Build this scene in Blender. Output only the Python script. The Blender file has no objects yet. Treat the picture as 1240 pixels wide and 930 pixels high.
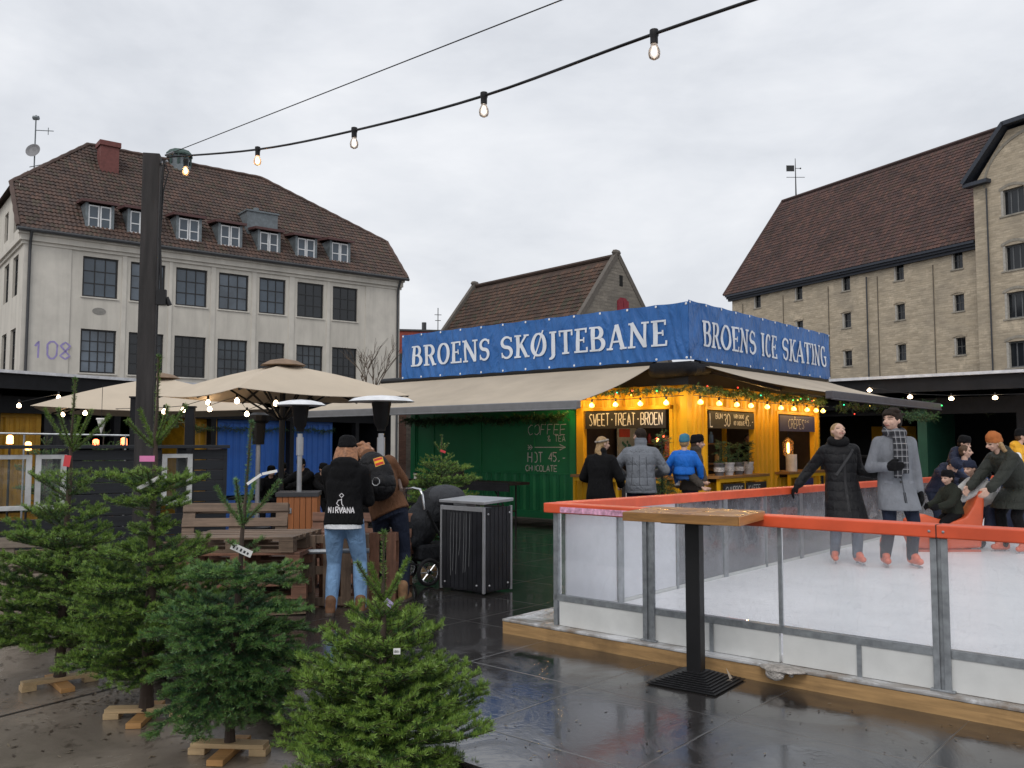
import bpy, bmesh, math, random
import numpy as np
from mathutils import Vector, Matrix, Euler
from mathutils.bvhtree import BVHTree
R = math.radians
random.seed(11)
V = Vector
sc = bpy.context.scene
COL = sc.collection
# ------------------------------------------------------------------ camera calibration
F, PITCH, CZ = 1060.0, math.atan(72 / 1060), 1.62
def ray(px, py):
    dx = (px - 620) / F; dz = -(py - 465) / F
    return dx, math.cos(PITCH) - math.sin(PITCH) * dz, math.sin(PITCH) + math.cos(PITCH) * dz
def at(px, py, d):
    r = ray(px, py); k = d / r[1]
    return V((r[0] * k, d, CZ + r[2] * k))
def gnd(px, py, z=0.0):
    r = ray(px, py); k = (z - CZ) / r[2]
    return V((r[0] * k, r[1] * k, z))
SA = math.atan2(-.653, .757)                    # the square is laid out on one rotated grid
E1 = V((math.cos(SA), math.sin(SA), 0)); E2 = V((-math.sin(SA), math.cos(SA), 0))
def site(s, q, z=0.0):
    return E1 * s + E2 * q + V((0, 0, z))
cam = bpy.data.cameras.new('camera'); camo = bpy.data.objects.new('camera', cam); COL.objects.link(camo)
camo.location = (0, 0, CZ); camo.rotation_euler = (R(90) + PITCH, 0, 0)
cam.sensor_width = 36; cam.lens = 36 * F / 1240; cam.clip_end = 2000; cam.clip_start = .05
sc.camera = camo
# ------------------------------------------------------------------ materials
def nodes(m):
    m.use_nodes = True
    nt = m.node_tree
    return nt, nt.nodes, nt.links
def mth(nt, op, a, b=None, c=None):
    n = nt.nodes.new('ShaderNodeMath'); n.operation = op
    for i, x in enumerate((a, b, c)):
        if x is None: continue
        if isinstance(x, (int, float)): n.inputs[i].default_value = x
        else: nt.links.new(x, n.inputs[i])
    return n.outputs[0]
def noise(nt, vec, scale, detail=3, rough=.55, dist=0):
    n = nt.nodes.new('ShaderNodeTexNoise'); n.inputs['Scale'].default_value = scale
    n.inputs['Detail'].default_value = detail; n.inputs['Roughness'].default_value = rough
    n.inputs['Distortion'].default_value = dist
    if vec is not None: nt.links.new(vec, n.inputs['Vector'])
    return n.outputs['Fac']
def ramp(nt, fac, stops):
    n = nt.nodes.new('ShaderNodeValToRGB'); e = n.color_ramp.elements
    while len(e) < len(stops): e.new(.5)
    for i, (p, c) in enumerate(stops):
        e[i].position = p
        e[i].color = (c, c, c, 1) if isinstance(c, (int, float)) else (*c, 1)
    nt.links.new(fac, n.inputs[0])
    return n.outputs[0]
def mixc(nt, fac, a, b, typ='MIX'):
    n = nt.nodes.new('ShaderNodeMix'); n.data_type = 'RGBA'; n.blend_type = typ
    for s, x in ((n.inputs[0], fac), (n.inputs[6], a), (n.inputs[7], b)):
        if isinstance(x, (int, float)): s.default_value = x
        elif isinstance(x, tuple): s.default_value = (*x, 1)
        else: nt.links.new(x, s)
    return n.outputs[2]
def coords(nt, kind='Object', scale=None):
    t = nt.nodes.new('ShaderNodeTexCoord')
    if scale is None: return t.outputs[kind]
    mp = nt.nodes.new('ShaderNodeMapping'); mp.inputs['Scale'].default_value = scale
    nt.links.new(t.outputs[kind], mp.inputs[0])
    return mp.outputs[0]
def bump(nt, h, strength, dist=.01):
    b = nt.nodes.new('ShaderNodeBump'); b.inputs['Strength'].default_value = strength
    b.inputs['Distance'].default_value = dist
    nt.links.new(h, b.inputs['Height'])
    return b.outputs[0]
MATS = {}
def M(name, col=(.5, .5, .5), rough=.6, metal=0, var=.18, scale=6, bmp=0, bscale=60, bdist=.004, spec=.5, emit=None, es=1, stretch=None, dirt=0, coat=0, streak=0):
    if name in MATS: return MATS[name]
    m = bpy.data.materials.new(name); nt, nn, ln = nodes(m)
    p = nn['Principled BSDF']
    v = coords(nt, 'Object', stretch)
    f = noise(nt, v, scale, 4)
    lo = tuple(c * (1 - var) for c in col); hi = tuple(min(1, c * (1 + var)) for c in col)
    c = ramp(nt, f, [(.3, lo), (.7, hi)])
    if streak:
        sn = noise(nt, coords(nt, 'Object', (1, 1, .06)), 2.2, 6, .7)
        c = mixc(nt, mth(nt, 'MULTIPLY', ramp(nt, sn, [(.46, 0.), (.72, 1.)]), streak), c, tuple(x * .45 for x in col))
        c = mixc(nt, mth(nt, 'MULTIPLY', ramp(nt, noise(nt, coords(nt), .55, 6, .7), [(.55, 0.), (.62, 1.)]), streak * .5), c, tuple(min(1, x * 1.2) for x in col))
    if dirt:
        c = mixc(nt, mth(nt, 'MULTIPLY', ramp(nt, noise(nt, v, scale * .37, 5, .65), [(.45, 0.), (.7, 1.)]), dirt), c, tuple(x * .35 for x in col))
    ln.new(c, p.inputs['Base Color'])
    p.inputs['Roughness'].default_value = rough; p.inputs['Metallic'].default_value = metal
    p.inputs['Specular IOR Level'].default_value = spec
    if coat: p.inputs['Coat Weight'].default_value = coat; p.inputs['Coat Roughness'].default_value = .08
    if bmp: ln.new(bump(nt, noise(nt, v, bscale, 3), bmp, bdist), p.inputs['Normal'])
    if emit:
        p.inputs['Emission Color'].default_value = (*emit, 1); p.inputs['Emission Strength'].default_value = es
    MATS[name] = m
    return m
def wood(name, col, rough=.55, var=.4, axis=0, dark=.5):
    if name in MATS: return MATS[name]
    m = bpy.data.materials.new(name); nt, nn, ln = nodes(m); p = nn['Principled BSDF']
    s = [14, 14, 14]; s[axis] = 1.2
    v = coords(nt, 'Object', s)
    f = noise(nt, v, 2.2, 6, .6, .6)
    c = ramp(nt, f, [(.3, tuple(x * (1 - var) for x in col)), (.55, col), (.75, tuple(min(1, x * (1 + var * .6)) for x in col))])
    st = ramp(nt, noise(nt, coords(nt), 2.5, 5, .65), [(.5, 0.), (.72, 1.)])
    c = mixc(nt, mth(nt, 'MULTIPLY', st, dark), c, tuple(x * .3 for x in col))
    ln.new(c, p.inputs['Base Color']); p.inputs['Roughness'].default_value = rough
    ln.new(bump(nt, f, .35, .004), p.inputs['Normal'])
    MATS[name] = m; return m
def cloth(name, col, rough=.85, quilt=0, var=.15, weave=220, spec=.25, fold=.5):
    if name in MATS: return MATS[name]
    m = bpy.data.materials.new(name); nt, nn, ln = nodes(m); p = nn['Principled BSDF']
    v = coords(nt)
    f = noise(nt, v, 7, 4)
    ln.new(ramp(nt, f, [(.3, tuple(c * (1 - var) for c in col)), (.7, tuple(c * (1 + var) for c in col))]), p.inputs['Base Color'])
    p.inputs['Roughness'].default_value = rough; p.inputs['Specular IOR Level'].default_value = spec
    h = noise(nt, coords(nt, 'Object', (1.2, 1.2, .55)), 13, 3, .5, 1.2)
    b = bump(nt, h, fold, .05)
    if quilt:
        sx = nt.nodes.new('ShaderNodeSeparateXYZ'); ln.new(v, sx.inputs[0])
        q = mth(nt, 'ABSOLUTE', mth(nt, 'SINE', mth(nt, 'ADD', mth(nt, 'MULTIPLY', sx.outputs[2], math.pi / quilt), mth(nt, 'MULTIPLY', h, 1.2))))
        bb = nt.nodes.new('ShaderNodeBump'); bb.inputs['Strength'].default_value = .38; bb.inputs['Distance'].default_value = .03
        ln.new(mth(nt, 'POWER', q, .5), bb.inputs['Height']); ln.new(b, bb.inputs['Normal']); b = bb.outputs[0]
    ln.new(b, p.inputs['Normal'])
    MATS[name] = m; return m
def glassy(name, col=(.8, .85, .9), milk=.1, frost=None):
    """clear plastic sheet: lets light through, reflects at grazing angles, a little milky with scratches"""
    if name in MATS: return MATS[name]
    m = bpy.data.materials.new(name); nt, nn, ln = nodes(m)
    for n in list(nn):
        if n.type != 'OUTPUT_MATERIAL': nn.remove(n)
    out = [n for n in nn][0]
    tr = nn.new('ShaderNodeBsdfTransparent'); tr.inputs[0].default_value = (.97, .98, .98, 1)
    gl = nn.new('ShaderNodeBsdfGlossy'); gl.inputs['Roughness'].default_value = .03
    df = nn.new('ShaderNodeBsdfDiffuse'); df.inputs[0].default_value = (*col, 1)
    tl = nn.new('ShaderNodeBsdfTranslucent'); tl.inputs[0].default_value = (*col, 1)
    ad = nn.new('ShaderNodeMixShader'); ad.inputs[0].default_value = .5
    ln.new(df.outputs[0], ad.inputs[1]); ln.new(tl.outputs[0], ad.inputs[2])
    mk = nn.new('ShaderNodeMixShader')
    v = coords(nt)
    f = ramp(nt, noise(nt, v, 3, 4, .6), [(.3, milk * .55), (.7, milk * 1.45)])
    ln_ = mth(nt, 'ABSOLUTE', mth(nt, 'SUBTRACT', noise(nt, coords(nt, 'Object', (1, 1, .5)), 5, 2, .5, 2.5), .5))
    f = mth(nt, 'ADD', f, ramp(nt, ln_, [(.0, milk * .7), (.012, 0.)]))
    if frost:
        sx = nn.new('ShaderNodeSeparateXYZ'); ln.new(v, sx.inputs[0])
        g = mth(nt, 'SUBTRACT', frost, sx.outputs[2])
        g = mth(nt, 'ADD', mth(nt, 'MULTIPLY', g, 1.6), mth(nt, 'MULTIPLY', mth(nt, 'SUBTRACT', noise(nt, v, 55, 5, .8), .55), 2.2))
        g = ramp(nt, g, [(.0, 0.), (.35, .4)])
        f = mth(nt, 'MAXIMUM', f, g)
    ln.new(f, mk.inputs[0]); ln.new(tr.outputs[0], mk.inputs[1]); ln.new(ad.outputs[0], mk.inputs[2])
    fr = nn.new('ShaderNodeFresnel'); fr.inputs[0].default_value = 1.45
    mx = nn.new('ShaderNodeMixShader'); ln.new(fr.outputs[0], mx.inputs[0])
    ln.new(mk.outputs[0], mx.inputs[1]); ln.new(gl.outputs[0], mx.inputs[2]); ln.new(mx.outputs[0], out.inputs[0])
    MATS[name] = m; return m
# ------------------------------------------------------------------ mesh builder
class MB:
    def __init__(s): s.v = []; s.f = []; s.m = []; s.M = None
    def add(s, vs, fs, mat=0):
        b = len(s.v)
        if s.M is not None: vs = [s.M @ V(p) for p in vs]
        s.v += [tuple(p) for p in vs]; s.f += [tuple(b + i for i in f) for f in fs]; s.m += [mat] * len(fs)
        return s
    def box(s, c, d, mat=0, rot=None):
        x, y, z = d[0] / 2, d[1] / 2, d[2] / 2
        p = [V(q) for q in ((-x, -y, -z), (x, -y, -z), (x, y, -z), (-x, y, -z), (-x, -y, z), (x, -y, z), (x, y, z), (-x, y, z))]
        if rot is not None:
            m = rot.to_matrix() if isinstance(rot, Euler) else rot
            p = [m @ q for q in p]
        c = V(c)
        return s.add([q + c for q in p], [(0, 3, 2, 1), (4, 5, 6, 7), (0, 1, 5, 4), (1, 2, 6, 5), (2, 3, 7, 6), (3, 0, 4, 7)], mat)
    def span(s, a, b, mat=0):
        a = V(a); b = V(b)
        return s.box((a + b) / 2, [abs(b[i] - a[i]) for i in range(3)], mat)
    def frame(s, d, up=V((0, 0, 1))):
        d = V(d).normalized()
        if abs(d.dot(up)) > .98: up = V((0, 1, 0))
        x = d.cross(up).normalized(); return x, x.cross(d)
    def beam(s, a, b, w, h, mat=0, up=V((0, 0, 1))):
        a = V(a); b = V(b); x, y = s.frame(b - a, up)
        vs = []
        for p in (a, b):
            for i, j in ((-1, -1), (1, -1), (1, 1), (-1, 1)): vs.append(p + x * (w / 2 * i) + y * (h / 2 * j))
        return s.add(vs, [(3, 2, 1, 0), (4, 5, 6, 7), (0, 1, 5, 4), (1, 2, 6, 5), (2, 3, 7, 6), (3, 0, 4, 7)], mat)
    def tube(s, pts, r, n=8, mat=0, cap=True):
        pts = [V(p) for p in pts]; k = len(pts)
        rs = r if isinstance(r, (list, tuple)) else [r] * k
        vs = []; fs = []
        d0 = (pts[1] - pts[0]); x, y = s.frame(d0)
        for i, p in enumerate(pts):
            d = (pts[min(i + 1, k - 1)] - pts[max(i - 1, 0)])
            if d.length > 1e-9:
                d.normalize(); x = (x - d * x.dot(d)).normalized(); y = d.cross(x)
            for j in range(n):
                a = 2 * math.pi * j / n
                vs.append(p + (x * math.cos(a) + y * math.sin(a)) * rs[i])
        for i in range(k - 1):
            for j in range(n):
                fs.append((i * n + j, i * n + (j + 1) % n, (i + 1) * n + (j + 1) % n, (i + 1) * n + j))
        if cap: fs += [tuple(range(n - 1, -1, -1)), tuple(range((k - 1) * n, k * n))]
        return s.add(vs, fs, mat)
    def lathe(s, prof, n=16, c=(0, 0, 0), mat=0, rot=None, sx=1, sy=1):
        vs = []; fs = []; c = V(c)
        for r, z in prof:
            for j in range(n):
                a = 2 * math.pi * j / n; p = V((r * math.cos(a) * sx, r * math.sin(a) * sy, z))
                if rot is not None: p = rot @ p
                vs.append(c + p)
        k = len(prof)
        for i in range(k - 1):
            for j in range(n):
                fs.append((i * n + j, i * n + (j + 1) % n, (i + 1) * n + (j + 1) % n, (i + 1) * n + j))
        fs += [tuple(range(n - 1, -1, -1)), tuple(range((k - 1) * n, k * n))]
        return s.add(vs, fs, mat)
    def ball(s, c, r, n=12, mat=0, rot=None):
        r = (r, r, r) if isinstance(r, (int, float)) else r
        m = n // 2; vs = []; fs = []; c = V(c)
        for i in range(m + 1):
            t = math.pi * i / m; t = max(.02, min(math.pi - .02, t))
            for j in range(n):
                a = 2 * math.pi * j / n
                p = V((math.sin(t) * math.cos(a) * r[0], math.sin(t) * math.sin(a) * r[1], -math.cos(t) * r[2]))
                if rot is not None: p = rot @ p
                vs.append(c + p)
        for i in range(m):
            for j in range(n):
                fs.append((i * n + j, i * n + (j + 1) % n, (i + 1) * n + (j + 1) % n, (i + 1) * n + j))
        fs += [tuple(range(n - 1, -1, -1)), tuple(range(m * n, (m + 1) * n))]
        return s.add(vs, fs, mat)
    def cap(s, a, b, ra, rb=None, n=12, mat=0):
        """tapered capsule"""
        a = V(a); b = V(b); rb = ra if rb is None else rb
        d = b - a; L = d.length
        if L < 1e-6: return s.ball(a, ra, n, mat)
        d.normalize(); pts = []; rs = []
        for t in (-.98, -.8, -.5, 0): pts.append(a + d * (ra * t)); rs.append(ra * math.sqrt(1 - t * t))
        for t in (0, .5, .8, .98): pts.append(b + d * (rb * t)); rs.append(rb * math.sqrt(1 - t * t))
        return s.tube(pts, rs, n, mat)
    def prism(s, poly, a, b, mat=0):
        """polygon in x,z extruded along y from a to b"""
        n = len(poly)
        vs = [(x, a, z) for x, z in poly] + [(x, b, z) for x, z in poly]
        fs = [tuple(range(n)), tuple(range(2 * n - 1, n - 1, -1))] + [(i, i + n, (i + 1) % n + n, (i + 1) % n) for i in range(n)]
        return s.add(vs, fs, mat)
    def grid(s, rows, mat=0, close=False):
        k = len(rows[0]); vs = [p for r in rows for p in r]; fs = []
        for i in range(len(rows) - 1):
            for j in range(k - (0 if close else 1)):
                fs.append((i * k + j, i * k + (j + 1) % k, (i + 1) * k + (j + 1) % k, (i + 1) * k + j))
        return s.add(vs, fs, mat)
    def mesh(s, name='m'):
        me = bpy.data.meshes.new(name); me.from_pydata(s.v, [], s.f)
        me.polygons.foreach_set('material_index', s.m); me.update()
        return me
    def build(s, name, mats, parent=None, smooth=None, bevel=0, fix=True):
        me = s.mesh(name)
        if fix:
            bm = bmesh.new(); bm.from_mesh(me); bmesh.ops.recalc_face_normals(bm, faces=bm.faces); bm.to_mesh(me); bm.free()
        for m in (mats if isinstance(mats, (list, tuple)) else [mats]): me.materials.append(m)
        if smooth is not None:
            me.polygons.foreach_set('use_smooth', [True] * len(me.polygons)); me.set_sharp_from_angle(angle=R(smooth))
        o = bpy.data.objects.new(name, me); COL.objects.link(o)
        if parent is not None: o.parent = parent
        if bevel:
            b = o.modifiers.new('bevel', 'BEVEL'); b.width = bevel; b.segments = 2; b.limit_method = 'ANGLE'; b.angle_limit = R(50)
        return o
def tag(o, label=None, cat=None, group=None, kind=None):
    if label: o['label'] = label
    if cat: o['category'] = cat
    if group: o['group'] = group
    if kind: o['kind'] = kind
    return o
def thing(name, label, cat, loc=(0, 0, 0), rz=0, group=None):
    o = bpy.data.objects.new(name, None); COL.objects.link(o); o.empty_display_size = .2
    o.location = loc; o.rotation_euler = (0, 0, rz)
    return tag(o, label, cat, group)
def place(o, loc, rz=0):
    o.location = loc; o.rotation_euler = (0, 0, rz); return o
def copy_tree(o, parent=None, label=None):
    c = o.copy(); COL.objects.link(c)
    if parent is not None: c.parent = parent
    if label: c['label'] = label
    for ch in list(o.children): copy_tree(ch, c)
    return c
def remesh(mb, voxel, it=3):
    me = mb.mesh('tmp'); o = bpy.data.objects.new('tmp', me); COL.objects.link(o)
    r = o.modifiers.new('r', 'REMESH'); r.mode = 'VOXEL'; r.voxel_size = voxel; r.use_smooth_shade = True
    if it:
        sm = o.modifiers.new('s', 'SMOOTH'); sm.factor = .5; sm.iterations = it
    dg = bpy.context.evaluated_depsgraph_get()
    out = bpy.data.meshes.new_from_object(o.evaluated_get(dg))
    bpy.data.objects.remove(o); bpy.data.meshes.remove(me)
    return out
def obj(name, me, mats, parent=None):
    me.materials.clear()
    for m in (mats if isinstance(mats, (list, tuple)) else [mats]): me.materials.append(m)
    o = bpy.data.objects.new(name, me); COL.objects.link(o)
    if parent is not None: o.parent = parent
    return o
def hole_wall(mb, x0, x1, z0, z1, holes, depth, mat=0, rmat=None, y=0.0):
    """wall in the plane y facing -y, cut by rectangular openings (xa,xb,za,zb) with reveals going back by depth"""
    xs = sorted({x0, x1, *[h[0] for h in holes], *[h[1] for h in holes]}); zs = sorted({z0, z1, *[h[2] for h in holes], *[h[3] for h in holes]})
    xs = [x for x in xs if x0 <= x <= x1]; zs = [z for z in zs if z0 <= z <= z1]
    for i in range(len(xs) - 1):
        for j in range(len(zs) - 1):
            cx = (xs[i] + xs[i + 1]) / 2; cz = (zs[j] + zs[j + 1]) / 2
            if any(h[0] < cx < h[1] and h[2] < cz < h[3] for h in holes): continue
            mb.add([(xs[i], y, zs[j]), (xs[i + 1], y, zs[j]), (xs[i + 1], y, zs[j + 1]), (xs[i], y, zs[j + 1])], [(0, 1, 2, 3)], mat)
    rm = mat if rmat is None else rmat
    for a, b, c, d in holes:
        for p, q in (((a, c), (b, c)), ((b, c), (b, d)), ((b, d), (a, d)), ((a, d), (a, c))):
            mb.add([(p[0], y, p[1]), (q[0], y, q[1]), (q[0], y + depth, q[1]), (p[0], y + depth, p[1])], [(0, 1, 2, 3)], rm)
def corrugated(mb, x0, x1, z0, z1, y=0.0, pitch=.2, dep=.035, mat=0, t=.05):
    n = max(1, round((x1 - x0) / pitch)); w = (x1 - x0) / n; pts = []
    for i in range(n):
        a = x0 + i * w
        pts += [(a, y), (a + w * .35, y), (a + w * .5, y + dep), (a + w * .85, y + dep)]
    pts.append((x1, y))
    mb.grid([[(px, py, z0) for px, py in pts], [(px, py, z1) for px, py in pts]], mat)
    mb.add([(x0, y + dep + t, z0), (x1, y + dep + t, z0), (x1, y + dep + t, z1), (x0, y + dep + t, z1)], [(3, 2, 1, 0)], mat)
    for z in (z0, z1):
        k = len(pts); mb.add([(px, py, z) for px, py in pts] + [(x1, y + dep + t, z), (x0, y + dep + t, z)], [tuple(range(k + 2))], mat)
    for x in (x0, x1): mb.add([(x, y, z0), (x, y + dep + t, z0), (x, y + dep + t, z1), (x, y, z1)], [(0, 1, 2, 3)], mat)
# ------------------------------------------------------------------ lettering
def arc(cx, cy, rx, ry, a0, a1, n=14):
    return [(cx + rx * math.cos(R(a0 + (a1 - a0) * i / n)), cy + ry * math.sin(R(a0 + (a1 - a0) * i / n))) for i in range(n + 1)]
TK, TN, SF = .155, .075, .075
def serif_glyphs():
    G = {}
    def ln(a, b, t): return ('l', [a, b], t)
    def sf(x, y, w=.27): return ('l', [(x - w / 2, y + (SF / 2 if y < .5 else -SF / 2)), (x + w / 2, y + (SF / 2 if y < .5 else -SF / 2))], SF)
    def stem(x): return [ln((x, 0), (x, 1), TK), sf(x, 0, .3), sf(x, 1, .3)]
    G['B'] = (.66, stem(.17) + [ln((.17, .963), (.34, .963), TN), ln((.17, .53), (.36, .53), TN), ln((.17, .037), (.36, .037), TN), ('c', arc(.34, .747, .16, .215, -90, 90), 0), ('c', arc(.36, .283, .2, .245, -90, 90), 0)])
    G['R'] = (.7, stem(.17) + [ln((.17, .963), (.34, .963), TN), ln((.17, .48), (.34, .48), TN), ('c', arc(.34, .72, .18, .24, -90, 90), 0), ln((.36, .5), (.58, 0), TK), sf(.6, 0, .22)])
    G['O'] = (.74, [('c', arc(.37, .5, .28, .465, 0, 360, 32), 0)])
    G['Ø'] = (.74, G['O'][1] + [ln((.17, -.1), (.57, 1.1), .06)])
    G['E'] = (.6, stem(.17) + [ln((.17, .963), (.54, .963), TN), ln((.17, .51), (.42, .51), TN), ln((.17, .037), (.56, .037), TN), ln((.52, .8), (.52, 1), .07), ln((.54, 0), (.54, .21), .07), ln((.42, .4), (.42, .62), .06)])
    G['N'] = (.8, [ln((.15, 0), (.15, 1), .1), ln((.64, 0), (.64, 1), .1), ln((.13, 1), (.64, .03), TK), sf(.15, 0, .27), sf(.64, 1, .27), sf(.1, 1, .17)])
    G['S'] = (.6, [('s', arc(.3, .735, .2, .225, 25, 270) + arc(.3, .275, .21, .235, 90, -155)[1:], 0), ln((.49, .74), (.49, .95), .06), ln((.1, .05), (.1, .28), .06)])
    G['K'] = (.72, stem(.17) + [ln((.2, .42), (.54, .97), .09), ln((.3, .58), (.6, .02), TK), sf(.55, 1, .24), sf(.62, 0, .22)])
    G['J'] = (.42, [ln((.24, .05), (.24, 1), TK), sf(.24, 1, .3), ('c', arc(.08, .05, .17, .2, 0, -95, 8), 0)])
    G['T'] = (.66, [ln((.33, 0), (.33, 1), TK), sf(.33, 0, .32), ln((.05, .963), (.61, .963), TN), ln((.075, .76), (.075, 1), .065), ln((.585, .76), (.585, 1), .065)])
    G['A'] = (.78, [ln((.12, 0), (.37, 1), .085), ln((.37, 1), (.64, 0), TK), ln((.22, .32), (.54, .32), TN), sf(.12, 0, .24), sf(.65, 0, .27)])
    G['I'] = (.34, stem(.17))
    G['C'] = (.64, [('c', arc(.36, .5, .28, .465, 50, 310, 24), 0), ln((.53, .74), (.53, .97), .06)])
    G['G'] = (.72, [('c', arc(.36, .5, .28, .465, 50, 320, 24), 0), ln((.53, .74), (.53, .97), .06), ln((.58, .08), (.58, .45), .13), sf(.57, .45, .26)])
    return G
SERIF = serif_glyphs()
def ribbon(pts, ts):
    L = []; Rr = []
    for i, p in enumerate(pts):
        a = pts[max(i - 1, 0)]; b = pts[min(i + 1, len(pts) - 1)]
        dx, dy = b[0] - a[0], b[1] - a[1]; k = math.hypot(dx, dy) or 1
        nx, ny = -dy / k, dx / k
        L.append((p[0] + nx * ts[i] / 2, p[1] + ny * ts[i] / 2)); Rr.append((p[0] - nx * ts[i] / 2, p[1] - ny * ts[i] / 2))
    return L, Rr
def serif_text(words, text, x0, x1, z0, h, y, mat=0, space=.42, yf=None):
    """letters stand in the x,z plane facing -y; squeezed to fill x0..x1"""
    adv = sum(space if c == ' ' else SERIF[c][0] + .03 for c in text); k = (x1 - x0) / adv; x = x0; off = 0; mb = MB(); words.append(mb)
    for c in text:
        if c == ' ': x += space * k; mb = MB(); words.append(mb); continue
        w, st = SERIF[c]
        for typ, pts, t in st:
            if typ == 'l': pts = [(pts[0][0] + (pts[1][0] - pts[0][0]) * q / 8, pts[0][1] + (pts[1][1] - pts[0][1]) * q / 8) for q in range(9)]; ts = [t] * 9
            else:
                ts = []
                for i in range(len(pts)):
                    a = pts[max(i - 1, 0)]; b = pts[min(i + 1, len(pts) - 1)]
                    dx, dy = abs(b[0] - a[0]), abs(b[1] - a[1]); q = dy / (math.hypot(dx, dy) or 1)
                    if typ == 's': q = 1 - abs(abs(i / (len(pts) - 1) - .5)) * 2
                    ts.append(TN + (TK - TN) * q)
            off = (off + 1) % 9; yy = y - .0007 * off
            L, Q = ribbon(pts, ts); n = len(L)
            fy = yf if yf else (lambda xx, zz: 0)
            P = [[(x + p[0] * k, yy + fy(x + p[0] * k, z0 + p[1] * h), z0 + p[1] * h) for p in S_] for S_ in (L, Q)]
            mb.grid(P, mat)
        x += (w + .03) * k
CH = {'A': ['00 35 70', '14 54'], 'B': ['00 0a 4a 68 55 05', '55 73 51 00'], 'C': ['69 3a 07 03 30 61'], 'D': ['00 0a 49 65 41 00'], 'E': ['60 00 0a 6a', '05 55'], 'F': ['00 0a 6a', '05 45'],
      'G': ['69 3a 07 03 30 62 65 45'], 'H': ['00 0a', '60 6a', '05 65'], 'I': ['30 3a'], 'J': ['5a 53 30 02'], 'K': ['00 0a', '6a 05 60'], 'L': ['0a 00 60'], 'M': ['00 0a 34 6a 60'], 'N': ['00 0a 60 6a'],
      'O': ['20 02 08 2a 4a 68 62 40 20'], 'P': ['00 0a 5a 67 44 04'], 'R': ['00 0a 5a 67 45 05', '35 60'], 'S': ['69 3a 08 35 62 30 01'], 'T': ['30 3a', '0a 6a'], 'U': ['0a 02 30 62 6a'], 'V': ['0a 30 6a'], 'W': ['0a 20 36 40 6a'],
      'X': ['00 6a', '0a 60'], 'Y': ['0a 35 6a', '35 30'], '0': ['20 02 08 2a 4a 68 62 40 20'], '1': ['17 3a 30'], '2': ['08 3a 68 00 60'], '3': ['09 4a 67 35 62 30 01'], '4': ['50 5a 03 63'], '5': ['6a 0a 06 46 63 30 01'],
      '8': ['35 08 3a 68 35 02 30 62 35'], '&': ['60 08 3a 48 02 30 64'], ',': ['31 10'], '-': ['14 54'], '.': ['30 31'], '/': ['00 6a'], 'Q': ['30 03 07 3a 67 63 30', '32 60']}
CH['A'] = ['00 3a 60', '13 53']
def chalk(mb, text, x0, x1, z0, h, y=0.0, w=.1, mat=0, jit=.25, slant=0, seed=1):
    """hand-drawn letters, one thin ribbon per stroke, in the x,z plane facing -y"""
    rn = random.Random(seed); n = len(text); cw = (x1 - x0) / n; off = 0
    for i, c in enumerate(text):
        if c == ' ': continue
        if c == '*':
            cx, cz = x0 + (i + .4) * cw, z0 + h * .5
            mb.add([(cx - w * h * .8, y, cz), (cx, y, cz - w * h * .8), (cx + w * h * .8, y, cz), (cx, y, cz + w * h * .8)], [(0, 1, 2, 3)], mat); continue
        cap_ = False
        if c == 'Ê': c = 'E'; cap_ = True
        st = [[tuple(int(q, 16) for q in t) for t in s.split()] for s in CH[c]]
        if cap_: st.append([(1, 11), (3, 13), (5, 11)])
        for s in st:
            P = [((a + rn.uniform(-jit, jit)) / 6 * .74 * cw, (b + rn.uniform(-jit, jit)) / 10 * h) for a, b in s]
            P = [(x0 + i * cw + a + slant * b, z0 + b) for a, b in P]
            Q = []
            for a, b in zip(P, P[1:]):
                for k in range(3): Q.append((a[0] + (b[0] - a[0]) * k / 3, a[1] + (b[1] - a[1]) * k / 3))
            Q.append(P[-1])
            L, Rr = ribbon(Q, [w * h * rn.uniform(.75, 1.1) for _ in Q]); off = (off + 1) % 6; yy = y - .0006 * off
            mb.grid([[(a, yy, b) for a, b in L], [(a, yy, b) for a, b in Rr]], mat)
def drape(mb, bvh, d, lift=.004):
    d = V(d)
    out = []
    for p in mb.v:
        hit = bvh.ray_cast(V(p) - d * 2, d)
        q = hit[0] if hit[0] is not None else bvh.find_nearest(V(p) + d * .8)[0]
        out.append(tuple(q - d * lift))
    mb.v = out
# ------------------------------------------------------------------ sky and light
w = bpy.data.worlds.new('World'); sc.world = w; w.use_nodes = True
nt = w.node_tree; nn = nt.nodes; bg = nn['Background']
SUN_EL, SUN_AZ = 48, 200
sk = nn.new('ShaderNodeTexSky'); sk.sky_type = 'NISHITA'; sk.sun_disc = False
sk.sun_elevation = R(SUN_EL); sk.sun_rotation = R(SUN_AZ); sk.air_density = 1.5; sk.dust_density = 6; sk.ozone_density = 1
v = coords(nt, 'Generated')
mp = nn.new('ShaderNodeMapping'); mp.inputs['Scale'].default_value = (1, 1, 2.4); nt.links.new(v, mp.inputs[0])
f1 = noise(nt, mp.outputs[0], 2.1, 6, .55, .4); f2 = noise(nt, mp.outputs[0], 5.5, 5, .6, .3)
f = mth(nt, 'ADD', mth(nt, 'MULTIPLY', f1, .7), mth(nt, 'MULTIPLY', f2, .3))
cl = ramp(nt, f, [(.35, (4.9, 5.1, 5.5)), (.5, (5.95, 6.12, 6.47)), (.65, (7.0, 7.1, 7.35))])
mixed = mixc(nt, .93, sk.outputs[0], cl)
nt.links.new(mixed, bg.inputs[0]); bg.inputs[1].default_value = .105
sl = bpy.data.lights.new('sun', 'SUN'); sl.energy = .8; sl.angle = R(24); sl.color = (1, .97, .93)
so = bpy.data.objects.new('sun', sl); COL.objects.link(so)
az = R(SUN_AZ); el = R(SUN_EL)
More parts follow.
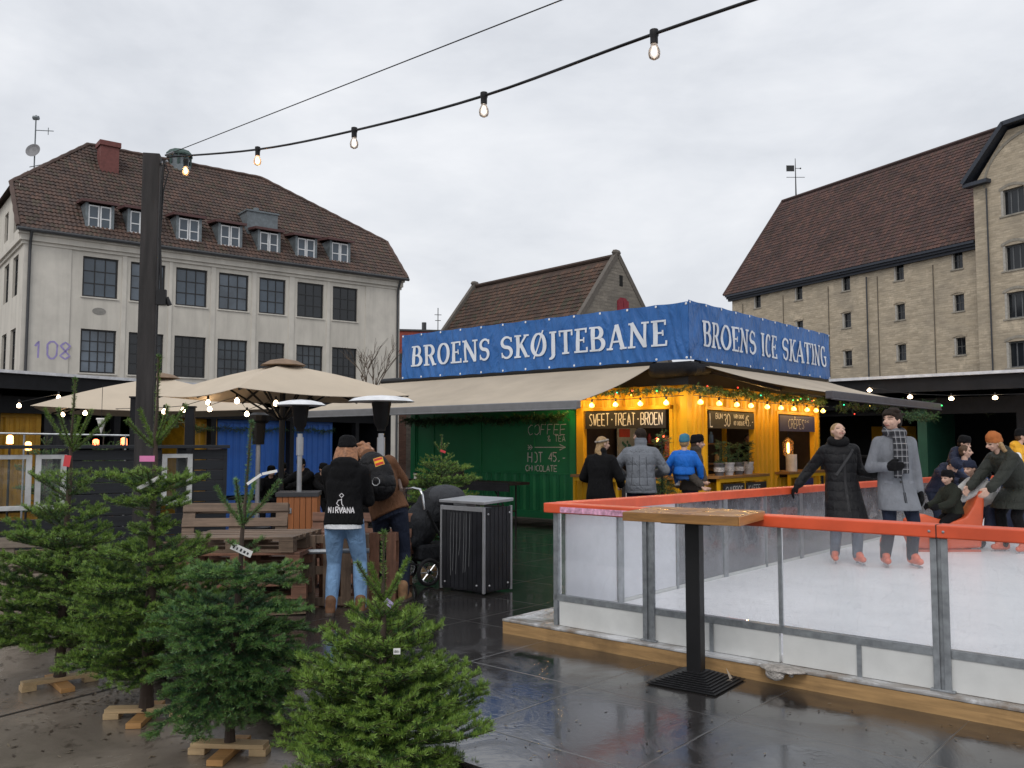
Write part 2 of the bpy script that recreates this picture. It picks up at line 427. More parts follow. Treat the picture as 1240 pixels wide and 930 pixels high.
so.rotation_euler = V((math.sin(az) * math.cos(el), math.cos(az) * math.cos(el), math.sin(el))).to_track_quat('Z', 'Y').to_euler()
sc.view_settings.view_transform = 'Standard'; sc.view_settings.look = 'None'; sc.view_settings.exposure = .38; sc.view_settings.gamma = 1
sc.view_settings.use_curve_mapping = False
# ------------------------------------------------------------------ ground
def wet_stone():
    m = bpy.data.materials.new('wet_slab'); nt, nn, ln = nodes(m); p = nn['Principled BSDF']
    v = coords(nt)
    sx = nn.new('ShaderNodeSeparateXYZ'); ln.new(v, sx.inputs[0])
    def groove(c, off):
        g = mth(nt, 'FRACT', mth(nt, 'DIVIDE', mth(nt, 'ADD', c, off), 1.06))
        return mth(nt, 'MINIMUM', g, mth(nt, 'SUBTRACT', 1., g))
    g = mth(nt, 'MINIMUM', groove(sx.outputs[0], 1.40 + 106), groove(sx.outputs[1], -3.77 + 106))
    j = ramp(nt, g, [(.003, 1.), (.006, 0.)])
    n1 = noise(nt, v, 1.1, 5, .6, .5); n2 = noise(nt, v, 38, 4, .6)
    base = ramp(nt, n1, [(.3, (.012, .011, .011)), (.7, (.034, .031, .03))])
    base = mixc(nt, mth(nt, 'MULTIPLY', n2, .25), base, (.05, .046, .045))
    base = mixc(nt, mth(nt, 'MULTIPLY', j, .5), base, (.07, .066, .063))  # paler joints: reflected sky painted into the groove colour
    ln.new(base, p.inputs['Base Color'])
    wet = ramp(nt, noise(nt, v, .8, 5, .65, .8), [(.36, .045), (.52, .1), (.7, .22)])
    ln.new(mth(nt, 'ADD', wet, mth(nt, 'MULTIPLY', j, .25)), p.inputs['Roughness'])
    p.inputs['Specular IOR Level'].default_value = .7; p.inputs['Coat Weight'].default_value = .55; p.inputs['Coat IOR'].default_value = 1.33
    ln.new(wet, p.inputs['Coat Roughness'])
    rip = mth(nt, 'ADD', mth(nt, 'MULTIPLY', noise(nt, v, 26, 3, .6, .5), .5), mth(nt, 'MULTIPLY', noise(nt, v, 5, 2, .5), .6))
    gr = mth(nt, 'MULTIPLY', noise(nt, v, 170, 3, .7), ramp(nt, noise(nt, v, 1.3, 5, .7, 1), [(.45, .0), (.62, 1.1)]))
    nb_ = bump(nt, mth(nt, 'ADD', mth(nt, 'SUBTRACT', rip, mth(nt, 'MULTIPLY', j, .8)), gr), .17, .006); ln.new(nb_, p.inputs['Normal']); ln.new(nb_, p.inputs['Coat Normal'])
    return m
def wet_concrete():
    m = bpy.data.materials.new('wet_concrete'); nt, nn, ln = nodes(m); p = nn['Principled BSDF']
    v = coords(nt)
    n1 = noise(nt, v, .9, 6, .62, .6); n2 = noise(nt, v, 60, 4, .7)
    base = ramp(nt, n1, [(.32, (.095, .08, .066)), (.52, (.19, .163, .134)), (.7, (.27, .235, .195))])
    base = mixc(nt, mth(nt, 'MULTIPLY', n2, .35), base, (.15, .13, .11))
    base = mixc(nt, ramp(nt, noise(nt, v, 3.5, 6, .7, 1), [(.56, 0.), (.68, .75)]), base, (.03, .022, .017))
    ln.new(base, p.inputs['Base Color'])
    ln.new(ramp(nt, n1, [(.35, .06), (.5, .2), (.65, .42)]), p.inputs['Roughness'])
    ln.new(bump(nt, mth(nt, 'ADD', n2, mth(nt, 'MULTIPLY', n1, 2.)), .22, .006), p.inputs['Normal'])
    return m
CONC = wet_concrete()
g = MB(); g.add([(-500, -300, -.17), (500, -300, -.17), (500, 900, -.17), (-500, 900, -.17)], [(0, 1, 2, 3)])
tag(g.build('ground', CONC), kind='structure')
t = MB(); t.span((-70, 3.31, -.1), (70, 110, 0))
o = t.build('terrace_paving', wet_stone(), bevel=.004); place(o, (0, 0, 0), SA); tag(o, kind='structure')
t = MB()
for i in range(-6, 14): t.span((i * 1.06 - .03, 3.45, -.168), (i * 1.06 + .05, 8, -.101))
o = t.build('terrace_bearers', M('bearer_black', (.012, .012, .013), .7)); place(o, (0, 0, 0), SA); tag(o, kind='structure')
t = MB()
pj = [site(-7, 2.1), site(-3.6, 2.06), site(0, 2.1)]
a = gnd(0, 868, -.17); b = gnd(112, 838, -.17); c = gnd(300, 793, -.17)
jm = M('joint_black', (.012, .01, .009), .35)
t.beam(a + (a - c).normalized() * 3, c, .028, .006, up=V((0, 0, 1))); o = t.build('paving_joint', jm); tag(o, kind='structure')
# wet leaf litter on the concrete
rn = random.Random(5); t = MB()
for i in range(620):
    base = gnd(rn.gauss(140, 30), rn.gauss(845, 16), -.17) if i < 170 else (gnd(rn.uniform(-30, 330), rn.uniform(775, 920), -.17) if i < 330 else gnd(rn.uniform(480, 1240), rn.uniform(740, 930), 0))
    if i >= 330 and (E2.dot(base) > 5.6 or E2.dot(base) < 3.4): continue
    a = rn.uniform(0, 6.3); L = rn.uniform(.008, .03) if i < 330 else rn.uniform(.005, .018); d = V((math.cos(a), math.sin(a), rn.uniform(-.1, .3))); s = V((-d.y, d.x, rn.uniform(-.2, .2))) * .35
    c = base + V((0, 0, .006))
    t.add([c - d * L, c + s * L, c + d * L, c - s * L], [(0, 1, 2, 3)], rn.randrange(2))
tag(t.build('leaf_litter', [M('litter_dark', (.035, .022, .012), .5), M('litter_pale', (.16, .13, .09), .6)]), kind='stuff')
# ------------------------------------------------------------------ big buildings
def onp(px, py, o, rz, yl=0.):
    ex = (math.cos(rz), math.sin(rz)); ey = (-ex[1], ex[0]); r = ray(px, py)
    k = (yl + o[0] * ey[0] + o[1] * ey[1]) / (r[0] * ey[0] + r[1] * ey[1]); p = (r[0] * k - o[0], r[1] * k - o[1])
    return p[0] * ex[0] + p[1] * ex[1], CZ + r[2] * k
def onx(px, py, o, rz, xl=0.):
    ex = (math.cos(rz), math.sin(rz)); ey = (-ex[1], ex[0]); r = ray(px, py)
    k = (xl + o[0] * ex[0] + o[1] * ex[1]) / (r[0] * ex[0] + r[1] * ex[1]); p = (r[0] * k - o[0], r[1] * k - o[1])
    return p[0] * ey[0] + p[1] * ey[1], CZ + r[2] * k
TILE = [M('tile_brown', (.092, .058, .046), .75, var=.2, scale=.9, dirt=.6), M('tile_dark', (.068, .046, .039), .75, var=.2, scale=.9, dirt=.6), M('tile_red', (.11, .064, .048), .75, var=.2, scale=.9, dirt=.6), M('tile_mossy', (.08, .062, .046), .85, var=.2, scale=.9, dirt=.6)]
TILE2 = [M('rtile_red', (.082, .04, .033), .75, var=.2, scale=.9, dirt=.6), M('rtile_dark', (.06, .033, .029), .75, var=.2, scale=.9, dirt=.6), M('rtile_warm', (.1, .048, .036), .75, var=.2, scale=.9, dirt=.6), M('rtile_mossy', (.07, .042, .032), .85, var=.2, scale=.9, dirt=.6)]
TILE3 = [M('mtile_brown', (.085, .05, .034), .8, var=.2, scale=.9, dirt=.6), M('mtile_dark', (.062, .038, .028), .8, var=.2, scale=.9, dirt=.6), M('mtile_warm', (.105, .056, .036), .8, var=.2, scale=.9, dirt=.6), M('mtile_mossy', (.06, .05, .032), .85, var=.2, scale=.9, dirt=.6)]
def tiled(mb, o, eu, ev, u0, u1, v1, inside, tw, th, seed=1, amp=.035, lift=.05):
    """pantile courses on a sloped plane: o corner, eu along the eave, ev up the slope"""
    rn = random.Random(seed); eu = V(eu).normalized(); ev = V(ev).normalized(); n = eu.cross(ev); o = V(o)
    prof = [(0, .0), (.3, 1.), (.55, .55), (.8, -.25)]
    nc = int((u1 - u0) / tw); nr = int(v1 / th)
    for r in range(nr):
        va, vb = r * th, (r + 1) * th * 1.0 + .03
        for c in range(nc):
            if not inside(u0 + (c + .5) * tw, va + th / 2): continue
            pts = []
            for t_, h in prof + [(1, 0)]: pts.append((u0 + (c + t_) * tw, h * amp))
            j = rn.uniform(-.006, .006); m = rn.choices((0, 1, 2, 3), (5, 4, 3, 2))[0]
            A = [o + eu * u + ev * va + n * (h + lift + j) for u, h in pts]; B = [o + eu * u + ev * vb + n * (h + j) for u, h in pts]
            Z = [o + eu * u + ev * va + n * (h + j - .01) for u, h in pts]
            mb.grid([Z, A, B], m)
GLASSD = M('window_glass_dark', (.012, .015, .019), .08, var=.6, scale=.3, spec=.5)
GLASSB = M('window_glass_skytint', (.055, .076, .1), .08, var=.55, scale=.3, spec=.6)  # bluish base colour paints the sky's reflection into the panes
GLASSC = M('window_glass_sky', (.085, .11, .14), .07, var=.6, scale=.45, spec=.7); GLASSE = M('window_glass_slate', (.035, .046, .056), .08, var=.7, scale=.5, spec=.55)  # sky variant painted brighter for reflected sky; slate one for variety
STEELF = M('steel_frame', (.014, .015, .017), .5)
ZINC = M('zinc_grey', (.16, .185, .2), .55, metal=.2, dirt=.4)
# --- the large rendered building
LO = at(30, 272, 43); LR = R(38); LL = 21.56
REND = M('grey_render', (.61, .575, .51), .85, var=.09, scale=1.3, bmp=.25, bscale=40, dirt=.2, stretch=(1, 1, .45), streak=.28)
REND2 = M('grey_render_light', (.64, .605, .54), .85, var=.08, scale=1.2, bmp=.2, bscale=40, dirt=.18, streak=.25)
lb = thing('rendered_building', 'large pale grey rendered building with brown tiled half hipped roof and seven dormers', 'building', (LO.x, LO.y, 0), LR)
ups = [(100, 143), (158, 200), (213, 251), (265, 301), (314, 346), (360, 392), (403, 433)]
WX = []
for i, (a, b) in enumerate(ups):
    yy = 335 + i * 5
    WX.append((onp(a, yy, LO, LR)[0], onp(b, yy, LO, LR)[0]))
H1, H2 = (9.2, 11.3), (5.25, 7.52)
holes = [(a, b, *h) for a, b in WX for h in (H1, H2)]
mb = MB(); hole_wall(mb, 0, LL, 0, 12.3, holes, .3)
ga = [(0, 0, 0), (0, 12, 0), (0, 12, 12.3), (0, 9.3, 15.1), (0, 2.7, 15.1), (0, 0, 12.3)]
gh = [(1.5, 3.1, 9.2, 11.3), (1.5, 3.1, 5.25, 7.5), (4.4, 6.0, 9.2, 11.3), (4.4, 6., 5.25, 7.5), (2.2, 3.4, 12.7, 14.3), (5.3, 6.5, 12.7, 14.3)]
mb.M = Matrix.Rotation(R(-90), 4, 'Z'); hole_wall(mb, -12, 0, 0, 12.3, [(-b, -a, c, d) for a, b, c, d in gh if c < 12], .3)
hole_wall(mb, -9.3, -2.0, 12.3, 15.1, [(-b, -a, c, d) for a, b, c, d in gh if c > 12], .3); mb.M = None
mb.add([(0, 0, 12.3), (0, 2.0, 12.3), (0, 2.0, 14.4)], [(0, 1, 2)])
mb.add([(LL, 0, 0), (LL, 12, 0), (LL, 12, 12.3), (LL, 9.5, 15), (LL, 2.5, 15), (LL, 0, 12.3)], [(0, 1, 2, 3, 4, 5)])
mb.build('wall', REND, lb)
mb = MB()                                                            # pilasters and bands
edges = [0.0] + [x for p in WX for x in p] + [LL]
for i in range(0, len(edges), 2):
    a, b = edges[i], edges[i + 1]
    if i in (0, len(edges) - 2): a, b = (a, b - .55) if i == 0 else (a + .55, b)
    else: a, b = a + .2, b - .2
    if b - a > .15: mb.span((a, -.045, 0), (b, -.002, 11.55))
mb.span((-.12, -.1, 11.55), (LL + .1, -.002, 11.72)); mb.span((-.2, -.22, 11.72), (LL + .15, -.004, 12.02)); mb.span((-.3, -.34, 12.02), (LL + .2, -.006, 12.26))
mb.span((-.1, .0, 11.55), (-.003, 12, 11.72)); mb.span((-.22, 0.0, 11.72), (-.004, 12, 12.02))
mb.build('cornice', REND2, lb)
def win(parent, a, b, c, d, y, nx, nz, fm, gm, name='window', fw=.09, bw=.05, mat=None, dep=.08):
    f = MB(); f.M = mat
    f.span((a, y, c), (a + fw, y + dep, d)); f.span((b - fw, y, c), (b, y + dep, d)); f.span((a + fw, y, c), (b - fw, y + dep, c + fw)); f.span((a + fw, y, d - fw), (b - fw, y + dep, d))
    for i in range(1, nx):
        x = a + fw + (b - a - 2 * fw) * i / nx; f.span((x - bw / 2, y + .01, c + fw), (x + bw / 2, y + dep - .01, d - fw))
    for i in range(1, nz):
        z = c + fw + (d - c - 2 * fw) * i / nz; f.span((a + fw, y + .013, z - bw / 2), (b - fw, y + dep - .013, z + bw / 2))
    o = f.build(name, fm, parent)
    g = MB(); g.M = mat; g.span((a + fw * .5, y + dep * .45, c + fw * .5), (b - fw * .5, y + dep * .55, d - fw * .5)); g.build('pane', gm, o)
    return o
for i, (a, b) in enumerate(WX):
    win(lb, a, b, *H1, .12, 3, 3, STEELF, (GLASSB, GLASSC, GLASSB, GLASSC, GLASSB, GLASSD, GLASSD)[i])
    win(lb, a, b, *H2, .12, 4, 4, STEELF, (GLASSC, GLASSD, GLASSD, GLASSE, GLASSD, GLASSE, GLASSD)[i])
    if i in (0, 2, 4, 5):                                            # things standing and hanging inside the windows
        mb = MB(); mb.span((a + .12, .34, H1[0] + (.02 if i != 4 else .5)), (a + (.5, .3, .8, .55)[(0, 2, 4, 5).index(i)], .4, H1[0] + (.45, .35, 1.5, .4)[(0, 2, 4, 5).index(i)])); mb.build('window_display', M('paper_pale', (.55, .56, .55), .8), lb)
    if i in (2, 3):
        mb = MB(); mb.span((b - .75, .34, H2[0] + .02), (b - .15, .4, H2[0] + .75)); mb.build('window_display', M('paper_pale'), lb)
    for h_ in (H1, H2): mb = MB(); mb.span((a - .06, -.06, h_[0] - .07), (b + .06, .12, h_[0])); mb.build('window_sill', REND2, lb)
mr = Matrix.Rotation(R(-90), 4, 'Z')
for a, b, c, d in gh: win(lb, -b, -a, c, d, .12, 2, 3, STEELF, GLASSD, mat=mr)
# roof
sl_ = V((0, 6.4, 6.75)).normalized(); EV = .95
ro = V((0, -.42, 12.28)); slope = math.hypot(6.4, 6.75)
def in_left(u, v):
    y = v * 6.4 / slope
    lo = -.35 if y < 2.75 else -.35 + (y - 2.75) / 3.65 * 4.35
    hi = LL + .35 if y < 2.75 else LL + .35 - (y - 2.75) / 3.65 * 7.4
    return lo < u < hi
mb = MB(); tiled(mb, ro, (1, 0, 0), sl_, -.4, LL + .5, slope, in_left, .22, .33, 3)
zr = 19.03
hl, hr = V((-.35, 2.33, 15.12)), V((LL + .35, 2.33, 15.12)); rl, rr_ = V((4.0, 5.98, zr)), V((14.5, 5.98, zr))
bl, br = V((-.35, 9.63, 15.12)), V((LL + .35, 9.63, 15.12)); el_, er = V((-.35, 12.4, 12.28)), V((LL + .35, 12.4, 12.28))
mb.add([hl, rl, bl], [(0, 1, 2)], 0); mb.add([hr, rr_, br], [(0, 1, 2)], 0); mb.add([rl, rr_, br, er, el_, bl], [(0, 1, 2, 3, 4, 5)], 1)
fl, fr_ = V((-.35, -.42, 12.26)), V((LL + .35, -.42, 12.26)); n_ = V((0, 0, -.06))
mb.add([fl + n_, fr_ + n_, hr + n_, rr_ + n_, rl + n_, hl + n_], [(0, 1, 2, 3, 4, 5)], 1)
roof = mb.build('roof', TILE, lb)
mb = MB()
for p, q in ((rl, rr_), (hl, rl), (hr, rr_), (fl, hl), (fr_, hr), (bl, rl)):
    k = int((q - p).length / .4); up = V((0, 0, .06))
    mb.tube([p + (q - p) * i / k + up for i in range(k + 1)], [.13 if i % 2 else .105 for i in range(k + 1)], 6)
mb.build('ridge_tiles', TILE[0], roof)
mb = MB(); mb.tube([(-.4, -.5, 12.2), (LL + .4, -.5, 12.2)], .1, 8)
mb.tube([(.25, -.5, 12.15), (.25, -.2, 11.6), (.25, -.12, 11.2), (.25, -.12, 0)], .07, 8); mb.tube([(LL - .2, -.5, 12.15), (LL - .2, -.2, 11.6), (LL - .2, -.12, 11.2), (LL - .2, -.12, 0)], .07, 8)
mb.build('gutter', M('gutter_dark', (.05, .052, .056), .5), lb)
WHITE = M('white_paint', (.72, .73, .74), .45, var=.06)
DRED = M('dormer_redbrown', (.09, .04, .038), .6)
for i, (px, py) in enumerate([(121, 263), (171, 270), (229, 278), (279, 286), (326, 294), (371, 301), (412, 306)]):
    x, z = onp(px, py, LO, LR, .12); w_, h_ = .56, .6
    d = MB(); yb = (z + h_ + .1 - 12.28) / 6.75 * 6.4 - .42 + .3
    d.span((x - w_ - .14, .12, z - h_ - .12), (x - w_, yb, z + h_ + .1)); d.span((x + w_, .12, z - h_ - .12), (x + w_ + .14, yb, z + h_ + .1)); d.span((x - w_, .13, z - h_ - .14), (x + w_, .5, z - h_)); d.span((x - w_, .4, z - h_), (x + w_, .5, z + h_))
    do = d.build('dormer', ZINC, lb)
    d = MB(); d.add([(x - w_ - .34, -.06, z + h_ + .1), (x + w_ + .34, -.06, z + h_ + .1), (x + w_ + .3, yb + .5, z + h_ + .35), (x - w_ - .3, yb + .5, z + h_ + .35), (x - w_ - .34, -.06, z + h_ + .24), (x + w_ + .34, -.06, z + h_ + .24), (x + w_ + .3, yb + .5, z + h_ + .5), (x - w_ - .3, yb + .5, z + h_ + .5)], [(0, 3, 2, 1), (4, 5, 6, 7), (0, 1, 5, 4), (1, 2, 6, 5), (2, 3, 7, 6), (3, 0, 4, 7)])
    d.build('dormer_roof', DRED, do)
    f = MB(); y = .15
    for xa, xb in ((x - w_, x - .02), (x + .02, x + w_)):
        f.span((xa, y, z - h_), (xa + .07, y + .07, z + h_)); f.span((xb - .07, y, z - h_), (xb, y + .07, z + h_)); f.span((xa + .07, y, z - h_), (xb - .07, y + .07, z - h_ + .07)); f.span((xa + .07, y, z + h_ - .07), (xb - .07, y + .07, z + h_)); f.span((xa + .07, y + .01, z - .1), (xb - .07, y + .06, z - .05))
        f.span((xa + .04, y + .03, z - h_ + .04), (xb - .04, y + .05, z + h_ - .04), 1)
    f.build('dormer_window', [WHITE, GLASSB], do)
x, z = onp(130, 210, LO, LR, 4.6)
mb = MB(); mb.span((x - .5, 4.1, z - .4), (x + .5, 5.0, z + 1.45)); mb.span((x - .58, 4.02, z + 1.45), (x + .58, 5.08, z + 1.75)); mb.build('chimney', M('chimney_red', (.16, .052, .045), .7, bmp=.3, bscale=20), lb, bevel=.02)
x, z = onp(217, 205, LO, LR, 6); COP = M('copper_green', (.05, .09, .08), .6, dirt=.5)
mb = MB(); mb.lathe([(.75, z - .5), (.75, z + .15), (.62, z + .2), (.62, z + .85)], 8, (x, 6, 0)); cu = mb.build('roof_ventilator', ZINC, lb)
mb = MB(); mb.lathe([(.8, z + .8), (.82, z + .9), (.6, z + 1.15), (.1, z + 1.25)], 8, (x, 6, 0))
for j in range(8):
    a = R(22.5 + 45 * j); mb.span((x + .66 * math.cos(a) - .05, 6 + .66 * math.sin(a) - .05, z + .15), (x + .66 * math.cos(a) + .05, 6 + .66 * math.sin(a) + .05, z + .85))
mb.build('ventilator_cap', COP, cu)
x, z = onp(318, 268, LO, LR, 1.2)
mb = MB(); mb.span((x - .95, 1.2, z - 1), (x + .95, 3.6, z + .5)); mb.span((x - 1.02, 1.13, z + .5), (x + 1.02, 3.7, z + .6)); mb.tube([(x - .1, 2, z + .55), (x - .1, 2, z + .95)], .18, 8); mb.build('roof_housing', ZINC, lb)
mb = MB(); x, z = onp(40, 433, LO, LR); x2, z2 = onp(82, 433, LO, LR); chalk(mb, '108', x, x2 + .25, z, .85, -.052, .11, seed=4); mb.build('graffiti', M('graffiti_violet', (.33, .28, .55), .8), lb)
mb = MB(); x, z = onp(120, 377, LO, LR); mb.lathe([(.001, 0), (.34, 0), (.34, .005), (.001, .005)], 14, (x, -.01, z), rot=Matrix.Rotation(R(90), 3, 'X'), sy=.55); mb.build('render_patch', M('patch_grey', (.25, .24, .22), .9), lb)
# aerial mast
an = thing('aerial_mast', 'thin roof aerial with round satellite dish on the rendered building', 'aerial', at(41, 212, 47))
mb = MB(); mb.tube([(0, 0, -.8), (0, 0, 3.35)], .04, 6); mb.build('mast', ZINC, an)
mb = MB(); mb.tube([(0, -.02, 2.5), (1.0, -.02, 2.45)], .025, 5); mb.tube([(-.15, 0, 3.2), (.15, 0, 3.2)], .12, 6); mb.tube([(-.25, 0, .45), (.5, -.1, .55)], .025, 5); mb.tube([(.7, 0, 2.25), (.7, 0, 2.65)], .02, 5); mb.build('antenna', ZINC, an)
mb = MB(); mb.lathe([(.02, 0), (.25, .04), (.38, .1), (.4, .1), (.26, 0), (.02, -.04)], 18, (0, -.1, 1.3), rot=Matrix.Rotation(R(75), 3, 'X')); mb.build('dish', M('dish_grey', (.2, .2, .21), .6), an)
# --- right brick warehouse
def brickmat(name, a, b, dark, sc_=1.0):
    m = bpy.data.materials.new(name); nt, nn, ln = nodes(m); p = nn['Principled BSDF']; v = coords(nt)
    sx = nn.new('ShaderNodeSeparateXYZ'); ln.new(v, sx.inputs[0]); cx = nn.new('ShaderNodeCombineXYZ')
    ln.new(mth(nt, 'ADD', sx.outputs[0], sx.outputs[1]), cx.inputs[0]); ln.new(sx.outputs[2], cx.inputs[1])
    br = nn.new('ShaderNodeTexBrick'); ln.new(cx.outputs[0], br.inputs[0]); br.inputs['Scale'].default_value = 1
    br.inputs['Brick Width'].default_value = .5 * sc_; br.inputs['Row Height'].default_value = .16 * sc_; br.inputs['Mortar Size'].default_value = .02 * sc_
    br.inputs['Color1'].default_value = (*a, 1); br.inputs['Color2'].default_value = (*b, 1); br.inputs['Mortar'].default_value = (*[x * .8 for x in a], 1)
    mp = nn.new('ShaderNodeMapping'); mp.inputs['Scale'].default_value = (.7, 2.6, 1); ln.new(cx.outputs[0], mp.inputs[0])
    n1 = noise(nt, mp.outputs[0], 1.5, 6, .65); n2 = noise(nt, v, .35, 5, .6)
    c = mixc(nt, ramp(nt, n1, [(.44, 0.), (.64, .55)]), br.outputs[0], tuple(x * .5 for x in a)); c = mixc(nt, ramp(nt, n2, [(.46, 0.), (.7, .5)]), c, dark)
    c = mixc(nt, ramp(nt, noise(nt, v, .6, 5, .7), [(.58, 0.), (.66, .5)]), c, tuple(min(1, x * 1.25) for x in a))
    ln.new(c, p.inputs['Base Color']); p.inputs['Roughness'].default_value = .9
    ln.new(bump(nt, mth(nt, 'ADD', n1, mth(nt, 'MULTIPLY', br.outputs[1], -.4)), .6, .05), p.inputs['Normal'])
    return m
YB = brickmat('yellow_brick', (.58, .49, .365), (.44, .365, .265), (.25, .22, .18))
RO = at(1198, 288, 58.2); RRZ = R(-63)
rb = thing('brick_warehouse', 'tall yellow brick warehouse with steep red tiled roof and small windows', 'building', (RO.x, RO.y, 0), RRZ)
cols = [-22.28, -17.3, -12.25, -7.25, -2.45]; rows = [(13.77, 14.98), (10.8, 11.97), (7.75, 8.95), (4.8, 6.0)]
holes = [(x - .44, x + .44, *r) for x in cols for r in rows]
mb = MB(); hole_wall(mb, -25.6, .3, 0, 15.0, holes, .4)
mb.add([(-25.6, 0, 0), (-25.6, 14, 0), (-25.6, 14, 15), (-25.6, 7, 24.6), (-25.6, 0, 15)], [(0, 1, 2, 3, 4)])
mb.build('wall', YB, rb)
RF = M('rb_frame', (.5, .5, .49), .6); SND = M('sandstone', (.33, .3, .25), .9, dirt=.4)
for x in cols:
    for r in rows:
        win(rb, x - .44, x + .44, *r, .2, 2, 2, M('rb_darkframe', (.07, .068, .066), .6), GLASSD, fw=.07)
        mb = MB(); mb.span((x - .52, -.06, r[0] - .09), (x + .52, .2, r[0])); mb.build('window_sill', SND, rb); mb = MB(); mb.span((x - .44, .02, r[0]), (x - .31, .2, r[1])); mb.build('window_reveal', M('reveal_pale', (.42, .4, .36), .8), rb)
        mb = MB(); k = 7; mb.grid([[(x - .54 + 1.08 * i / k, -.05 - .002 * j, r[1] + .03 + (.1 * math.sin(math.pi * i / k)) + .14 * j) for i in range(k + 1)] for j in (0, 1)]); mb.grid([[(x - .54 + 1.08 * i / k, -.052 + .06 * j, r[1] + .17 + (.1 * math.sin(math.pi * i / k))) for i in range(k + 1)] for j in (0, 1)]); mb.build('window_lintel', YB, rb)
mb = MB()
for px in (900, 949, 1004, 1064, 1132):
    x = onp(px, 390, RO, RRZ)[0]; mb.span((x - .03, -.05, 0), (x + .03, -.002, 14.4))
mb.build('wall_joint', M('joint_dark', (.15, .13, .1), .9), rb)
mb = MB()
for px in (1052, 1210):
    x = onp(px, 390, RO, RRZ)[0]; yy = -.14 if px < 1100 else -.84; mb.tube([(x, yy, 0), (x, yy, 14.5 if px < 1100 else 18.6)], .06, 6)
mb.build('drainpipe', M('gutter_dark'), rb)
CORN = M('cornice_blue', (.035, .042, .058), .6)
mb = MB()
for y0, z0, z1 in ((-.25, 14.85, 15.05), (-.45, 15.05, 15.22), (-.62, 15.22, 15.42)): mb.span((-25.9, y0, z0), (-.72, -.003, z1))
mb.build('cornice', CORN, rb)
sl2 = V((0, 7.6, 9.9)); s2 = sl2.length; ro2 = V((0, -.62, 15.4))
mb = MB(); tiled(mb, ro2, (1, 0, 0), sl2, -26.1, 12, s2, lambda u, v: u < -.62 - .0 or v > (22.4 - 15.4) / 9.9 * s2, .3, .38, 5)
a_, b_, c_, d_ = V((-26.1, -.62, 15.36)), V((12, -.62, 15.36)), V((12, 7, 25.28)), V((-26.1, 7, 25.28)); e_, f_ = V((-26.1, 14.6, 15.4)), V((12, 14.6, 15.4))
mb.add([a_, b_, c_, d_], [(0, 1, 2, 3)], 1); mb.add([d_, c_, f_, e_], [(0, 1, 2, 3)], 1)
rf = mb.build('roof', TILE2, rb)
mb = MB(); mb.tube([d_ + V((0, 0, .08)), c_ + V((0, 0, .08))], .16, 6); mb.tube([a_ + V((0.05, 0, .1)), d_ + V((.05, 0, .08))], .13, 6); mb.build('ridge_tiles', TILE2[1], rf)
# projecting gabled bay of the warehouse
bh = [(1.35, 2.95, 16.5, 18.2), (1.35, 2.95, 12.85, 14.5), (1.35, 2.95, 9.7, 11.4), (1.35, 2.95, 6.5, 8.2), (4.8, 6.4, 16.5, 18.2), (4.8, 6.4, 12.85, 14.5), (4.8, 6.4, 9.7, 11.4), (4.8, 6.4, 6.5, 8.2)]
mb = MB(); mb.M = Matrix.Translation((0, -.7, 0)); hole_wall(mb, -.55, 12, 0, 19.0, bh, .4)
mb.add([(-.55, 0, 19.0), (12, 0, 19.0), (9.4, 0, 22.1), (2.0, 0, 22.1)], [(0, 1, 2, 3)]); mb.M = None
mb.add([(-.55, -.7, 0), (-.55, 4, 0), (-.55, 4, 19.0), (-.55, -.7, 19.0)], [(0, 1, 2, 3)]); mb.build('gabled_bay', YB, rb)
mb = MB(); mb.beam((-1.0, -1.0, 19.25), (2.05, -1.0, 22.5), .6, .28); mb.beam((2.0, -1.0, 22.45), (9.5, -1.0, 22.45), .6, .28); mb.span((-1.0, -1.2, 18.95), (.75, -.55, 19.2))
mb.add([(-1.1, -.8, 19.2), (2.0, -.8, 22.45), (2.0, 6, 22.45), (-1.1, 3, 19.2)], [(0, 1, 2, 3)]); mb.add([(2, -.8, 22.45), (9.5, -.8, 22.45), (9.5, 5.6, 22.45), (2, 5.6, 22.45)], [(0, 1, 2, 3)])
mb.build('bay_cornice', CORN, rb)
mb = MB(); k = 10; mb.grid([[(3.85 - 3.5 * math.cos(math.pi * .5 * i / k) * (1 + .05 * j), -.74, 18.7 + 3.0 * math.sin(math.pi * .5 * i / k) * (1 + .06 * j)) for i in range(k + 1)] for j in (0, 1)]); mb.build('blind_arch', SND, rb)
for a, b, c, d in bh:
    m_ = Matrix.Translation((0, -.7, 0)); win(rb, a, b, c, d, .25, 3, 1, M('bay_frame', (.12, .125, .13), .5), GLASSD, mat=m_, fw=.1, bw=.08)
    mb = MB(); mb.M = m_; mb.span((a - .1, -.06, c - .1), (b + .1, .25, c)); mb.build('window_sill', SND, rb); mb = MB(); mb.M = m_; mb.span((a, .02, c), (a + .16, .25, d)); mb.build('window_reveal', M('reveal_pale'), rb)
    mb = MB(); mb.M = m_; mb.grid([[(a - .08 + (b - a + .16) * i / 8, -.03, d - .02 + z_ + .22 * math.sin(math.pi * i / 8)) for i in range(9)] for z_ in (0, .18)]); mb.build('window_lintel', SND, rb)
vn = thing('weather_vane', 'thin weather vane with small flag on the warehouse roof ridge', 'weather vane', at(964, 240, 85.0))
mb = MB(); mb.tube([(0, 0, -1), (0, 0, 4.0)], [.09, .03], 6); mb.build('mast', STEELF, vn)
mb = MB(); mb.span((-.9, -.02, 2.7), (-.12, .02, 3.3)); mb.tube([(-.9, 0, 2.1), (.9, 0, 2.1)], .03, 5); mb.tube([(0, 0, 3), (.5, 0, 3)], .03, 5); mb.ball((.5, 0, 3), .09, 6); mb.build('flag', STEELF, vn)
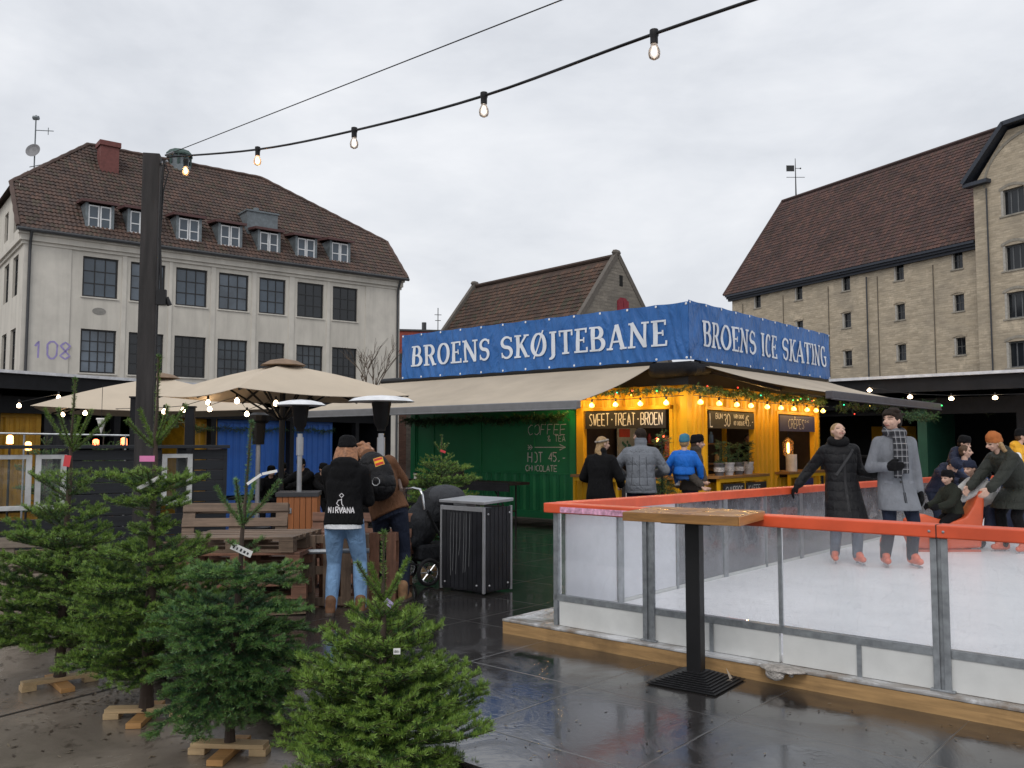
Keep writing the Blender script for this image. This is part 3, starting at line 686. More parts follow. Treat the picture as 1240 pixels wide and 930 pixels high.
# --- gabled stone house in the middle
MO = at(748, 311, 55); MRZ = R(-49); MZ = MO.z
mh = thing('gabled_stone_house', 'old gabled house with brown tiled roof and red shutter in its stone gable', 'building', (MO.x, MO.y, 0), MRZ)
LM = 14.5; HW = 6.2; PT = 1.28; ez = MZ - HW * PT
STN = brickmat('gable_stone', (.27, .24, .2), (.2, .18, .155), (.12, .11, .1), 1.3)
mb = MB(); mb.add([(0, -HW, 0), (0, HW, 0), (0, HW, ez), (0, 0, MZ + .1), (0, -HW, ez)], [(0, 1, 2, 3, 4)]); mb.add([(-LM, -HW, 0), (0, -HW, 0), (0, -HW, ez), (-LM, -HW, ez)], [(0, 1, 2, 3)]); mb.add([(-LM, -HW, 0), (-LM, HW, 0), (-LM, HW, ez), (-LM, 0, MZ), (-LM, -HW, ez)], [(0, 1, 2, 3, 4)]); mb.build('wall', STN, mh)
mb = MB(); sl3 = V((0, HW, HW * PT)); tiled(mb, (0, -HW, ez), (1, 0, 0), sl3, -LM, -.15, sl3.length, lambda u, v: True, .28, .36, 9)
mb.add([(-LM, -HW, ez - .04), (-.1, -HW, ez - .04), (-.1, 0, MZ - .04), (-LM, 0, MZ - .04)], [(0, 1, 2, 3)], 1); mb.add([(-LM, HW, ez - .04), (-.1, HW, ez - .04), (-.1, 0, MZ - .04), (-LM, 0, MZ - .04)], [(0, 1, 2, 3)], 1)
rf = mb.build('roof', TILE3, mh)
mb = MB(); mb.tube([(-LM, 0, MZ + .1), (-.1, 0, MZ + .1)], .14, 6); mb.build('ridge_tiles', TILE3[1], rf)
for x in (-.12, -LM - .05):
    mb = MB()
    for s in (-1, 1): mb.beam((x, s * HW * 1.02, ez + .02), (x, 0, MZ + .2), .32, .3)
    mb.ball((x, 0, MZ + .28), (.2, .42, .22), 8)
    mb.build('gable_coping', M('coping', (.13, .115, .1), .9), mh)
yy, zz = onx(754, 372, MO, MRZ); mb = MB(); mb.add([(.03, yy - .55, zz - .7), (.03, yy + .55, zz - .7), (.03, yy + .55, zz + .35), (.03, yy + .25, zz + .6), (.03, yy - .25, zz + .6), (.03, yy - .55, zz + .35)], [(0, 1, 2, 3, 4, 5)]); mb.span((0.001, yy - .5, zz - .7), (.08, yy - .02, zz + .4)); mb.span((0.001, yy + .02, zz - .7), (.08, yy + .5, zz + .4)); mb.build('shutter', M('shutter_red', (.24, .025, .04), .6), mh)
yy, zz = onx(752, 340, MO, MRZ); mb = MB(); mb.span((0, yy - .15, zz - .35), (.02, yy + .15, zz + .35)); mb.build('vent_slot', M('void_black', (.008, .008, .008), .9), mh)
# --- red house seen between
ro_ = at(500, 440, 74)
rh = thing('red_house', 'flat roofed red rendered house above a brick wall behind the banner', 'building', (ro_.x, ro_.y, 0), R(10))
mb = MB(); top = at(490, 401, 74).z; mb.span((-2.0, 0, at(490, 441, 74).z), (5, 6, top)); mb.build('wall', M('red_render', (.3, .07, .05), .85, dirt=.3), rh)
mb = MB(); mb.span((-2.0, -.05, 0), (5, 6, at(490, 441, 74).z - .01)); mb.build('brick_base', brickmat('red_brick', (.16, .085, .06), (.12, .065, .05), (.06, .04, .035)), rh)
mb = MB(); mb.span((-2.1, -.1, top), (5.1, 6.1, top + .15)); mb.tube([(1.0, 1, top), (1.0, 1, top + .9)], .2, 8); mb.tube([(2.2, 1, top), (2.2, 1, top + 2.2)], .04, 5); mb.tube([(1.9, 1, top + 1.6), (2.5, 1, top + 1.6)], .03, 5); mb.tube([(1.95, 1, top + 1.1), (2.45, 1, top + 1.1)], .03, 5); mb.build('roof', M('gutter_dark'), rh)
mb = MB(); mb.span((-1.4, -.06, at(490, 441, 74).z + .1), (-.7, .05, at(490, 441, 74).z + .9)); mb.build('window', GLASSD, rh)
# bare winter tree in front of the rendered building
def bare_tree(loc, H, seed):
    rn = random.Random(seed); t = thing('bare_tree', 'thin leafless tree in front of the rendered building', 'tree', loc)
    trunk = MB(); crown = MB()
    def grow(mb, p, d, L, r, lv):
        q = p + d * L; mid = p + d * L * .5 + V((rn.uniform(-.05, .05), rn.uniform(-.05, .05), 0)) * L
        mb.tube([p, mid, q], [r, r * .8, r * .6], 5 if lv < 2 else 3, cap=False)
        if lv >= 5: return
        for i in range(rn.choice((2, 3, 3))):
            a = rn.uniform(0, 6.28); s = rn.uniform(.25, .6); dd = (d + V((math.cos(a) * s, math.sin(a) * s, rn.uniform(.05, .3)))).normalized()
            grow(crown, p + d * L * rn.uniform(.55, 1), dd, L * rn.uniform(.6, .85), r * .62, lv + 1)
    grow(trunk, V((0, 0, 0)), V((0, 0, 1)), H * .35, .1, 0)
    b = M('twig_bark', (.1, .075, .055), .9); trunk.build('trunk', b, t); crown.build('crown', b, t)
p = at(452, 462, 36); bare_tree((p.x, p.y, 1.0), at(452, 405, 36).z - 1.2, 8)
# ------------------------------------------------------------------ open sheds around the square
TAR = M('black_timber', (.009, .0095, .012), .7, spec=.3, var=.3, bmp=.3, bscale=30)
SHW = M('roof_edge_white', (.62, .63, .66), .4)
def shed(name, label, a, b, depth, bulbs):
    """long open shed from a to b, its front towards the square"""
    a = V(a); b = V(b); d = b - a; L = d.length; rz = math.atan2(d.y, d.x)
    t = thing('open_shed', label, 'shed', (a.x, a.y, 0), rz); H = a.z
    mb = MB(); mb.span((-.3, -.35, H - .07), (L, depth, H)); mb.build('roof', SHW, t)
    mb = MB(); mb.span((-.3, -.25, H - .42), (L, -.05, H - .075)); mb.span((-.3, .5, H - .95), (L, .7, H - .55)); mb.span((-.3, -.04, H - .1), (L, depth, H - .075))
    for i in range(int(L / 1.0) + 1): mb.span((i * 1. - .05, -.04, H - .3), (i * 1. + .05, depth, H - .11))
    mb.build('beam', TAR, t)
    x = .4
    while x < L:
        mb = MB(); mb.span((x - .09, .501, 0), (x + .09, .699, H - .5)); mb.build('post', TAR, t); x += 3.1
    mb = MB(); mb.span((-.3, depth, 0), (L, depth + .1, H)); mb.span((-.35, 0, 0), (-.302, depth, H)); mb.span((L + .002, 0, 0), (L + .05, depth, H)); mb.build('wall', TAR, t)
    return t, rz, L
a, b = at(0, 446, 20), at(235, 461, 24.5); dd = (b - a)
tl, rzl, Ll = shed('open_shed', 'long black open shed with white roof edge below the rendered building', a - dd * 1.2, V((*(a + dd * 2.6).xy, a.z)), 6, 0)
a, b = at(1005, 460, 23.1), at(1240, 448, 20); b.z = a.z; dd = b - a
tr, rzr, Lr = shed('open_shed', 'black open shed with white roof edge below the brick warehouse', a - dd * .5, b + dd * 1.2, 6, 0)
# ------------------------------------------------------------------ people
SKIN = M('skin', (.52, .33, .25), .5, var=.08, scale=30); LIPS = M('lips', (.32, .12, .1), .45); EYE = M('eye_dark', (.03, .025, .022), .3)
def ik(a, tg, l1, l2, pole):
    d = tg - a; L = min(d.length, (l1 + l2) * .995); d.normalize()
    c = (l1 * l1 + L * L - l2 * l2) / (2 * l1 * L); c = max(-1, min(1, c)); h = l1 * math.sqrt(1 - c * c)
    p = pole - d * pole.dot(d)
    if p.length < 1e-5: p = V((0, 1, 0)) - d * d.y
    p.normalize()
    return a + d * (l1 * c) + p * h, a + d * L
def loft(mb, secs, n=20, mat=0):
    """secs: (centre, right, forward, rx, ry)"""
    vs = []
    for c, rt, fw, rx, ry in secs:
        for j in range(n):
            a = 2 * math.pi * j / n
            ca, sa = math.cos(a), math.sin(a)
            vs.append(V(c) + rt * (rx * math.copysign(abs(ca) ** .85, ca)) + fw * (ry * math.copysign(abs(sa) ** .85, sa)))
    k = len(secs); fs = [(i * n + j, i * n + (j + 1) % n, (i + 1) * n + (j + 1) % n, (i + 1) * n + j) for i in range(k - 1) for j in range(n)]
    fs += [tuple(range(n - 1, -1, -1)), tuple(range((k - 1) * n, k * n))]
    mb.add(vs, fs, mat)
def hand(mb, wr, d, palm, side, s, curl=.5, fat=1.0):
    """palm, four unequal bent fingers and a thumb; palm = direction the palm faces, side = direction of the thumb"""
    d = d.normalized(); palm = (palm - d * palm.dot(d)).normalized(); side = (side - d * side.dot(d)); side = (side - palm * side.dot(palm)).normalized()
    r = .052 * s * fat * 1.55
    for k in range(4):
        o = side * ((1.5 - k) * .105 * s); kn = wr + d * (.46 * s) + o; mb.cap(wr + d * .05 * s + o * .7, kn, r * 1.25, r * 1.2, 8)
        L = (.42, .48, .44, .34)[k] * s; p = kn; a = curl * (.9 + .1 * k)
        for j, q in enumerate((.45, .32, .25)):
            a2 = a * (.55 + j * .75); dd = d * math.cos(a2) + palm * math.sin(a2); e = p + dd * (L * q); mb.cap(p, e, r * (1 - .1 * j), r * (.92 - .1 * j), 8); p = e
    b = wr + d * .12 * s + side * .14 * s; m1 = b + d * .2 * s + side * .17 * s + palm * .06 * s; mb.cap(b, m1, r * 1.35, r * 1.1, 8); mb.cap(m1, m1 + d * .2 * s + palm * (.05 + .12 * curl) * s + side * .03 * s, r * 1.05, r * .85, 8)
def person(label, loc, face, H=1.72, group=None, lean=(0, 0), pelvis=(0, 0, 0), twist=0, feet=None, hands=None, elbows=None, curl=(.5, .5), head=(0, 0, 0), hk=.13, bulk=1.0,
           coat=None, hem=.0, coat_g=.022, flare=1.0, hood=None, collar=None, pants=None, pants_g=.012, shoe=None, shoe_h=.04, skates=None, gloves=None, hat=None, hat_rim=None, hat_h=.5, hair=None, hair_style='short',
           knees=None, scarf=None, smile=False, skin=None, sleeve=None, open_front=False, pom=None, palms=None, name='person'):
    root_loc = V(loc); skin = skin or SKIN
    UP = V((0, 0, 1)); k = hk * H; hs = .108 * H
    T = (Matrix.Rotation(R(lean[1]), 3, 'Y') @ Matrix.Rotation(R(lean[0]), 3, 'X') @ Matrix.Rotation(R(twist), 3, 'Z'))
    pv = V((0, 0, .53 * H)) + V(pelvis); rt = T @ V((1, 0, 0)); fw = T @ V((0, -1, 0)); up = T @ UP
    neck = pv + up * (.3 * H); shl = {s: pv + up * (.258 * H) + rt * (s * .098 * H * bulk) for s in (-1, 1)}
    Rh = T @ Matrix.Rotation(R(head[0]), 3, 'Z') @ Matrix.Rotation(R(head[1]), 3, 'X') @ Matrix.Rotation(R(head[2]), 3, 'Y')
    hc = neck + up * .02 * H + Rh @ V((0, -.12 * k, .60 * k))
    hp = {s: pv + V((s * .053 * H, 0, -.012 * H)) for s in (-1, 1)}
    feet = feet or ((-.075 * H, 0, .045 * H), (.075 * H, -.02 * H, .045 * H))
    hands = hands or ((-.165 * H, -.04 * H, .50 * H), (.165 * H, -.04 * H, .50 * H))
    elbows = elbows or ((-.5, .6, -.2), (.5, .6, -.2)); knees = knees or ((-.1, -1, 0), (.1, -1, 0))
    J = {}
    for i, s in ((0, -1), (1, 1)):
        J['el', s], J['wr', s] = ik(shl[s], V(hands[i]), .17 * H, .15 * H, V(elbows[i]))
        J['kn', s], J['an', s] = ik(hp[s], V(feet[i]), .245 * H, .245 * H, V(knees[i]))
    # body: one continuous skin
    b = MB()
    hv = lambda x, y, z: hc + Rh @ V((x * k, y * k, z * k))
    b.ball(hv(0, .04, .07), (.335 * k, .42 * k, .4 * k), 18, rot=Rh); b.ball(hv(0, -.07, -.13), (.265 * k, .3 * k, .33 * k), 16, rot=Rh); b.ball(hv(0, -.17, -.36), (.13 * k, .13 * k, .11 * k), 12, rot=Rh)
    b.cap(hv(0, -.36, .05), hv(0, -.46, -.1), .045 * k, .075 * k, 10); b.cap(hv(-.07, -.37, -.12), hv(.07, -.37, -.12), .045 * k, .045 * k, 8)
    b.cap(hv(-.09, -.35, -.235), hv(.09, -.35, -.235), .05 * k, .05 * k, 8)
    for s in (-1, 1):
        b.ball(hv(s * .35, .06, -.03), (.035 * k, .075 * k, .13 * k), 10, rot=Rh); b.ball(hv(s * .19, -.27, -.11), (.1 * k, .08 * k, .1 * k), 10, rot=Rh)
        b.cap(hv(s * .06, -.36, .12), hv(s * .22, -.3, .12), .05 * k, .05 * k, 8)
    b.cap(hc + Rh @ V((0, .06 * k, -.2 * k)), neck - up * .02 * H, .2 * k, .26 * k, 14)
    for s in (-1, 1): b.cap(neck - up * .012 * H, shl[s], .03 * H, .034 * H)
    loft(b, [(pv - up * .03 * H, rt, fw, .09 * H, .055 * H), (pv + up * .09 * H, rt, fw, .075 * H, .05 * H), (pv + up * .2 * H, rt, fw, .09 * H, .058 * H), (pv + up * .27 * H, rt, fw, .085 * H, .045 * H)])
    for i, s in ((0, -1), (1, 1)):
        b.cap(shl[s], J['el', s], .03 * H, .024 * H); b.cap(J['el', s], J['wr', s], .024 * H, .017 * H)
        b.cap(hp[s], J['kn', s], .045 * H, .03 * H); b.cap(J['kn', s], J['an', s], .031 * H, .02 * H); b.cap(J['an', s], J['an', s] + V((0, -.03 * H, -.018 * H)), .018 * H, .014 * H)
        fd = (J['wr', s] - J['el', s]).normalized(); pm = V(palms[i]) if palms else V((-s, 0, 0)); sd = V((0, -1, .2)) if not palms else V((0, -.3, 1))
        J['hd', s] = (fd, pm, sd)
        if not gloves: hand(b, J['wr', s], fd, pm, sd, hs, curl[i])
    vox = .0075 if not gloves else .01
    me = remesh(b, vox, 2)
    root = obj(name, me, [skin, LIPS, EYE, hair or EYE])
    Ri = Rh.transposed(); idx = []
    for p in me.polygons:
        q = Ri @ (p.center - hc) / k; m = 0
        if q.y < -.22 and abs(q.x) < .34:
            ax = abs(q.x)
            if abs(ax - .155) < (.07 if not smile else .08) and abs(q.z - .035) < (.03 if not smile else .013): m = 2
            elif abs(ax - .16) < .095 and .115 < q.z < .15: m = 3
            elif ax < .13 and -.265 < q.z < -.215: m = 1
        idx.append(m)
    me.polygons.foreach_set('material_index', idx)
    place(root, root_loc, R(face)); tag(root, label, 'person', group)
    def add(nm, mb, mat, vx=.013, it=3, lab=None):
        o = obj(nm, remesh(mb, vx, it), mat, root)
        if lab: o['label'] = lab
        return o
    out = {'root': root, 'J': J, 'hc': hc, 'Rh': Rh, 'k': k, 'shl': shl, 'pv': pv, 'T': T}
    # trousers
    if pants:
        b = MB(); g = pants_g
        loft(b, [(pv - up * .055 * H, rt, fw, .088 * H + g, .062 * H + g), (pv - up * .01 * H, rt, fw, .096 * H + g, .066 * H + g), (pv + up * .06 * H, rt, fw, .082 * H + g, .056 * H + g)])
        for s in (-1, 1):
            m_ = hp[s].lerp(J['kn', s], .5); b.cap(hp[s], m_, .054 * H + g, .045 * H + g); b.cap(m_, J['kn', s], .045 * H + g, .034 * H + g); cf = J['kn', s].lerp(J['an', s], .4)
            b.cap(J['kn', s], cf, .034 * H + g, .034 * H + g); b.cap(cf, J['an', s] + V((0, 0, .0 * H)), .034 * H + g, .027 * H + g)
            for t_ in (.62, .78, .92, .98): b.ball(J['kn', s].lerp(J['an', s], t_), (.027 * H + g * 1.25, .028 * H + g * 1.25, .008 * H), 12)
        out['pants'] = add('trousers', b, pants)
    # shoes / skates
    if shoe or skates:
        for i, s in ((0, -1), (1, 1)):
            b = MB(); an = J['an', s]; r = .026 * H; fd = V((s * .2, -1, 0)).normalized()
            b.cap(an + V((0, .02 * H, -.02 * H)), an + fd * .085 * H + V((0, 0, -.022 * H)), r, r * .85, 12); b.cap(an + V((0, .012 * H, -.01 * H)), an + V((0, .006 * H, shoe_h * H)), r * 1.15, r * 1.2, 12); b.cap(an + V((0, 0, .015 * H)), an + fd * .05 * H, r * 1.05, r * .85)
            so_ = add('skate' if skates else 'shoe', b, skates or shoe, .01, 2)
            m_ = MB()
            if skates:
                m_.beam(an + V((0, .04 * H, -.045 * H)) + V((0, 0, -.018)), an + fd * .11 * H + V((0, 0, -.045 * H - .018)), .006, .02); m_.beam(an + V((0, .01 * H, -.045 * H)), an + V((0, .01 * H, -.045 * H - .02)), .02, .03); m_.beam(an + fd * .07 * H + V((0, 0, -.045 * H)), an + fd * .07 * H + V((0, 0, -.065 * H - .0)), .02, .03)
                m_.build('blade', M('blade_steel', (.5, .5, .52), .25, 1), so_)
                m_ = MB(); m_.cap(an + V((0, 0, shoe_h * H * .7)) - fd * .0, an + V((0, 0, shoe_h * H * .7 + .004)), r * 1.36, r * 1.36, 12); m_.build('buckle', M('skate_dark', (.05, .03, .03), .5), so_)
            else:
                m_.cap(an + V((0, .022 * H, -.038 * H)), an + fd * .088 * H + V((0, 0, -.038 * H)), r * 1.05, r * .92, 10); m_.build('sole', M('sole_dark', (.06, .045, .035), .8), so_)
    # coat
    if coat:
        b = MB(); g = coat_g; secs = []
        kc = (J['kn', -1] + J['kn', 1]) / 2
        if hem > 0:
            ax = (kc - pv); n_ = 4
            for i in range(n_, 0, -1):
                f_ = hem * i / n_; c_ = pv + ax * f_; r2 = V((1, 0, 0)); f2 = V((0, -1, 0)); w_ = abs(J['kn', 1].x - J['kn', -1].x) * .5 * f_
                dd = abs(J['kn', 1].y - J['kn', -1].y) * .35 * f_
                secs.append((c_, r2, f2, (.1 + .022 * f_ * flare) * H + g + w_ * .2, (.078 + .024 * f_ * flare) * H + g + dd))
        else: secs.append((pv + up * hem * H, rt, fw, .1 * H + g, .074 * H + g))
        secs += [(pv + up * .03 * H, rt, fw, .097 * H * bulk + g, .07 * H * bulk + g), (pv + up * .1 * H, rt, fw, .087 * H * bulk + g, .066 * H * bulk + g), (pv + up * .19 * H, rt, fw, .098 * H * bulk + g, .07 * H * bulk + g), (pv + up * .25 * H, rt, fw, .1 * H * bulk + g, .06 * H * bulk + g), (pv + up * .29 * H, rt, fw, .066 * H + g, .045 * H + g), (neck + up * .012 * H, rt, fw, .034 * H + g, .034 * H + g)]
        loft(b, secs, 24)
        for s in (-1, 1):
            el, wr = J['el', s], J['wr', s]; m_ = shl[s].lerp(el, .5)
            b.cap(neck - up * .02 * H, shl[s], .034 * H + g * .5, .037 * H + g * .6); b.cap(shl[s], m_, .039 * H + g * .6, .032 * H + g * .65); b.cap(m_, el, .032 * H + g * .65, .029 * H + g * .65); b.cap(el, el.lerp(wr, .5), .029 * H + g * .65, .026 * H + g * .6); b.cap(el.lerp(wr, .5), el.lerp(wr, .96), .026 * H + g * .6, .022 * H + g * .5)
            for t_ in (.15, .85): b.ball(el.lerp(wr, t_), (.03 if t_ < .5 else .026) * H + g * .62, 10)
        if hood: b.ball(neck + up * .005 * H - fw * .03 * H, (.085 * H, .055 * H, .045 * H), 14, rot=T); b.ball(neck - up * .045 * H - fw * .052 * H, (.078 * H, .036 * H, .075 * H), 14, rot=T)
        if collar: b.cap(neck + up * .02 * H + fw * .005 * H, neck + up * collar * H, .042 * H + g * .3, .046 * H + g * .3, 16)
        out['coat'] = add('coat' if hem > .2 else 'jacket', b, coat, .012, 3)
    if gloves:
        for i, s in ((0, -1), (1, 1)):
            b = MB(); fd, pm, sd = J['hd', s]; hand(b, J['wr', s], fd, pm, sd, hs * 1.06, curl[i], 1.3); b.cap(J['wr', s] - fd * .02 * H, J['wr', s] + fd * .015 * H, .023 * H, .022 * H); add('glove', b, gloves, .008, 1)
    if scarf:
        b = MB(); n_ = 14; base = neck + up * .03 * H
        for i in range(n_):
            a, c = 2 * math.pi * i / n_, 2 * math.pi * (i + 1) / n_
            b.cap(base + rt * (.05 * H * math.cos(a)) + fw * (.05 * H * math.sin(a) + .008 * H) - up * (.018 * H * math.sin(a)), base + rt * (.05 * H * math.cos(c)) + fw * (.05 * H * math.sin(c) + .008 * H) - up * (.018 * H * math.sin(c)), .028 * H, .028 * H, 10)
        if scarf[1]:
            for s, L in ((-.25, .25), (.22, .22)):
                p0 = base + fw * .075 * H + rt * (s * .05 * H); p1 = p0 - up * .1 * H + fw * .03 * H + rt * s * .03 * H; p2 = pv + up * (.29 - L) * H + fw * (.098 * H + coat_g) + rt * s * .1 * H
                for o_ in (-.016, 0, .016): b.cap(p0 + rt * o_ * H, p1 + rt * o_ * H, .013 * H, .012 * H, 8); b.cap(p1 + rt * o_ * H, p2 + rt * o_ * H, .012 * H, .01 * H, 8)
        add('scarf', b, scarf[0], .01, 2)
    # hair and hats
    if hair:
        b = MB()
        b.ball(hv(0, .095, .12), (.375 * k, .41 * k, .395 * k), 18, rot=Rh); b.ball(hv(0, .2, -.1), (.33 * k, .27 * k, .3 * k), 14, rot=Rh)
        if hair_style == 'tousled':
            rn = random.Random(3)
            for i in range(34):
                a = rn.uniform(0, 6.28); e = rn.uniform(.15, 1.4); d_ = V((math.cos(a) * math.cos(e) * .4, math.sin(a) * math.cos(e) * .44 + .09, math.sin(e) * .44 + .15)); b.ball(hv(*d_), (.12 * k, .1 * k, .08 * k), 8)
            for x in (-.2, -.07, .07, .2): b.cap(hv(x, -.2, .45), hv(x * 1.15, -.36, .27), .09 * k, .06 * k, 8)
        if hair_style in ('long', 'pony'):
            w_ = .34 if hair_style == 'long' else .14; L = 1.25 if hair_style == 'long' else 1.0; rn = random.Random(int(H * 1000))
            bk = 1.0
            for i in range(9 if hair_style == 'long' else 5):
                x = -w_ + 2 * w_ * i / (8 if hair_style == 'long' else 4); p0 = hv(x, .34 - abs(x) * .5, -.05); p1 = hv(x * 1.25, .46 - abs(x) * .55, -.5); p2 = hc - up * (L * k * rn.uniform(.75, 1.05)) - fw * (.43 + .1 * rn.random()) * k + rt * x * 1.45 * k
                b.cap(p0, p1, .14 * k, .13 * k, 8); b.cap(p1, p2, .13 * k, .07 * k, 8)
        if hair_style == 'bun': b.ball(hv(0, .45, .28), .15 * k, 12)
        add('hair', b, hair, .009, 2)
    if hat:
        b = MB(); n_ = 22
        prof = [(1.0, .06), (1.05, .09), (1.07, .18), (1.05, .27), (1.0, .3), (1.0, .42), (.9, .52), (.7, .6), (.42, .52 + hat_h * .25), (.05, .54 + hat_h * .25)]
        rows = [[hv(.385 * r_ * math.cos(2 * math.pi * j / n_), .05 + .445 * r_ * math.sin(2 * math.pi * j / n_) - (.05 if z_ < .3 else 0) * 0, z_ + .1 * math.sin(2 * math.pi * j / n_) * -1 * (1 if z_ < .3 else .3)) for j in range(n_)] for r_, z_ in prof]
        b.grid(rows, 0, True); b.add(rows[-1], [tuple(range(n_))]); b.add(rows[0], [tuple(range(n_))])
        o = b.build('hat', hat, root, smooth=60)
        if pom: p_ = MB(); p_.ball(hv(0, .05, .78), .14 * k, 10); p_.build('pompom', pom, o, smooth=60)
    return out
# wardrobe
BLK = cloth('black_fabric', (.0065, .0065, .0075), spec=.15); BLKP = cloth('black_puffer', (.006, .006, .0075), .6, quilt=.11, spec=.25); NAVY = cloth('navy_fabric', (.02, .026, .05)); NAVYP = cloth('navy_puffer', (.012, .016, .036), .6, quilt=.12)
JEAN = cloth('light_jeans', (.17, .29, .47), var=.25); DJEAN = cloth('dark_jeans', (.012, .017, .034)); GJEAN = cloth('grey_jeans', (.09, .11, .15), var=.25)
GREYC = cloth('grey_wool', (.17, .18, .2), .95, fold=.35); GREYJ = cloth('grey_jacket', (.17, .185, .21), .8, quilt=.19); OLIVE = cloth('dark_olive_puffer', (.022, .025, .02), .6, quilt=.14); OLIVE2 = cloth('olive_jacket', (.017, .02, .014))
YELP = cloth('mustard_puffer', (.72, .37, .025), .6, quilt=.12); BLUEJ = cloth('bright_blue_jacket', (.012, .14, .56), .6, quilt=.2); TEAL = cloth('teal_knit', (.045, .17, .25)); RUST = cloth('rust_knit', (.37, .12, .035)); BRNJ = cloth('brown_jacket', (.13, .06, .03))
BRN2 = cloth('brown_sleeve', (.06, .05, .042)); TAN = M('tan_boot', (.21, .115, .055), .75, var=.35, scale=14); TANB = M('brown_boot', (.15, .07, .032), .75, var=.35, scale=14); SKO = M('skate_orange', (.62, .14, .075), .45); WSH = cloth('white_shirt', (.7, .71, .74)); LGR = cloth('pale_grey_fabric', (.42, .42, .41), var=.3)
HBL = M('hair_blonde', (.3, .19, .085), .55, var=.4, scale=40, bmp=.5, bscale=90); HBR = M('hair_brown', (.07, .04, .022), .65, spec=.3, var=.4, scale=40, bmp=.5, bscale=90); HDK = M('hair_dark', (.02, .013, .009), .7, spec=.2, var=.4, scale=40, bmp=.5, bscale=90); HAU = M('hair_auburn', (.27, .12, .055), .5, var=.4, scale=40, bmp=.5, bscale=90)
def plaid(name, a, b, c):
    m = bpy.data.materials.new(name); nt, nn, ln = nodes(m); p = nn['Principled BSDF']; sx = nn.new('ShaderNodeSeparateXYZ'); ln.new(coords(nt), sx.inputs[0])
    def st(o, per, wd): return mth(nt, 'LESS_THAN', mth(nt, 'FRACT', mth(nt, 'DIVIDE', o, per)), wd)
    s1 = mth(nt, 'ADD', mth(nt, 'MULTIPLY', st(sx.outputs[0], .055, .35), .5), mth(nt, 'MULTIPLY', st(sx.outputs[2], .075, .35), .5)); s2 = mth(nt, 'MAXIMUM', st(sx.outputs[0], .055, .1), st(sx.outputs[2], .075, .1))
    ln.new(mixc(nt, s2, mixc(nt, s1, a, b), c), p.inputs['Base Color']); p.inputs['Roughness'].default_value = .95; return m
PLD = plaid('plaid_scarf', (.015, .016, .02), (.07, .07, .08), (.26, .26, .27))
def bvh_of(o):
    me = o.data; return BVHTree.FromPolygons([v.co.copy() for v in me.vertices], [tuple(p.vertices) for p in me.polygons])
# couple between the fir trees and the kiosk
c = gnd(415, 744)
P1 = person('person in black hooded jacket, black beanie and light blue jeans, back to the camera', c, 178, 1.7, lean=(6, 0), head=(5, 12, 0), coat=BLK, hem=-.035, coat_g=.024, hood=1, bulk=.96, pants=JEAN, shoe=TANB, hat=BLK, hat_h=.35, hair=HAU, hair_style='long',
            hands=((-.1, -.36, 1.1), (.02, -.38, 1.14)), elbows=((-.5, .5, -.9), (.5, .4, -.9)), feet=((-.16, -.05, .076), (.1, .06, .076)))
mb = MB(); mb.M = Matrix.Rotation(R(180), 4, 'Z')
chalk(mb, 'NIRVANA', -.125, .13, .965, .055, -1, .17, jit=.35, seed=3)
for pts in ([(-.02, 1.03), (-.045, 1.055), (-.03, 1.085), (0, 1.09)], [(.0, 1.11), (.02, 1.13), (.0, 1.15), (-.02, 1.13), (0, 1.11)], [(.0, 1.1), (.005, 1.05), (.02, 1.03)], [(.02, 1.025), (.01, .99)]):
    L, Q = ribbon(pts, [.007] * len(pts)); mb.grid([[(a, -1, b) for a, b in L], [(a, -1, b) for a, b in Q]])
mb.M = None; drape(mb, bvh_of(P1['coat']), (0, -1, 0)); mb.build('lettering', M('print_white', (.72, .7, .72), .7), P1['coat'], fix=False)
mb = MB(); loft(mb, [(P1['pv'] + V((0, .01, -.085)), V((1, 0, 0)), V((0, -1, 0)), .182, .138), (P1['pv'] + V((0, .01, .02)), V((1, 0, 0)), V((0, -1, 0)), .176, .13)]); mb.build('shirt_hem', WSH, P1['root'], smooth=60)
c = gnd(476, 727)
P2 = person('person in brown jacket and dark jeans with a black backpack, leaning on their companion', c, 176, 1.78, lean=(10, 24), head=(-10, 30, 20), coat=BRNJ, hem=-.03, coat_g=.028, collar=.04, pants=DJEAN, shoe=TAN, shoe_h=.05, hair=HAU, hair_style='tousled',
            hands=((.1, -.5, 1.2), (.45, -.42, 1.2)), elbows=((-.8, .5, -.4), (.8, .4, -.5)), feet=((-.12, .08, .08), (.13, -.08, .08)), pelvis=(.05, 0, -.01))
# backpack worn by that person (carried: a thing of its own)
bp = thing('backpack', 'black backpack with a red and yellow flag patch on a back', 'backpack', c, R(176))
Tm = P2['T']; pc = P2['pv'] + Tm @ V((-.05, .225, .33))
mb = MB(); mb.ball(pc, (.185, .125, .27), 18, rot=Tm); mb.ball(pc + Tm @ V((0, .02, -.12)), (.18, .13, .15), 16, rot=Tm); mb.ball(pc + Tm @ V((0, .1, -.1)), (.14, .07, .12), 14, rot=Tm)
bag = obj('bag', remesh(mb, .013, 3), BLKP, bp)
for s in (-1, 1):
    mb = MB(); sh = P2['shl'][s]; pts = [pc + Tm @ V((s * .1, -.08, .12)), sh + Tm @ V((-s * .04, .05, .055)), sh + Tm @ V((-s * .02, -.13, .02)), sh + Tm @ V((s * .0, -.17, -.15)), pc + Tm @ V((s * .17, -.1, -.22))]; mb.tube(pts, .02, 6); mb.build('strap', M('strap_brown', (.13, .09, .075), .7), bp, smooth=60)
bb = bvh_of(bag)
mb = MB(); q = Tm
mb.M = None
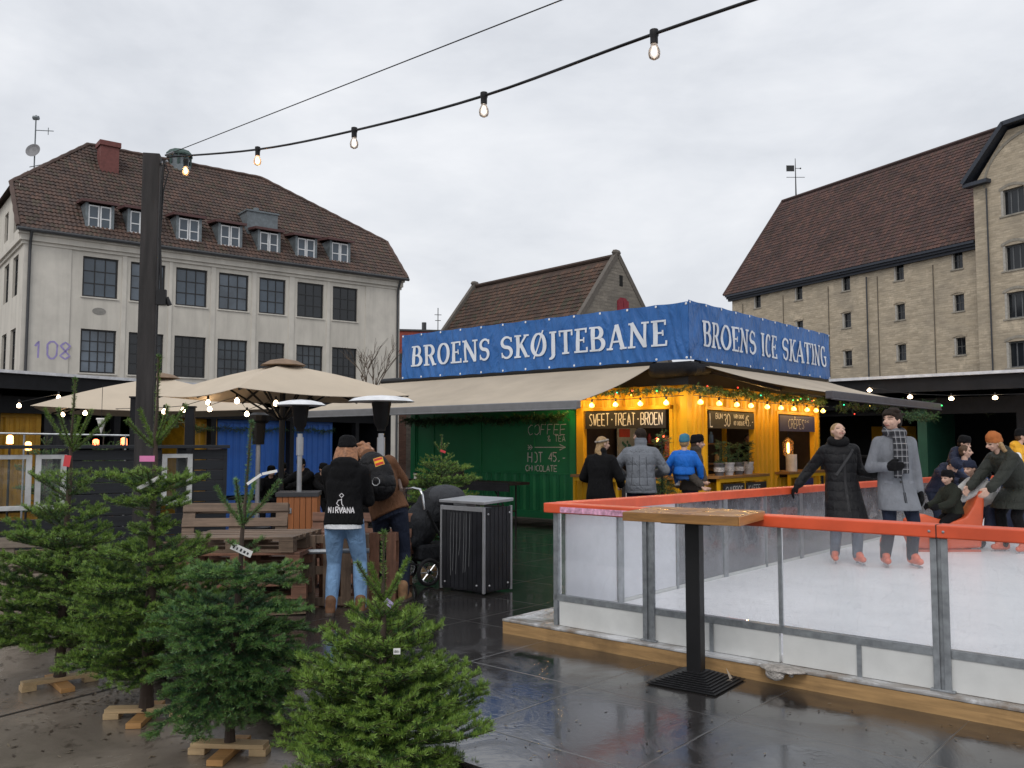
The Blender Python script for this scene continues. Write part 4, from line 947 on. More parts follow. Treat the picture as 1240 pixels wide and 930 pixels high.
def patch(dx0, dx1, z0, z1):
    m_ = MB(); n_ = 5
    m_.grid([[tuple(pc + Tm @ V((dx0 + (dx1 - dx0) * i / n_, 1.0, z0 + (z1 - z0) * j / n_))) for i in range(n_ + 1)] for j in range(n_ + 1)]); return m_
for z0, z1, cl in ((.07, .095, (.5, .03, .025)), (.095, .12, (.75, .42, .02)), (.12, .145, (.5, .03, .025))):
    m_ = patch(-.135, -.06, z0, z1); drape(m_, bb, Tm @ V((0, -1, 0)), .005); m_.build('flag_patch', M('patch%.2f' % cl[1], cl, .8), bag, fix=False)
mb = MB(); m_ = patch(-.142, -.053, .06, .155); drape(m_, bb, Tm @ V((0, -1, 0)), .002); m_.build('patch_border', M('patch_edge', (.6, .3, .05), .8), bag, fix=False)
mb = MB(); mb.tube([pc + Tm @ V((.04 * math.cos(a / 8 * 6.28) - .02, .2, .04 * math.sin(a / 8 * 6.28) - .1)) for a in range(9)], .006, 6); mb.build('ring', M('ring_steel', (.5, .5, .5), .3, 1), bp)
# queue at the yellow kiosk
c = at(727, 600, 13.0); c.z = 0
PW = person('person with fair hair in a light headband and long black coat at the kiosk', c, 150, 1.74, lean=(4, 0), head=(-35, 0, 0), coat=BLK, hem=.6, coat_g=.035, pants=DJEAN, shoe=BLK, hair=HBL, hair_style='pony', collar=.03, bulk=.95, hands=((-.2, -.3, 1.0), (.2, -.3, 1.05)))
mb = MB(); k_ = PW['k']; mb.tube([PW['hc'] + PW['Rh'] @ V((.39 * k_ * math.cos(a * .3142), (.1 + .42 * math.sin(a * .3142)) * k_, (.2 - .1 * math.sin(a * .3142)) * k_)) for a in range(21)], .055 * k_ * 1.2, 8); mb.build('headband', M('headband_pattern', (.3, .26, .22), .9, var=.8, scale=25), PW['root'], smooth=60)
c = at(776, 600, 13.3); c.z = 0
PJ = person('person with short dark hair in a grey padded jacket at the kiosk opening', c, 165, 1.87, head=(40, 0, 0), lean=(4, 0), coat=GREYJ, hem=.25, coat_g=.04, collar=.055, pants=DJEAN, shoe=BLK, hair=HDK, hands=((-.2, -.35, 1.15), (.24, -.25, 1.1)), elbows=((-.8, .5, -.3), (.9, .3, -.3)), bulk=1.05)
c = at(836, 600, 13.78); c.z = 0
PF = person('person in black beanie and brown jacket carrying a small child in blue', c, 74, 1.76, lean=(9, 0), head=(14, -6, 0), coat=BRN2, hem=.1, coat_g=.035, collar=.04, pants=DJEAN, shoe=BLK, hat=BLK, hat_h=.3, hair=HBR, hands=((-.43, -.2, .98), (-.34, -.26, .97)), elbows=((-.5, 1, -.2), (.2, -.6, -.6)), palms=((0, 0, 1), (0, 0, 1)), curl=(.9, .9))
c = at(829, 600, 13.45); c.z = .5
person('small child in bright blue jacket and teal knitted hat, carried on an arm', c, 172, 1.2, hk=.168, head=(-20, 5, 0), coat=BLUEJ, hem=.05, coat_g=.035, pants=cloth('kid_blue', (.03, .1, .3)), shoe=WSH, hat=TEAL, hat_h=.5, hair=HBL, feet=((-.09, -.24, .5), (.09, -.24, .5)), hands=((-.25, -.05, .6), (.22, -.16, .66)), elbows=((-.8, .4, -.5), (.8, .4, -.5)), knees=((-.3, -1, .5), (.3, -1, .5)), bulk=1.12)
# skaters
ICE = .17
c = at(1022, 675, 10.7); c.z = ICE + .02
PS = person('skater in long black quilted coat and big black scarf, laughing with head tilted back', c, -6, 1.7, lean=(-3, -3), head=(16, -16, 10), coat=BLKP, hem=.98, coat_g=.03, flare=.7, pants=GJEAN, skates=SKO, shoe_h=.1, hair=HBL, hair_style='bun', scarf=(BLK, False), gloves=BLK, smile=True, hood=1,
       hands=((-.5, .1, .92), (.40, -.05, 1.05)), elbows=((-.4, .5, -.6), (.4, .3, -.9)), feet=((-.1, .02, .1), (.13, -.1, .1)))
c = at(1087, 680, 10.48); c.z = ICE + .02
PM = person('skater in knee length grey wool coat with plaid scarf, head turned to the companion', c, -2, 1.82, hk=.14, head=(-62, -4, 0), coat=GREYC, hem=.72, coat_g=.02, flare=.7, pants=DJEAN, skates=SKO, shoe_h=.1, hair=HDK, hair_style='tousled', scarf=(PLD, True), gloves=BLK, smile=True, bulk=1.02,
       hands=((-.17, -.24, 1.16), (.27, -.03, .86)), elbows=((-.5, .4, -.9), (.35, .6, -.1)), feet=((-.14, .0, .1), (.15, -.05, .1)), collar=.02)
# child on the seal-shaped sled
c = at(1146, 640, 12.0); c.z = ICE
person('small child in dark olive jacket and black hat sitting on an orange seal sled', c, -72, 1.15, hk=.165, pelvis=(0, .12, -.11), lean=(6, 0), head=(0, 0, 0), coat=OLIVE2, hem=.05, coat_g=.035, collar=.03, pants=BLK, shoe=BLK, hat=BLK, hat_h=.1, hair=HDK, gloves=BLK, feet=((-.13, -.3, .12), (.13, -.26, .14)), hands=((-.1, -.2, .6), (.1, -.2, .6)), elbows=((-.4, .6, -.8), (.4, .6, -.8)), hood=1)
c = at(1192, 650, 12.15); c.z = ICE
person('child in navy hat with pale grey sleeves pushing the orange seal sled', c, -80, 1.32, hk=.15, lean=(38, 0), head=(10, -30, 0), coat=LGR, hem=-.02, coat_g=.03, pants=NAVY, pants_g=.03, skates=SKO, hat=NAVY, hat_h=.1, hair=HBR, gloves=BLK, hands=((-.15, -.55, .62), (.15, -.55, .62)), pelvis=(0, .12, -.05), feet=((-.1, .02, .07), (.1, .2, .07)))
c = at(1226, 655, 11.8); c.z = ICE
person('skater in long dark green padded coat and rust knitted hat bending over a child', c, -78, 1.72, lean=(36, 0), head=(-15, -18, 0), coat=OLIVE, hem=.8, coat_g=.045, hood=1, pants=BLK, skates=SKO, hat=RUST, hat_h=.8, hair=HBL, hair_style='long', hands=((-.18, -.62, .72), (.18, -.6, .72)), pelvis=(0, .16, -.02), elbows=((-.6, .5, -.4), (.6, .5, -.4)), feet=((-.12, -.02, .1), (.12, .1, .1)))
# people beyond the far rail
c = at(1153, 600, 14.6); c.z = .12
person('person in black beanie and dark navy hooded jacket watching beyond the rail', c, 35, 1.66, lean=(18, 0), head=(10, 0, 0), coat=NAVYP, hem=.1, hood=1, pants=DJEAN, shoe=BLK, hat=BLK, hat_h=.3, hair=HDK, gloves=BLK, hands=((-.2, -.45, 1.0), (.2, -.45, 1.0)))
c = at(1142, 600, 13.9); c.z = .1
person('child in navy hooded jacket leaning over the orange rail', c, 20, 1.45, hk=.145, lean=(35, 0), head=(0, 30, 0), coat=NAVYP, hem=.05, hood=1, pants=DJEAN, shoe=BLK, hat=NAVY, hat_h=.1, hair=HDK, gloves=BLK, hands=((-.2, -.5, .95), (.2, -.5, .9)), pelvis=(0, .15, 0))
c = at(1169, 600, 14.3); c.z = .12
person('bare headed child in blue jacket looking over the rail beside the navy jackets', c, 45, 1.46, hk=.145, head=(10, 0, 0), coat=cloth('mid_blue', (.03, .05, .11)), hem=.05, pants=DJEAN, shoe=BLK, hair=HBR, hands=((-.2, -.3, .9), (.2, -.3, .9)))
c = at(1232, 600, 15.6); c.z = .12
person('person in mustard yellow jacket and black cap beyond the rink', c, 55, 1.76, head=(15, 0, 0), lean=(6, 0), coat=YELP, hem=.1, hood=1, pants=DJEAN, shoe=BLK, hat=BLK, hat_h=.2, hair=HBR, hands=((-.25, -.35, 1.1), (.25, -.35, 1.1)), bulk=1.1)
c = at(1234, 640, 12.9); c.z = ICE
PH = person('child in white helmet and dark navy suit on the ice at the edge', c, -60, 1.26, hk=.165, head=(0, 5, 0), coat=NAVY, hem=.1, pants=NAVY, skates=SKO, hat=M('helmet_white', (.75, .76, .78), .3), hat_h=.15, hair=HDK, gloves=BLK)
# seated guests under the parasol (seen dark against the blue container)
for i, (px, d, lab, hat_) in enumerate(((342, 19.2, 'seated guest in dark hooded coat left of the parasol pole', None), (362, 18.6, 'seated guest in dark beanie right of the parasol pole', BLK), (392, 18.8, 'seated guest with dark hair beside the person in the black beanie', None), (327, 18.9, 'seated guest furthest from the kiosk in dark clothes', None))):
    c = at(px, 600, d); c.z = .05 if i == 1 else -.05 - .06 * (i == 3)
    person(lab, c, (20, -30, 40, 10)[i], 1.68, pelvis=(0, .2, -.42), lean=(10, 0), head=(10 * i - 10, 5, 0), coat=BLK, hem=.1, coat_g=.05, hood=1, pants=BLK, shoe=BLK, hat=hat_ or BLK, hat_h=.2, hair=HDK, gloves=BLK, feet=((-.1, -.42, .08), (.1, -.4, .08)), hands=((-.2, -.42, .68), (.2, -.42, .68)), bulk=1.1)
# seams, lapels and buttons sewn on the coats
def seam(P, name, paths, w_, mat, front=True, lift=.003):
    bv = bvh_of(P['coat'])
    for pts in paths:
        Q = []
        for a, b in zip(pts, pts[1:]):
            for k in range(6): Q.append((a[0] + (b[0] - a[0]) * k / 6, a[1] + (b[1] - a[1]) * k / 6))
        Q.append(pts[-1]); L, Rr = ribbon(Q, [w_] * len(Q)); y = -1 if front else 1
        m_ = MB(); m_.grid([[(a, y, b) for a, b in L], [(a, y, b) for a, b in Rr]]); drape(m_, bv, (0, 1 if front else -1, 0), lift); m_.build(name, mat, P['coat'], fix=False)
SEAMG = cloth('wool_shadow_grey', (.07, .075, .085), .95); LAP = cloth('grey_lapel', (.2, .21, .235), .95)
seam(PM, 'front_edge', [[(.01, 1.3), (.015, 1.0), (.018, .74)]], .014, SEAMG); seam(PM, 'vent', [[(.018, .86), (.014, .74)]], .03, cloth('coat_vent', (.02, .021, .024)))
seam(PM, 'lapel', [[(-.05, 1.5), (-.075, 1.38), (-.01, 1.2)], [(.06, 1.5), (.09, 1.38), (.03, 1.2)]], .05, LAP, lift=.006); seam(PM, 'pocket_flap', [[(-.17, .98), (-.09, .97)], [(.1, .97), (.18, .98)]], .03, LAP)
for z in (1.13, .98): seam(PM, 'button', [[(-.015, z), (.01, z)]], .026, M('button_dark', (.02, .018, .016), .4), lift=.008)
seam(PS, 'zip_placket', [[(0, 1.3), (0, 1.0), (0, .62)]], .03, cloth('placket_black', (.016, .016, .018), .5)); seam(PS, 'bag_strap', [[(.12, 1.36), (.0, 1.2), (-.1, 1.05)]], .03, M('strap_black', (.02, .02, .022), .4), lift=.008)
seam(PJ, 'back_seam', [[(0, 1.5), (0, 1.0)], [(-.1, 1.42), (-.12, 1.0)], [(.1, 1.42), (.12, 1.0)], [(-.2, 1.0), (.2, 1.0)]], .008, SEAMG, False)
# kiosk staff
c = site(-7.775 - 1.0, 13.758 + 4.45, .2)
person('kiosk worker with dark hair behind the crepe counter', c, -20, 1.66, head=(10, 20, 0), coat=BLK, hem=0, pants=BLK, shoe=BLK, hair=HDK, hair_style='short', hands=((-.2, -.3, 1.0), (.2, -.3, 1.0)))
# ------------------------------------------------------------------ fir trees
def needle_mat(name, col, col2):
    m = bpy.data.materials.new(name); nt, nn, ln = nodes(m); p = nn['Principled BSDF']
    f = noise(nt, coords(nt), 9, 3)
    ln.new(ramp(nt, f, [(.3, col), (.7, col2)]), p.inputs['Base Color']); p.inputs['Roughness'].default_value = .42; p.inputs['Specular IOR Level'].default_value = .45
    return m
ND = [needle_mat('needle_dark', (.018, .05, .016), (.03, .072, .02)), needle_mat('needle_mid', (.06, .138, .026), (.095, .185, .034)), needle_mat('needle_new', (.15, .25, .038), (.21, .33, .055))]
NDB = [needle_mat('needle_deep', (.018, .058, .024), (.03, .082, .032)), needle_mat('needle_cool', (.045, .125, .045), (.07, .165, .052)), needle_mat('needle_coolnew', (.105, .21, .052), (.15, .27, .065))]
TWIG = M('twig_brown', (.07, .07, .03), .8); TRUNKM = M('fir_trunk', (.06, .042, .032), .9, bmp=.6, bscale=25); SHOOT = M('shoot_olive', (.16, .14, .05), .8)
PLANK = wood('stand_plank', (.56, .4, .22), .6, .25, 0, .25); PLANKE = wood('stand_end', (.5, .27, .1), .6, .25, 0, .2)
def needles(segs, rng, dens, ln, wd, mats=3):
    """segs: (p0, p1, up, age 0 old..1 new, fill) -> needle quads around every twig segment"""
    P0 = np.array([s[0] for s in segs], float); P1 = np.array([s[1] for s in segs], float); UPV = np.array([s[2] for s in segs], float); AGE = np.array([s[3] for s in segs]); FI = np.array([s[4] for s in segs])
    D = P1 - P0; L = np.linalg.norm(D, axis=1); D /= L[:, None] + 1e-9
    n = np.maximum(1, (L * dens * FI).astype(int)); idx = np.repeat(np.arange(len(segs)), n); N = len(idx)
    t = rng.random(N); base = P0[idx] + (P1 - P0)[idx] * t[:, None]; d = D[idx]
    u = UPV[idx]; u = u - d * (u * d).sum(1)[:, None]; u /= np.linalg.norm(u, axis=1)[:, None] + 1e-9; s = np.cross(d, u)
    a = rng.normal(0, 1.05, N)                                      # mostly above and to the sides of the twig
    rad = u * np.cos(a)[:, None] + s * np.sin(a)[:, None]
    fwd = rng.uniform(.35, .95, N)
    nd = rad + d * fwd[:, None] + rng.normal(0, .12, (N, 3)); nd /= np.linalg.norm(nd, axis=1)[:, None]
    l = ln * rng.uniform(.55, 1.2, N); w = np.cross(nd, rad + rng.normal(0, .3, (N, 3))); w /= np.linalg.norm(w, axis=1)[:, None] + 1e-9; w *= wd / 2
    V4 = np.stack([base - w * .5, base + nd * (l * .55)[:, None] + w, base + nd * l[:, None], base + nd * (l * .55)[:, None] - w], 1).reshape(-1, 3)
    r = AGE[idx] + rng.normal(0, .2, N); mi = np.where(r > .72, 2, np.where(r > .36, 1, 0)).astype(np.int32)
    return V4, mi
def crown_mesh(name, segs, rng, dens, ln, wd, mats, parent, twigs):
    V4, mi = needles(segs, rng, dens, ln, wd)
    tw = MB()
    for p, q, r in twigs: tw.tube([p, q], [r, r * .7], 4, cap=False)
    tv = np.array(tw.v, float).reshape(-1, 3); nq = len(mi); tf = np.array(tw.f, np.int32).reshape(-1, 4) + len(V4)
    faces = np.concatenate([np.arange(nq * 4, dtype=np.int32).reshape(-1, 4), tf]); vs = np.concatenate([V4, tv])
    me = bpy.data.meshes.new(name); me.vertices.add(len(vs)); me.vertices.foreach_set('co', vs.astype(np.float32).ravel())
    me.loops.add(faces.size); me.loops.foreach_set('vertex_index', faces.ravel()); me.polygons.add(len(faces))
    me.polygons.foreach_set('loop_start', np.arange(len(faces), dtype=np.int32) * 4)
    me.polygons.foreach_set('material_index', np.concatenate([mi, np.full(len(tf), 3, np.int32)])); me.update(calc_edges=True); me.validate()
    for m in mats + [TWIG]: me.materials.append(m)
    o = bpy.data.objects.new(name, me); COL.objects.link(o); o.parent = parent
    return o
def fir(label, loc, H, whorls, leader, seed, mats=ND, dens=1200, ln=.028, wd=.0028, droop=.0, rz=0, spread=1.0, stand=True, stand_rz=0, trunk_r=.035, fan=1.0, fresh=0., name='fir_tree', lean=(0, 0), pl=.42, group='fir trees for sale on wooden stands'):
    """whorls: (height, branches, length, elevation deg, fullness)"""
    rng = np.random.default_rng(seed); rn = random.Random(seed)
    t = thing(name, label, 'fir tree', loc, rz, group)
    segs = []; twigs = []
    def shoot(p, d, L, up, lv, age, full, curve=0.):
        """one shoot with its side shoots in a flat fan"""
        k = max(2, int(L / .055)); q = V(p); dd = V(d); path = [q.copy()]
        for i in range(k):
            dd = (dd + V((0, 0, curve / k)) + V((rn.uniform(-.05, .05), rn.uniform(-.05, .05), rn.uniform(-.04, .04)))).normalized()
            n_ = q + dd * (L / k); f_ = i / k
            bare = .25 if (lv == 0 and f_ < .22) else 1
            segs.append((tuple(q), tuple(n_), tuple(up), (.72 if (1 - f_) * L < .1 else .26) + age * .3 - .06 + fresh, full * bare)); twigs.append((q.copy(), n_.copy(), max(.0016, (.0075 - .0045 * f_) * min(1.4, L / .5) if lv == 0 else .0028)))
            q = n_; path.append(q.copy())
        if lv >= 2 or L < .09: return
        side = dd.cross(up); side = side.normalized() if side.length > .01 else V((1, 0, 0))
        step = (.085, .085, .08)[lv]
        s = step * (1.2 if lv == 0 else .8) + rn.uniform(0, .03); sg = rn.choice((-1, 1))
        while s < L - .02:
            i = min(k - 1, int(s / L * k)); b = path[i].lerp(path[i + 1], s / L * k - i); dl = (path[i + 1] - path[i]).normalized()
            for sgn in ((-1, 1) if lv == 0 else (sg,)):
                a = R(rn.uniform(36, 58)); cl = (L - s) * rn.uniform(.5, .72) * fan + .035; cl = min(cl, (.36, .15, .09)[lv])
                if lv == 0 and s < L * .2: cl *= .5
                cd = (dl * math.cos(a) + side * sgn * math.sin(a) + up * rn.uniform(-.05, .3)).normalized()
                shoot(b, cd, cl, up, lv + 1, age + (s / L) * .3 - .02 + .12 * lv, full, curve * .5)
            sg = -sg; s += step * rn.uniform(.8, 1.25)
    tp = MB(); tip = V((lean[0], lean[1], H)); P = lambda z: V((lean[0] * (z / H) ** 1.5, lean[1] * (z / H) ** 1.5, z))
    ks = 14; zs = [H * i / ks for i in range(ks + 1)]
    tp.tube([P(z) + V((rn.uniform(-.004, .004), rn.uniform(-.004, .004), 0)) for z in zs], [max(.0055, trunk_r * (1 - z / H) ** .8) for z in zs], 10)
    tp.build('trunk', TRUNKM, t, smooth=60)
    # leader with its thin cover of needles
    z0 = whorls[0][0]; k = 12
    for i in range(k):
        a, b = P(z0 + (H - z0) * i / k), P(z0 + (H - z0) * (i + 1) / k); segs.append((tuple(a), tuple(b), (rn.uniform(-1, 1), rn.uniform(-1, 1), .01), .72, leader * 1.7)); segs.append((tuple(a), tuple(b), (rn.uniform(-1, 1), rn.uniform(-1, 1), .01), .72, leader * 1.7)); twigs.append((a, b, .0075))
    for a_ in range(5):
        aa = a_ * 1.257; segs.append((tuple(P(H - .006)), tuple(P(H + .0) + V((.012 * math.cos(aa), .012 * math.sin(aa), .004))), (0, 0, 1), .4, 1.2)); twigs.append((P(H - .012), P(H) + V((.012 * math.cos(aa), .012 * math.sin(aa), .004)), .006))
    for wi, (z, n, L, e, full) in enumerate(whorls):
        a0 = rn.uniform(0, 6.28); n = n + (2 if wi > 2 else 0)
        for j in range(n):
            a = a0 + 6.283 * j / n + rn.uniform(-.22, .22); l = L * rn.uniform(.82, 1.12); ee = R(e + rn.uniform(-7, 7)); o = P(z + rn.uniform(-.02, .02))
            d = V((math.cos(a) * math.cos(ee), math.sin(a) * math.cos(ee), math.sin(ee))); up = V((-math.cos(a) * math.sin(ee), -math.sin(a) * math.sin(ee), math.cos(ee)))
            if wi == 0: # last year's buds: bare single shoots
                kk = 6; q = o.copy(); dd = d.copy()
                for i in range(kk):
                    dd = (dd + V((0, 0, .06))).normalized(); n_ = q + dd * (l / kk)
                    segs.append((tuple(q), tuple(n_), tuple(up), .8, full * 1.5)); segs.append((tuple(q), tuple(n_), tuple(-up), .7, full)); twigs.append((q.copy(), n_.copy(), .006)); q = n_
                continue
            shoot(o, d, l, up, 0 if wi > 1 or L > .25 else 1, .12 if wi > 2 else .34, full, droop + .22)
        if wi and wi < len(whorls):                               # small twigs on the trunk between the whorls
            zn = whorls[wi + 1][0] if wi + 1 < len(whorls) else z - .1
            for j in range(int(9 * full) + 1):
                a = rn.uniform(0, 6.28); zz = z - (z - zn) * rn.random(); l = min(L * .6, .22) * rn.uniform(.5, 1.2); d = V((math.cos(a), math.sin(a), rn.uniform(0, .5))).normalized()
                shoot(P(zz), d, l, V((0, 0, 1)), 1, .2, full, .1)
    o = crown_mesh('crown', segs, rng, dens, ln, wd, mats, t, twigs)
    if stand:
        st = MB(); st.M = Matrix.Rotation(stand_rz, 4, 'Z')
        st.box((0, 0, .052), (2 * pl * .6, .095, .028)); st.box((-pl * .5, 0, .019), (.1, .095, .038), 0); st.box((pl * .5, 0, .019), (.1, .095, .038), 0)
        so_ = st.build('stand', PLANK, t, bevel=.003)
        s2 = MB(); s2.M = Matrix.Rotation(stand_rz + R(90), 4, 'Z'); s2.box((0, 0, .018), (2 * pl * .6, .095, .034)); s2.build('plank', PLANKE, so_, bevel=.003)
        s2 = MB(); s2.cap((0, 0, .05), (0, 0, .12), trunk_r * 1.15, trunk_r, 10); s2.build('stump', TRUNKM, so_)
    return t
def label_tag(tree, p, w_, h_, mat, rz=0, tilt=0, text=True):
    tg = MB(); tg.M = Matrix.Translation(p) @ Matrix.Rotation(rz, 4, 'Z') @ Matrix.Rotation(tilt, 4, 'Y')
    tg.box((0, 0, 0), (w_, .002, h_)); o = tg.build('price_tag', mat, tree)
    if text:
        tx = MB(); tx.M = tg.M; rn = random.Random(int(w_ * 9999))
        for i in range(5): tx.span((-w_ * .4 + i * w_ * .17, -.0022, -h_ * .25), (-w_ * .4 + i * w_ * .17 + w_ * rn.uniform(.04, .12), -.0015, h_ * rn.uniform(.05, .3)))
        tx.build('print', M('ink_black', (.03, .03, .035), .8), o)
TAGW = M('tag_white', (.75, .75, .74), .6); TAGP = M('tag_pink', (.72, .22, .45), .6); TAGR = M('tag_red', (.6, .05, .06), .6)
Z0 = -.17
# 1: tallest on the left
p = gnd(72, 830, Z0)
f1 = fir('tall fir tree with red tag and bare leader, leftmost of those on wooden stands', p, 2.27, [(1.74, 5, .36, 44, .75), (1.4, 5, .32, 30, .8), (1.16, 5, .38, 20, .9), (.98, 6, .5, 14, 1), (.82, 6, .62, 9, 1), (.66, 7, .74, 5, 1), (.5, 7, .8, 0, 1), (.36, 6, .76, -3, 1)], .45, 21, lean=(.04, 0), stand_rz=R(40), trunk_r=.04)
label_tag(f1, (.03, -.06, 1.66), .05, .085, TAGR, 0, R(8), False); label_tag(f1, (-.02, -.1, 1.08), .09, .03, TAGW)
# 2
p = gnd(177, 868, Z0)
f2 = fir('tall bushy fir tree with a pink tag, in front of the dark timber pole', p, 2.37, [(1.78, 5, .3, 42, .8), (1.47, 7, .36, 14, 1.1), (1.36, 6, .28, 4, 1.1), (1.16, 4, .2, 16, 1), (1.0, 7, .44, 8, 1.05), (.84, 7, .54, 3, 1.05), (.68, 8, .6, 0, 1.05), (.52, 8, .64, -4, 1.05), (.38, 7, .58, -8, 1.05)], .4, 32, lean=(.02, 0), stand_rz=R(5), trunk_r=.045)
label_tag(f2, (.0, -.1, 1.69), .1, .038, TAGP, 0, 0, False); label_tag(f2, (.02, -.12, 1.53), .16, .025, TAGW, 0, R(-28), False)
# 3
p = gnd(278, 912, Z0)
f3 = fir('fir tree with thin bare top, white printed tag and drooping bluish green skirt', p, 1.91, [(1.31, 4, .34, 36, .85), (1.15, 3, .15, 25, .8), (1.0, 8, .38, 2, 1.2), (.81, 7, .47, 2, 1.1), (.72, 8, .47, -10, 1.1), (.62, 8, .5, -18, 1.1), (.5, 8, .52, -24, 1.1), (.4, 8, .44, -26, 1.1), (.31, 6, .3, -22, 1)], .4, 43, mats=NDB, lean=(.09, 0), stand_rz=R(-4), trunk_r=.03, ln=.027, droop=-.2, pl=.36)
label_tag(f3, (.06, -.05, 1.17), .13, .04, TAGW, 0, R(24)); label_tag(f3, (.12, -.03, 1.58), .1, .016, TAGW, 0, R(-35), False); label_tag(f3, (.21, -.03, 1.62), .09, .016, TAGW, 0, R(-12), False)
# 4: front
p = gnd(462, 952, Z0)
f4 = fir('low wide fir tree with fresh light green shoots, nearest to the glossy dark paving', p, 1.31, [(.95, 4, .25, 40, 1.1), (.86, 5, .17, 34, 1.1), (.75, 6, .27, 24, 1.1), (.64, 7, .35, 19, 1.1), (.53, 7, .43, 14, 1.1), (.43, 8, .51, 9, 1.1), (.33, 8, .59, 4, 1.1), (.24, 8, .63, -3, 1.1), (.16, 6, .5, -8, 1)], .45, 54, stand_rz=R(30), trunk_r=.035, pl=.3, fresh=.1)
label_tag(f4, (.1, -.2, .74), .035, .03, TAGW); label_tag(f4, (.035, -.03, .95), .05, .03, M('tag_lilac', (.5, .42, .7), .6), 0, R(40))
# fir by the green container
p = gnd(534, 692)
f5 = fir('fir tree with red tag standing against the green container behind the stroller', p, 1.72, [(1.5, 4, .16, 42, .9), (1.36, 5, .22, 25, 1), (1.2, 7, .42, 15, 1.1), (1.02, 8, .52, 8, 1.1), (.84, 8, .6, 4, 1.1), (.66, 8, .64, 0, 1.1), (.48, 8, .64, -4, 1.1), (.3, 7, .55, -6, 1)], .45, 65, dens=420, wd=.0045, stand=True, stand_rz=R(20), trunk_r=.03, group=None)
label_tag(f5, (0.02, -.05, 1.52), .07, .03, TAGR, 0, R(20), False)
# potted little firs on the counter and garlands reuse the same twig maker
def twiggy(name, path, rad, seed, mats, parent, dens=200, ln=.03, wd=.006, per=26, hang=.3):
    rng = np.random.default_rng(seed); rn = random.Random(seed); segs = []; twigs = []
    path = [V(p) for p in path]
    for a, b in zip(path, path[1:]):
        L = (b - a).length; twigs.append((a, b, .008))
        for i in range(int(L * per) + 1):
            p = a.lerp(b, rn.random()); th = rn.uniform(0, 6.28); d = V((math.cos(th), math.sin(th), rn.uniform(-1 - hang, .8))).normalized(); l = rad * rn.uniform(.5, 1.1)
            segs.append((tuple(p), tuple(p + d * l), (rn.uniform(-1, 1), rn.uniform(-1, 1), .5), rn.uniform(0, .6), 1.0)); twigs.append((p, p + d * l, .003))
    return crown_mesh(name, segs, rng, dens, ln, wd, mats, parent, twigs)
# ------------------------------------------------------------------ kiosk of shipping containers
KC = V((3.1, 15.5, 0)); KS = (-7.775, 13.758)
def kthing(name, label, cat, x, y, z, rz=0, group=None):
    p = KC + E1 * x + E2 * y; return thing(name, label, cat, (p.x, p.y, z), SA + rz, group)
YEL = M('container_yellow', (.78, .43, .01), .5, var=.1, scale=1.5, dirt=.3, spec=.4); GRN = M('container_green', (.01, .2, .075), .45, var=.12, scale=1.2, dirt=.25, spec=.4); BLU = M('container_blue', (.02, .13, .5), .5, var=.1, scale=1.2, dirt=.3)
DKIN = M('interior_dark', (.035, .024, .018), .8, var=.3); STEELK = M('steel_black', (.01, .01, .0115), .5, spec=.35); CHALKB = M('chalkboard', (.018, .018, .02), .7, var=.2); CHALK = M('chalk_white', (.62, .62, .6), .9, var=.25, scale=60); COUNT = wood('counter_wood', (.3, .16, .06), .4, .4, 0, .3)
rz90 = Matrix.Rotation(R(90), 4, 'Z')       # maps +x to +y: the kiosk's right face
yk = kthing('yellow_container', 'yellow shipping container turned into a stall with serving hatches and counters', 'container', 0, 0, 0)
B0, T0 = .12, 2.9
LOa, LOb = -2.28, -.36; R1 = (.72, 2.63); R2 = (3.8, 5.7); CT = 1.03; OT = 2.24
mb = MB()
for x, y in ((-.14, .0), (-2.44, 0), (-.14, 5.92), (-2.44, 5.92)): mb.span((x, y, B0), (x + .14, y + .14, T0))
mb.span((-2.3, .0, T0 - .1), (-.14, .12, T0 - .002)); mb.span((-.12, .14, T0 - .1), (0, 5.92, T0 - .002)); mb.span((-2.3, .0, B0), (-.14, .12, B0 + .15)); mb.span((-.12, .14, B0), (0, 5.92, B0 + .15))
mb.span((-2.3, -.012, OT), (-.34, .1, OT + .07)); mb.span((LOb, -.012, .9), (LOb + .07, .1, OT)); mb.span((-2.3, -.012, .9), (LOa + .02, .1, OT))
for a, b in (R1, R2): mb.span((-.1, a - .07, OT), (.012, b + .07, OT + .07)); mb.span((-.1, a - .07, .9), (.012, a, OT)); mb.span((-.1, b, .9), (.012, b + .07, OT))
mb.build('frame', YEL, yk, bevel=.006)
mb = MB()
corrugated(mb, -2.3, -.14, OT + .07, T0 - .1, .02); corrugated(mb, LOb + .07, -.14, B0 + .15, OT + .07, .02, .11); corrugated(mb, -2.3, LOb + .07, B0 + .15, .9, .02)
mb.M = rz90
corrugated(mb, .14, 5.92, OT + .07, T0 - .1, .02); corrugated(mb, .14, R1[0] - .07, B0 + .15, OT + .07, .02, .18); corrugated(mb, R1[1] + .07, R2[0] - .07, B0 + .15, OT + .07, .02, .21); corrugated(mb, R2[1] + .07, 5.92, B0 + .15, OT + .07, .02, .15)
corrugated(mb, R1[0] - .07, R1[1] + .07, B0 + .15, .9, .02); corrugated(mb, R2[0] - .07, R2[1] + .07, B0 + .15, .9, .02); mb.M = None
mb.build('wall', YEL, yk)
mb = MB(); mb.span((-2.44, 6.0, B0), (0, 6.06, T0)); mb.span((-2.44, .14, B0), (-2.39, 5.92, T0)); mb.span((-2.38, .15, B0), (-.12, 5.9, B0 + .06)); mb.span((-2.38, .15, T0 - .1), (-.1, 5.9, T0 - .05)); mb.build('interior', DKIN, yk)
mb = MB(); mb.span((-2.42, .12, T0 - .04), (-.02, 6.0, T0 + .02)); mb.build('roof', STEELK, yk)
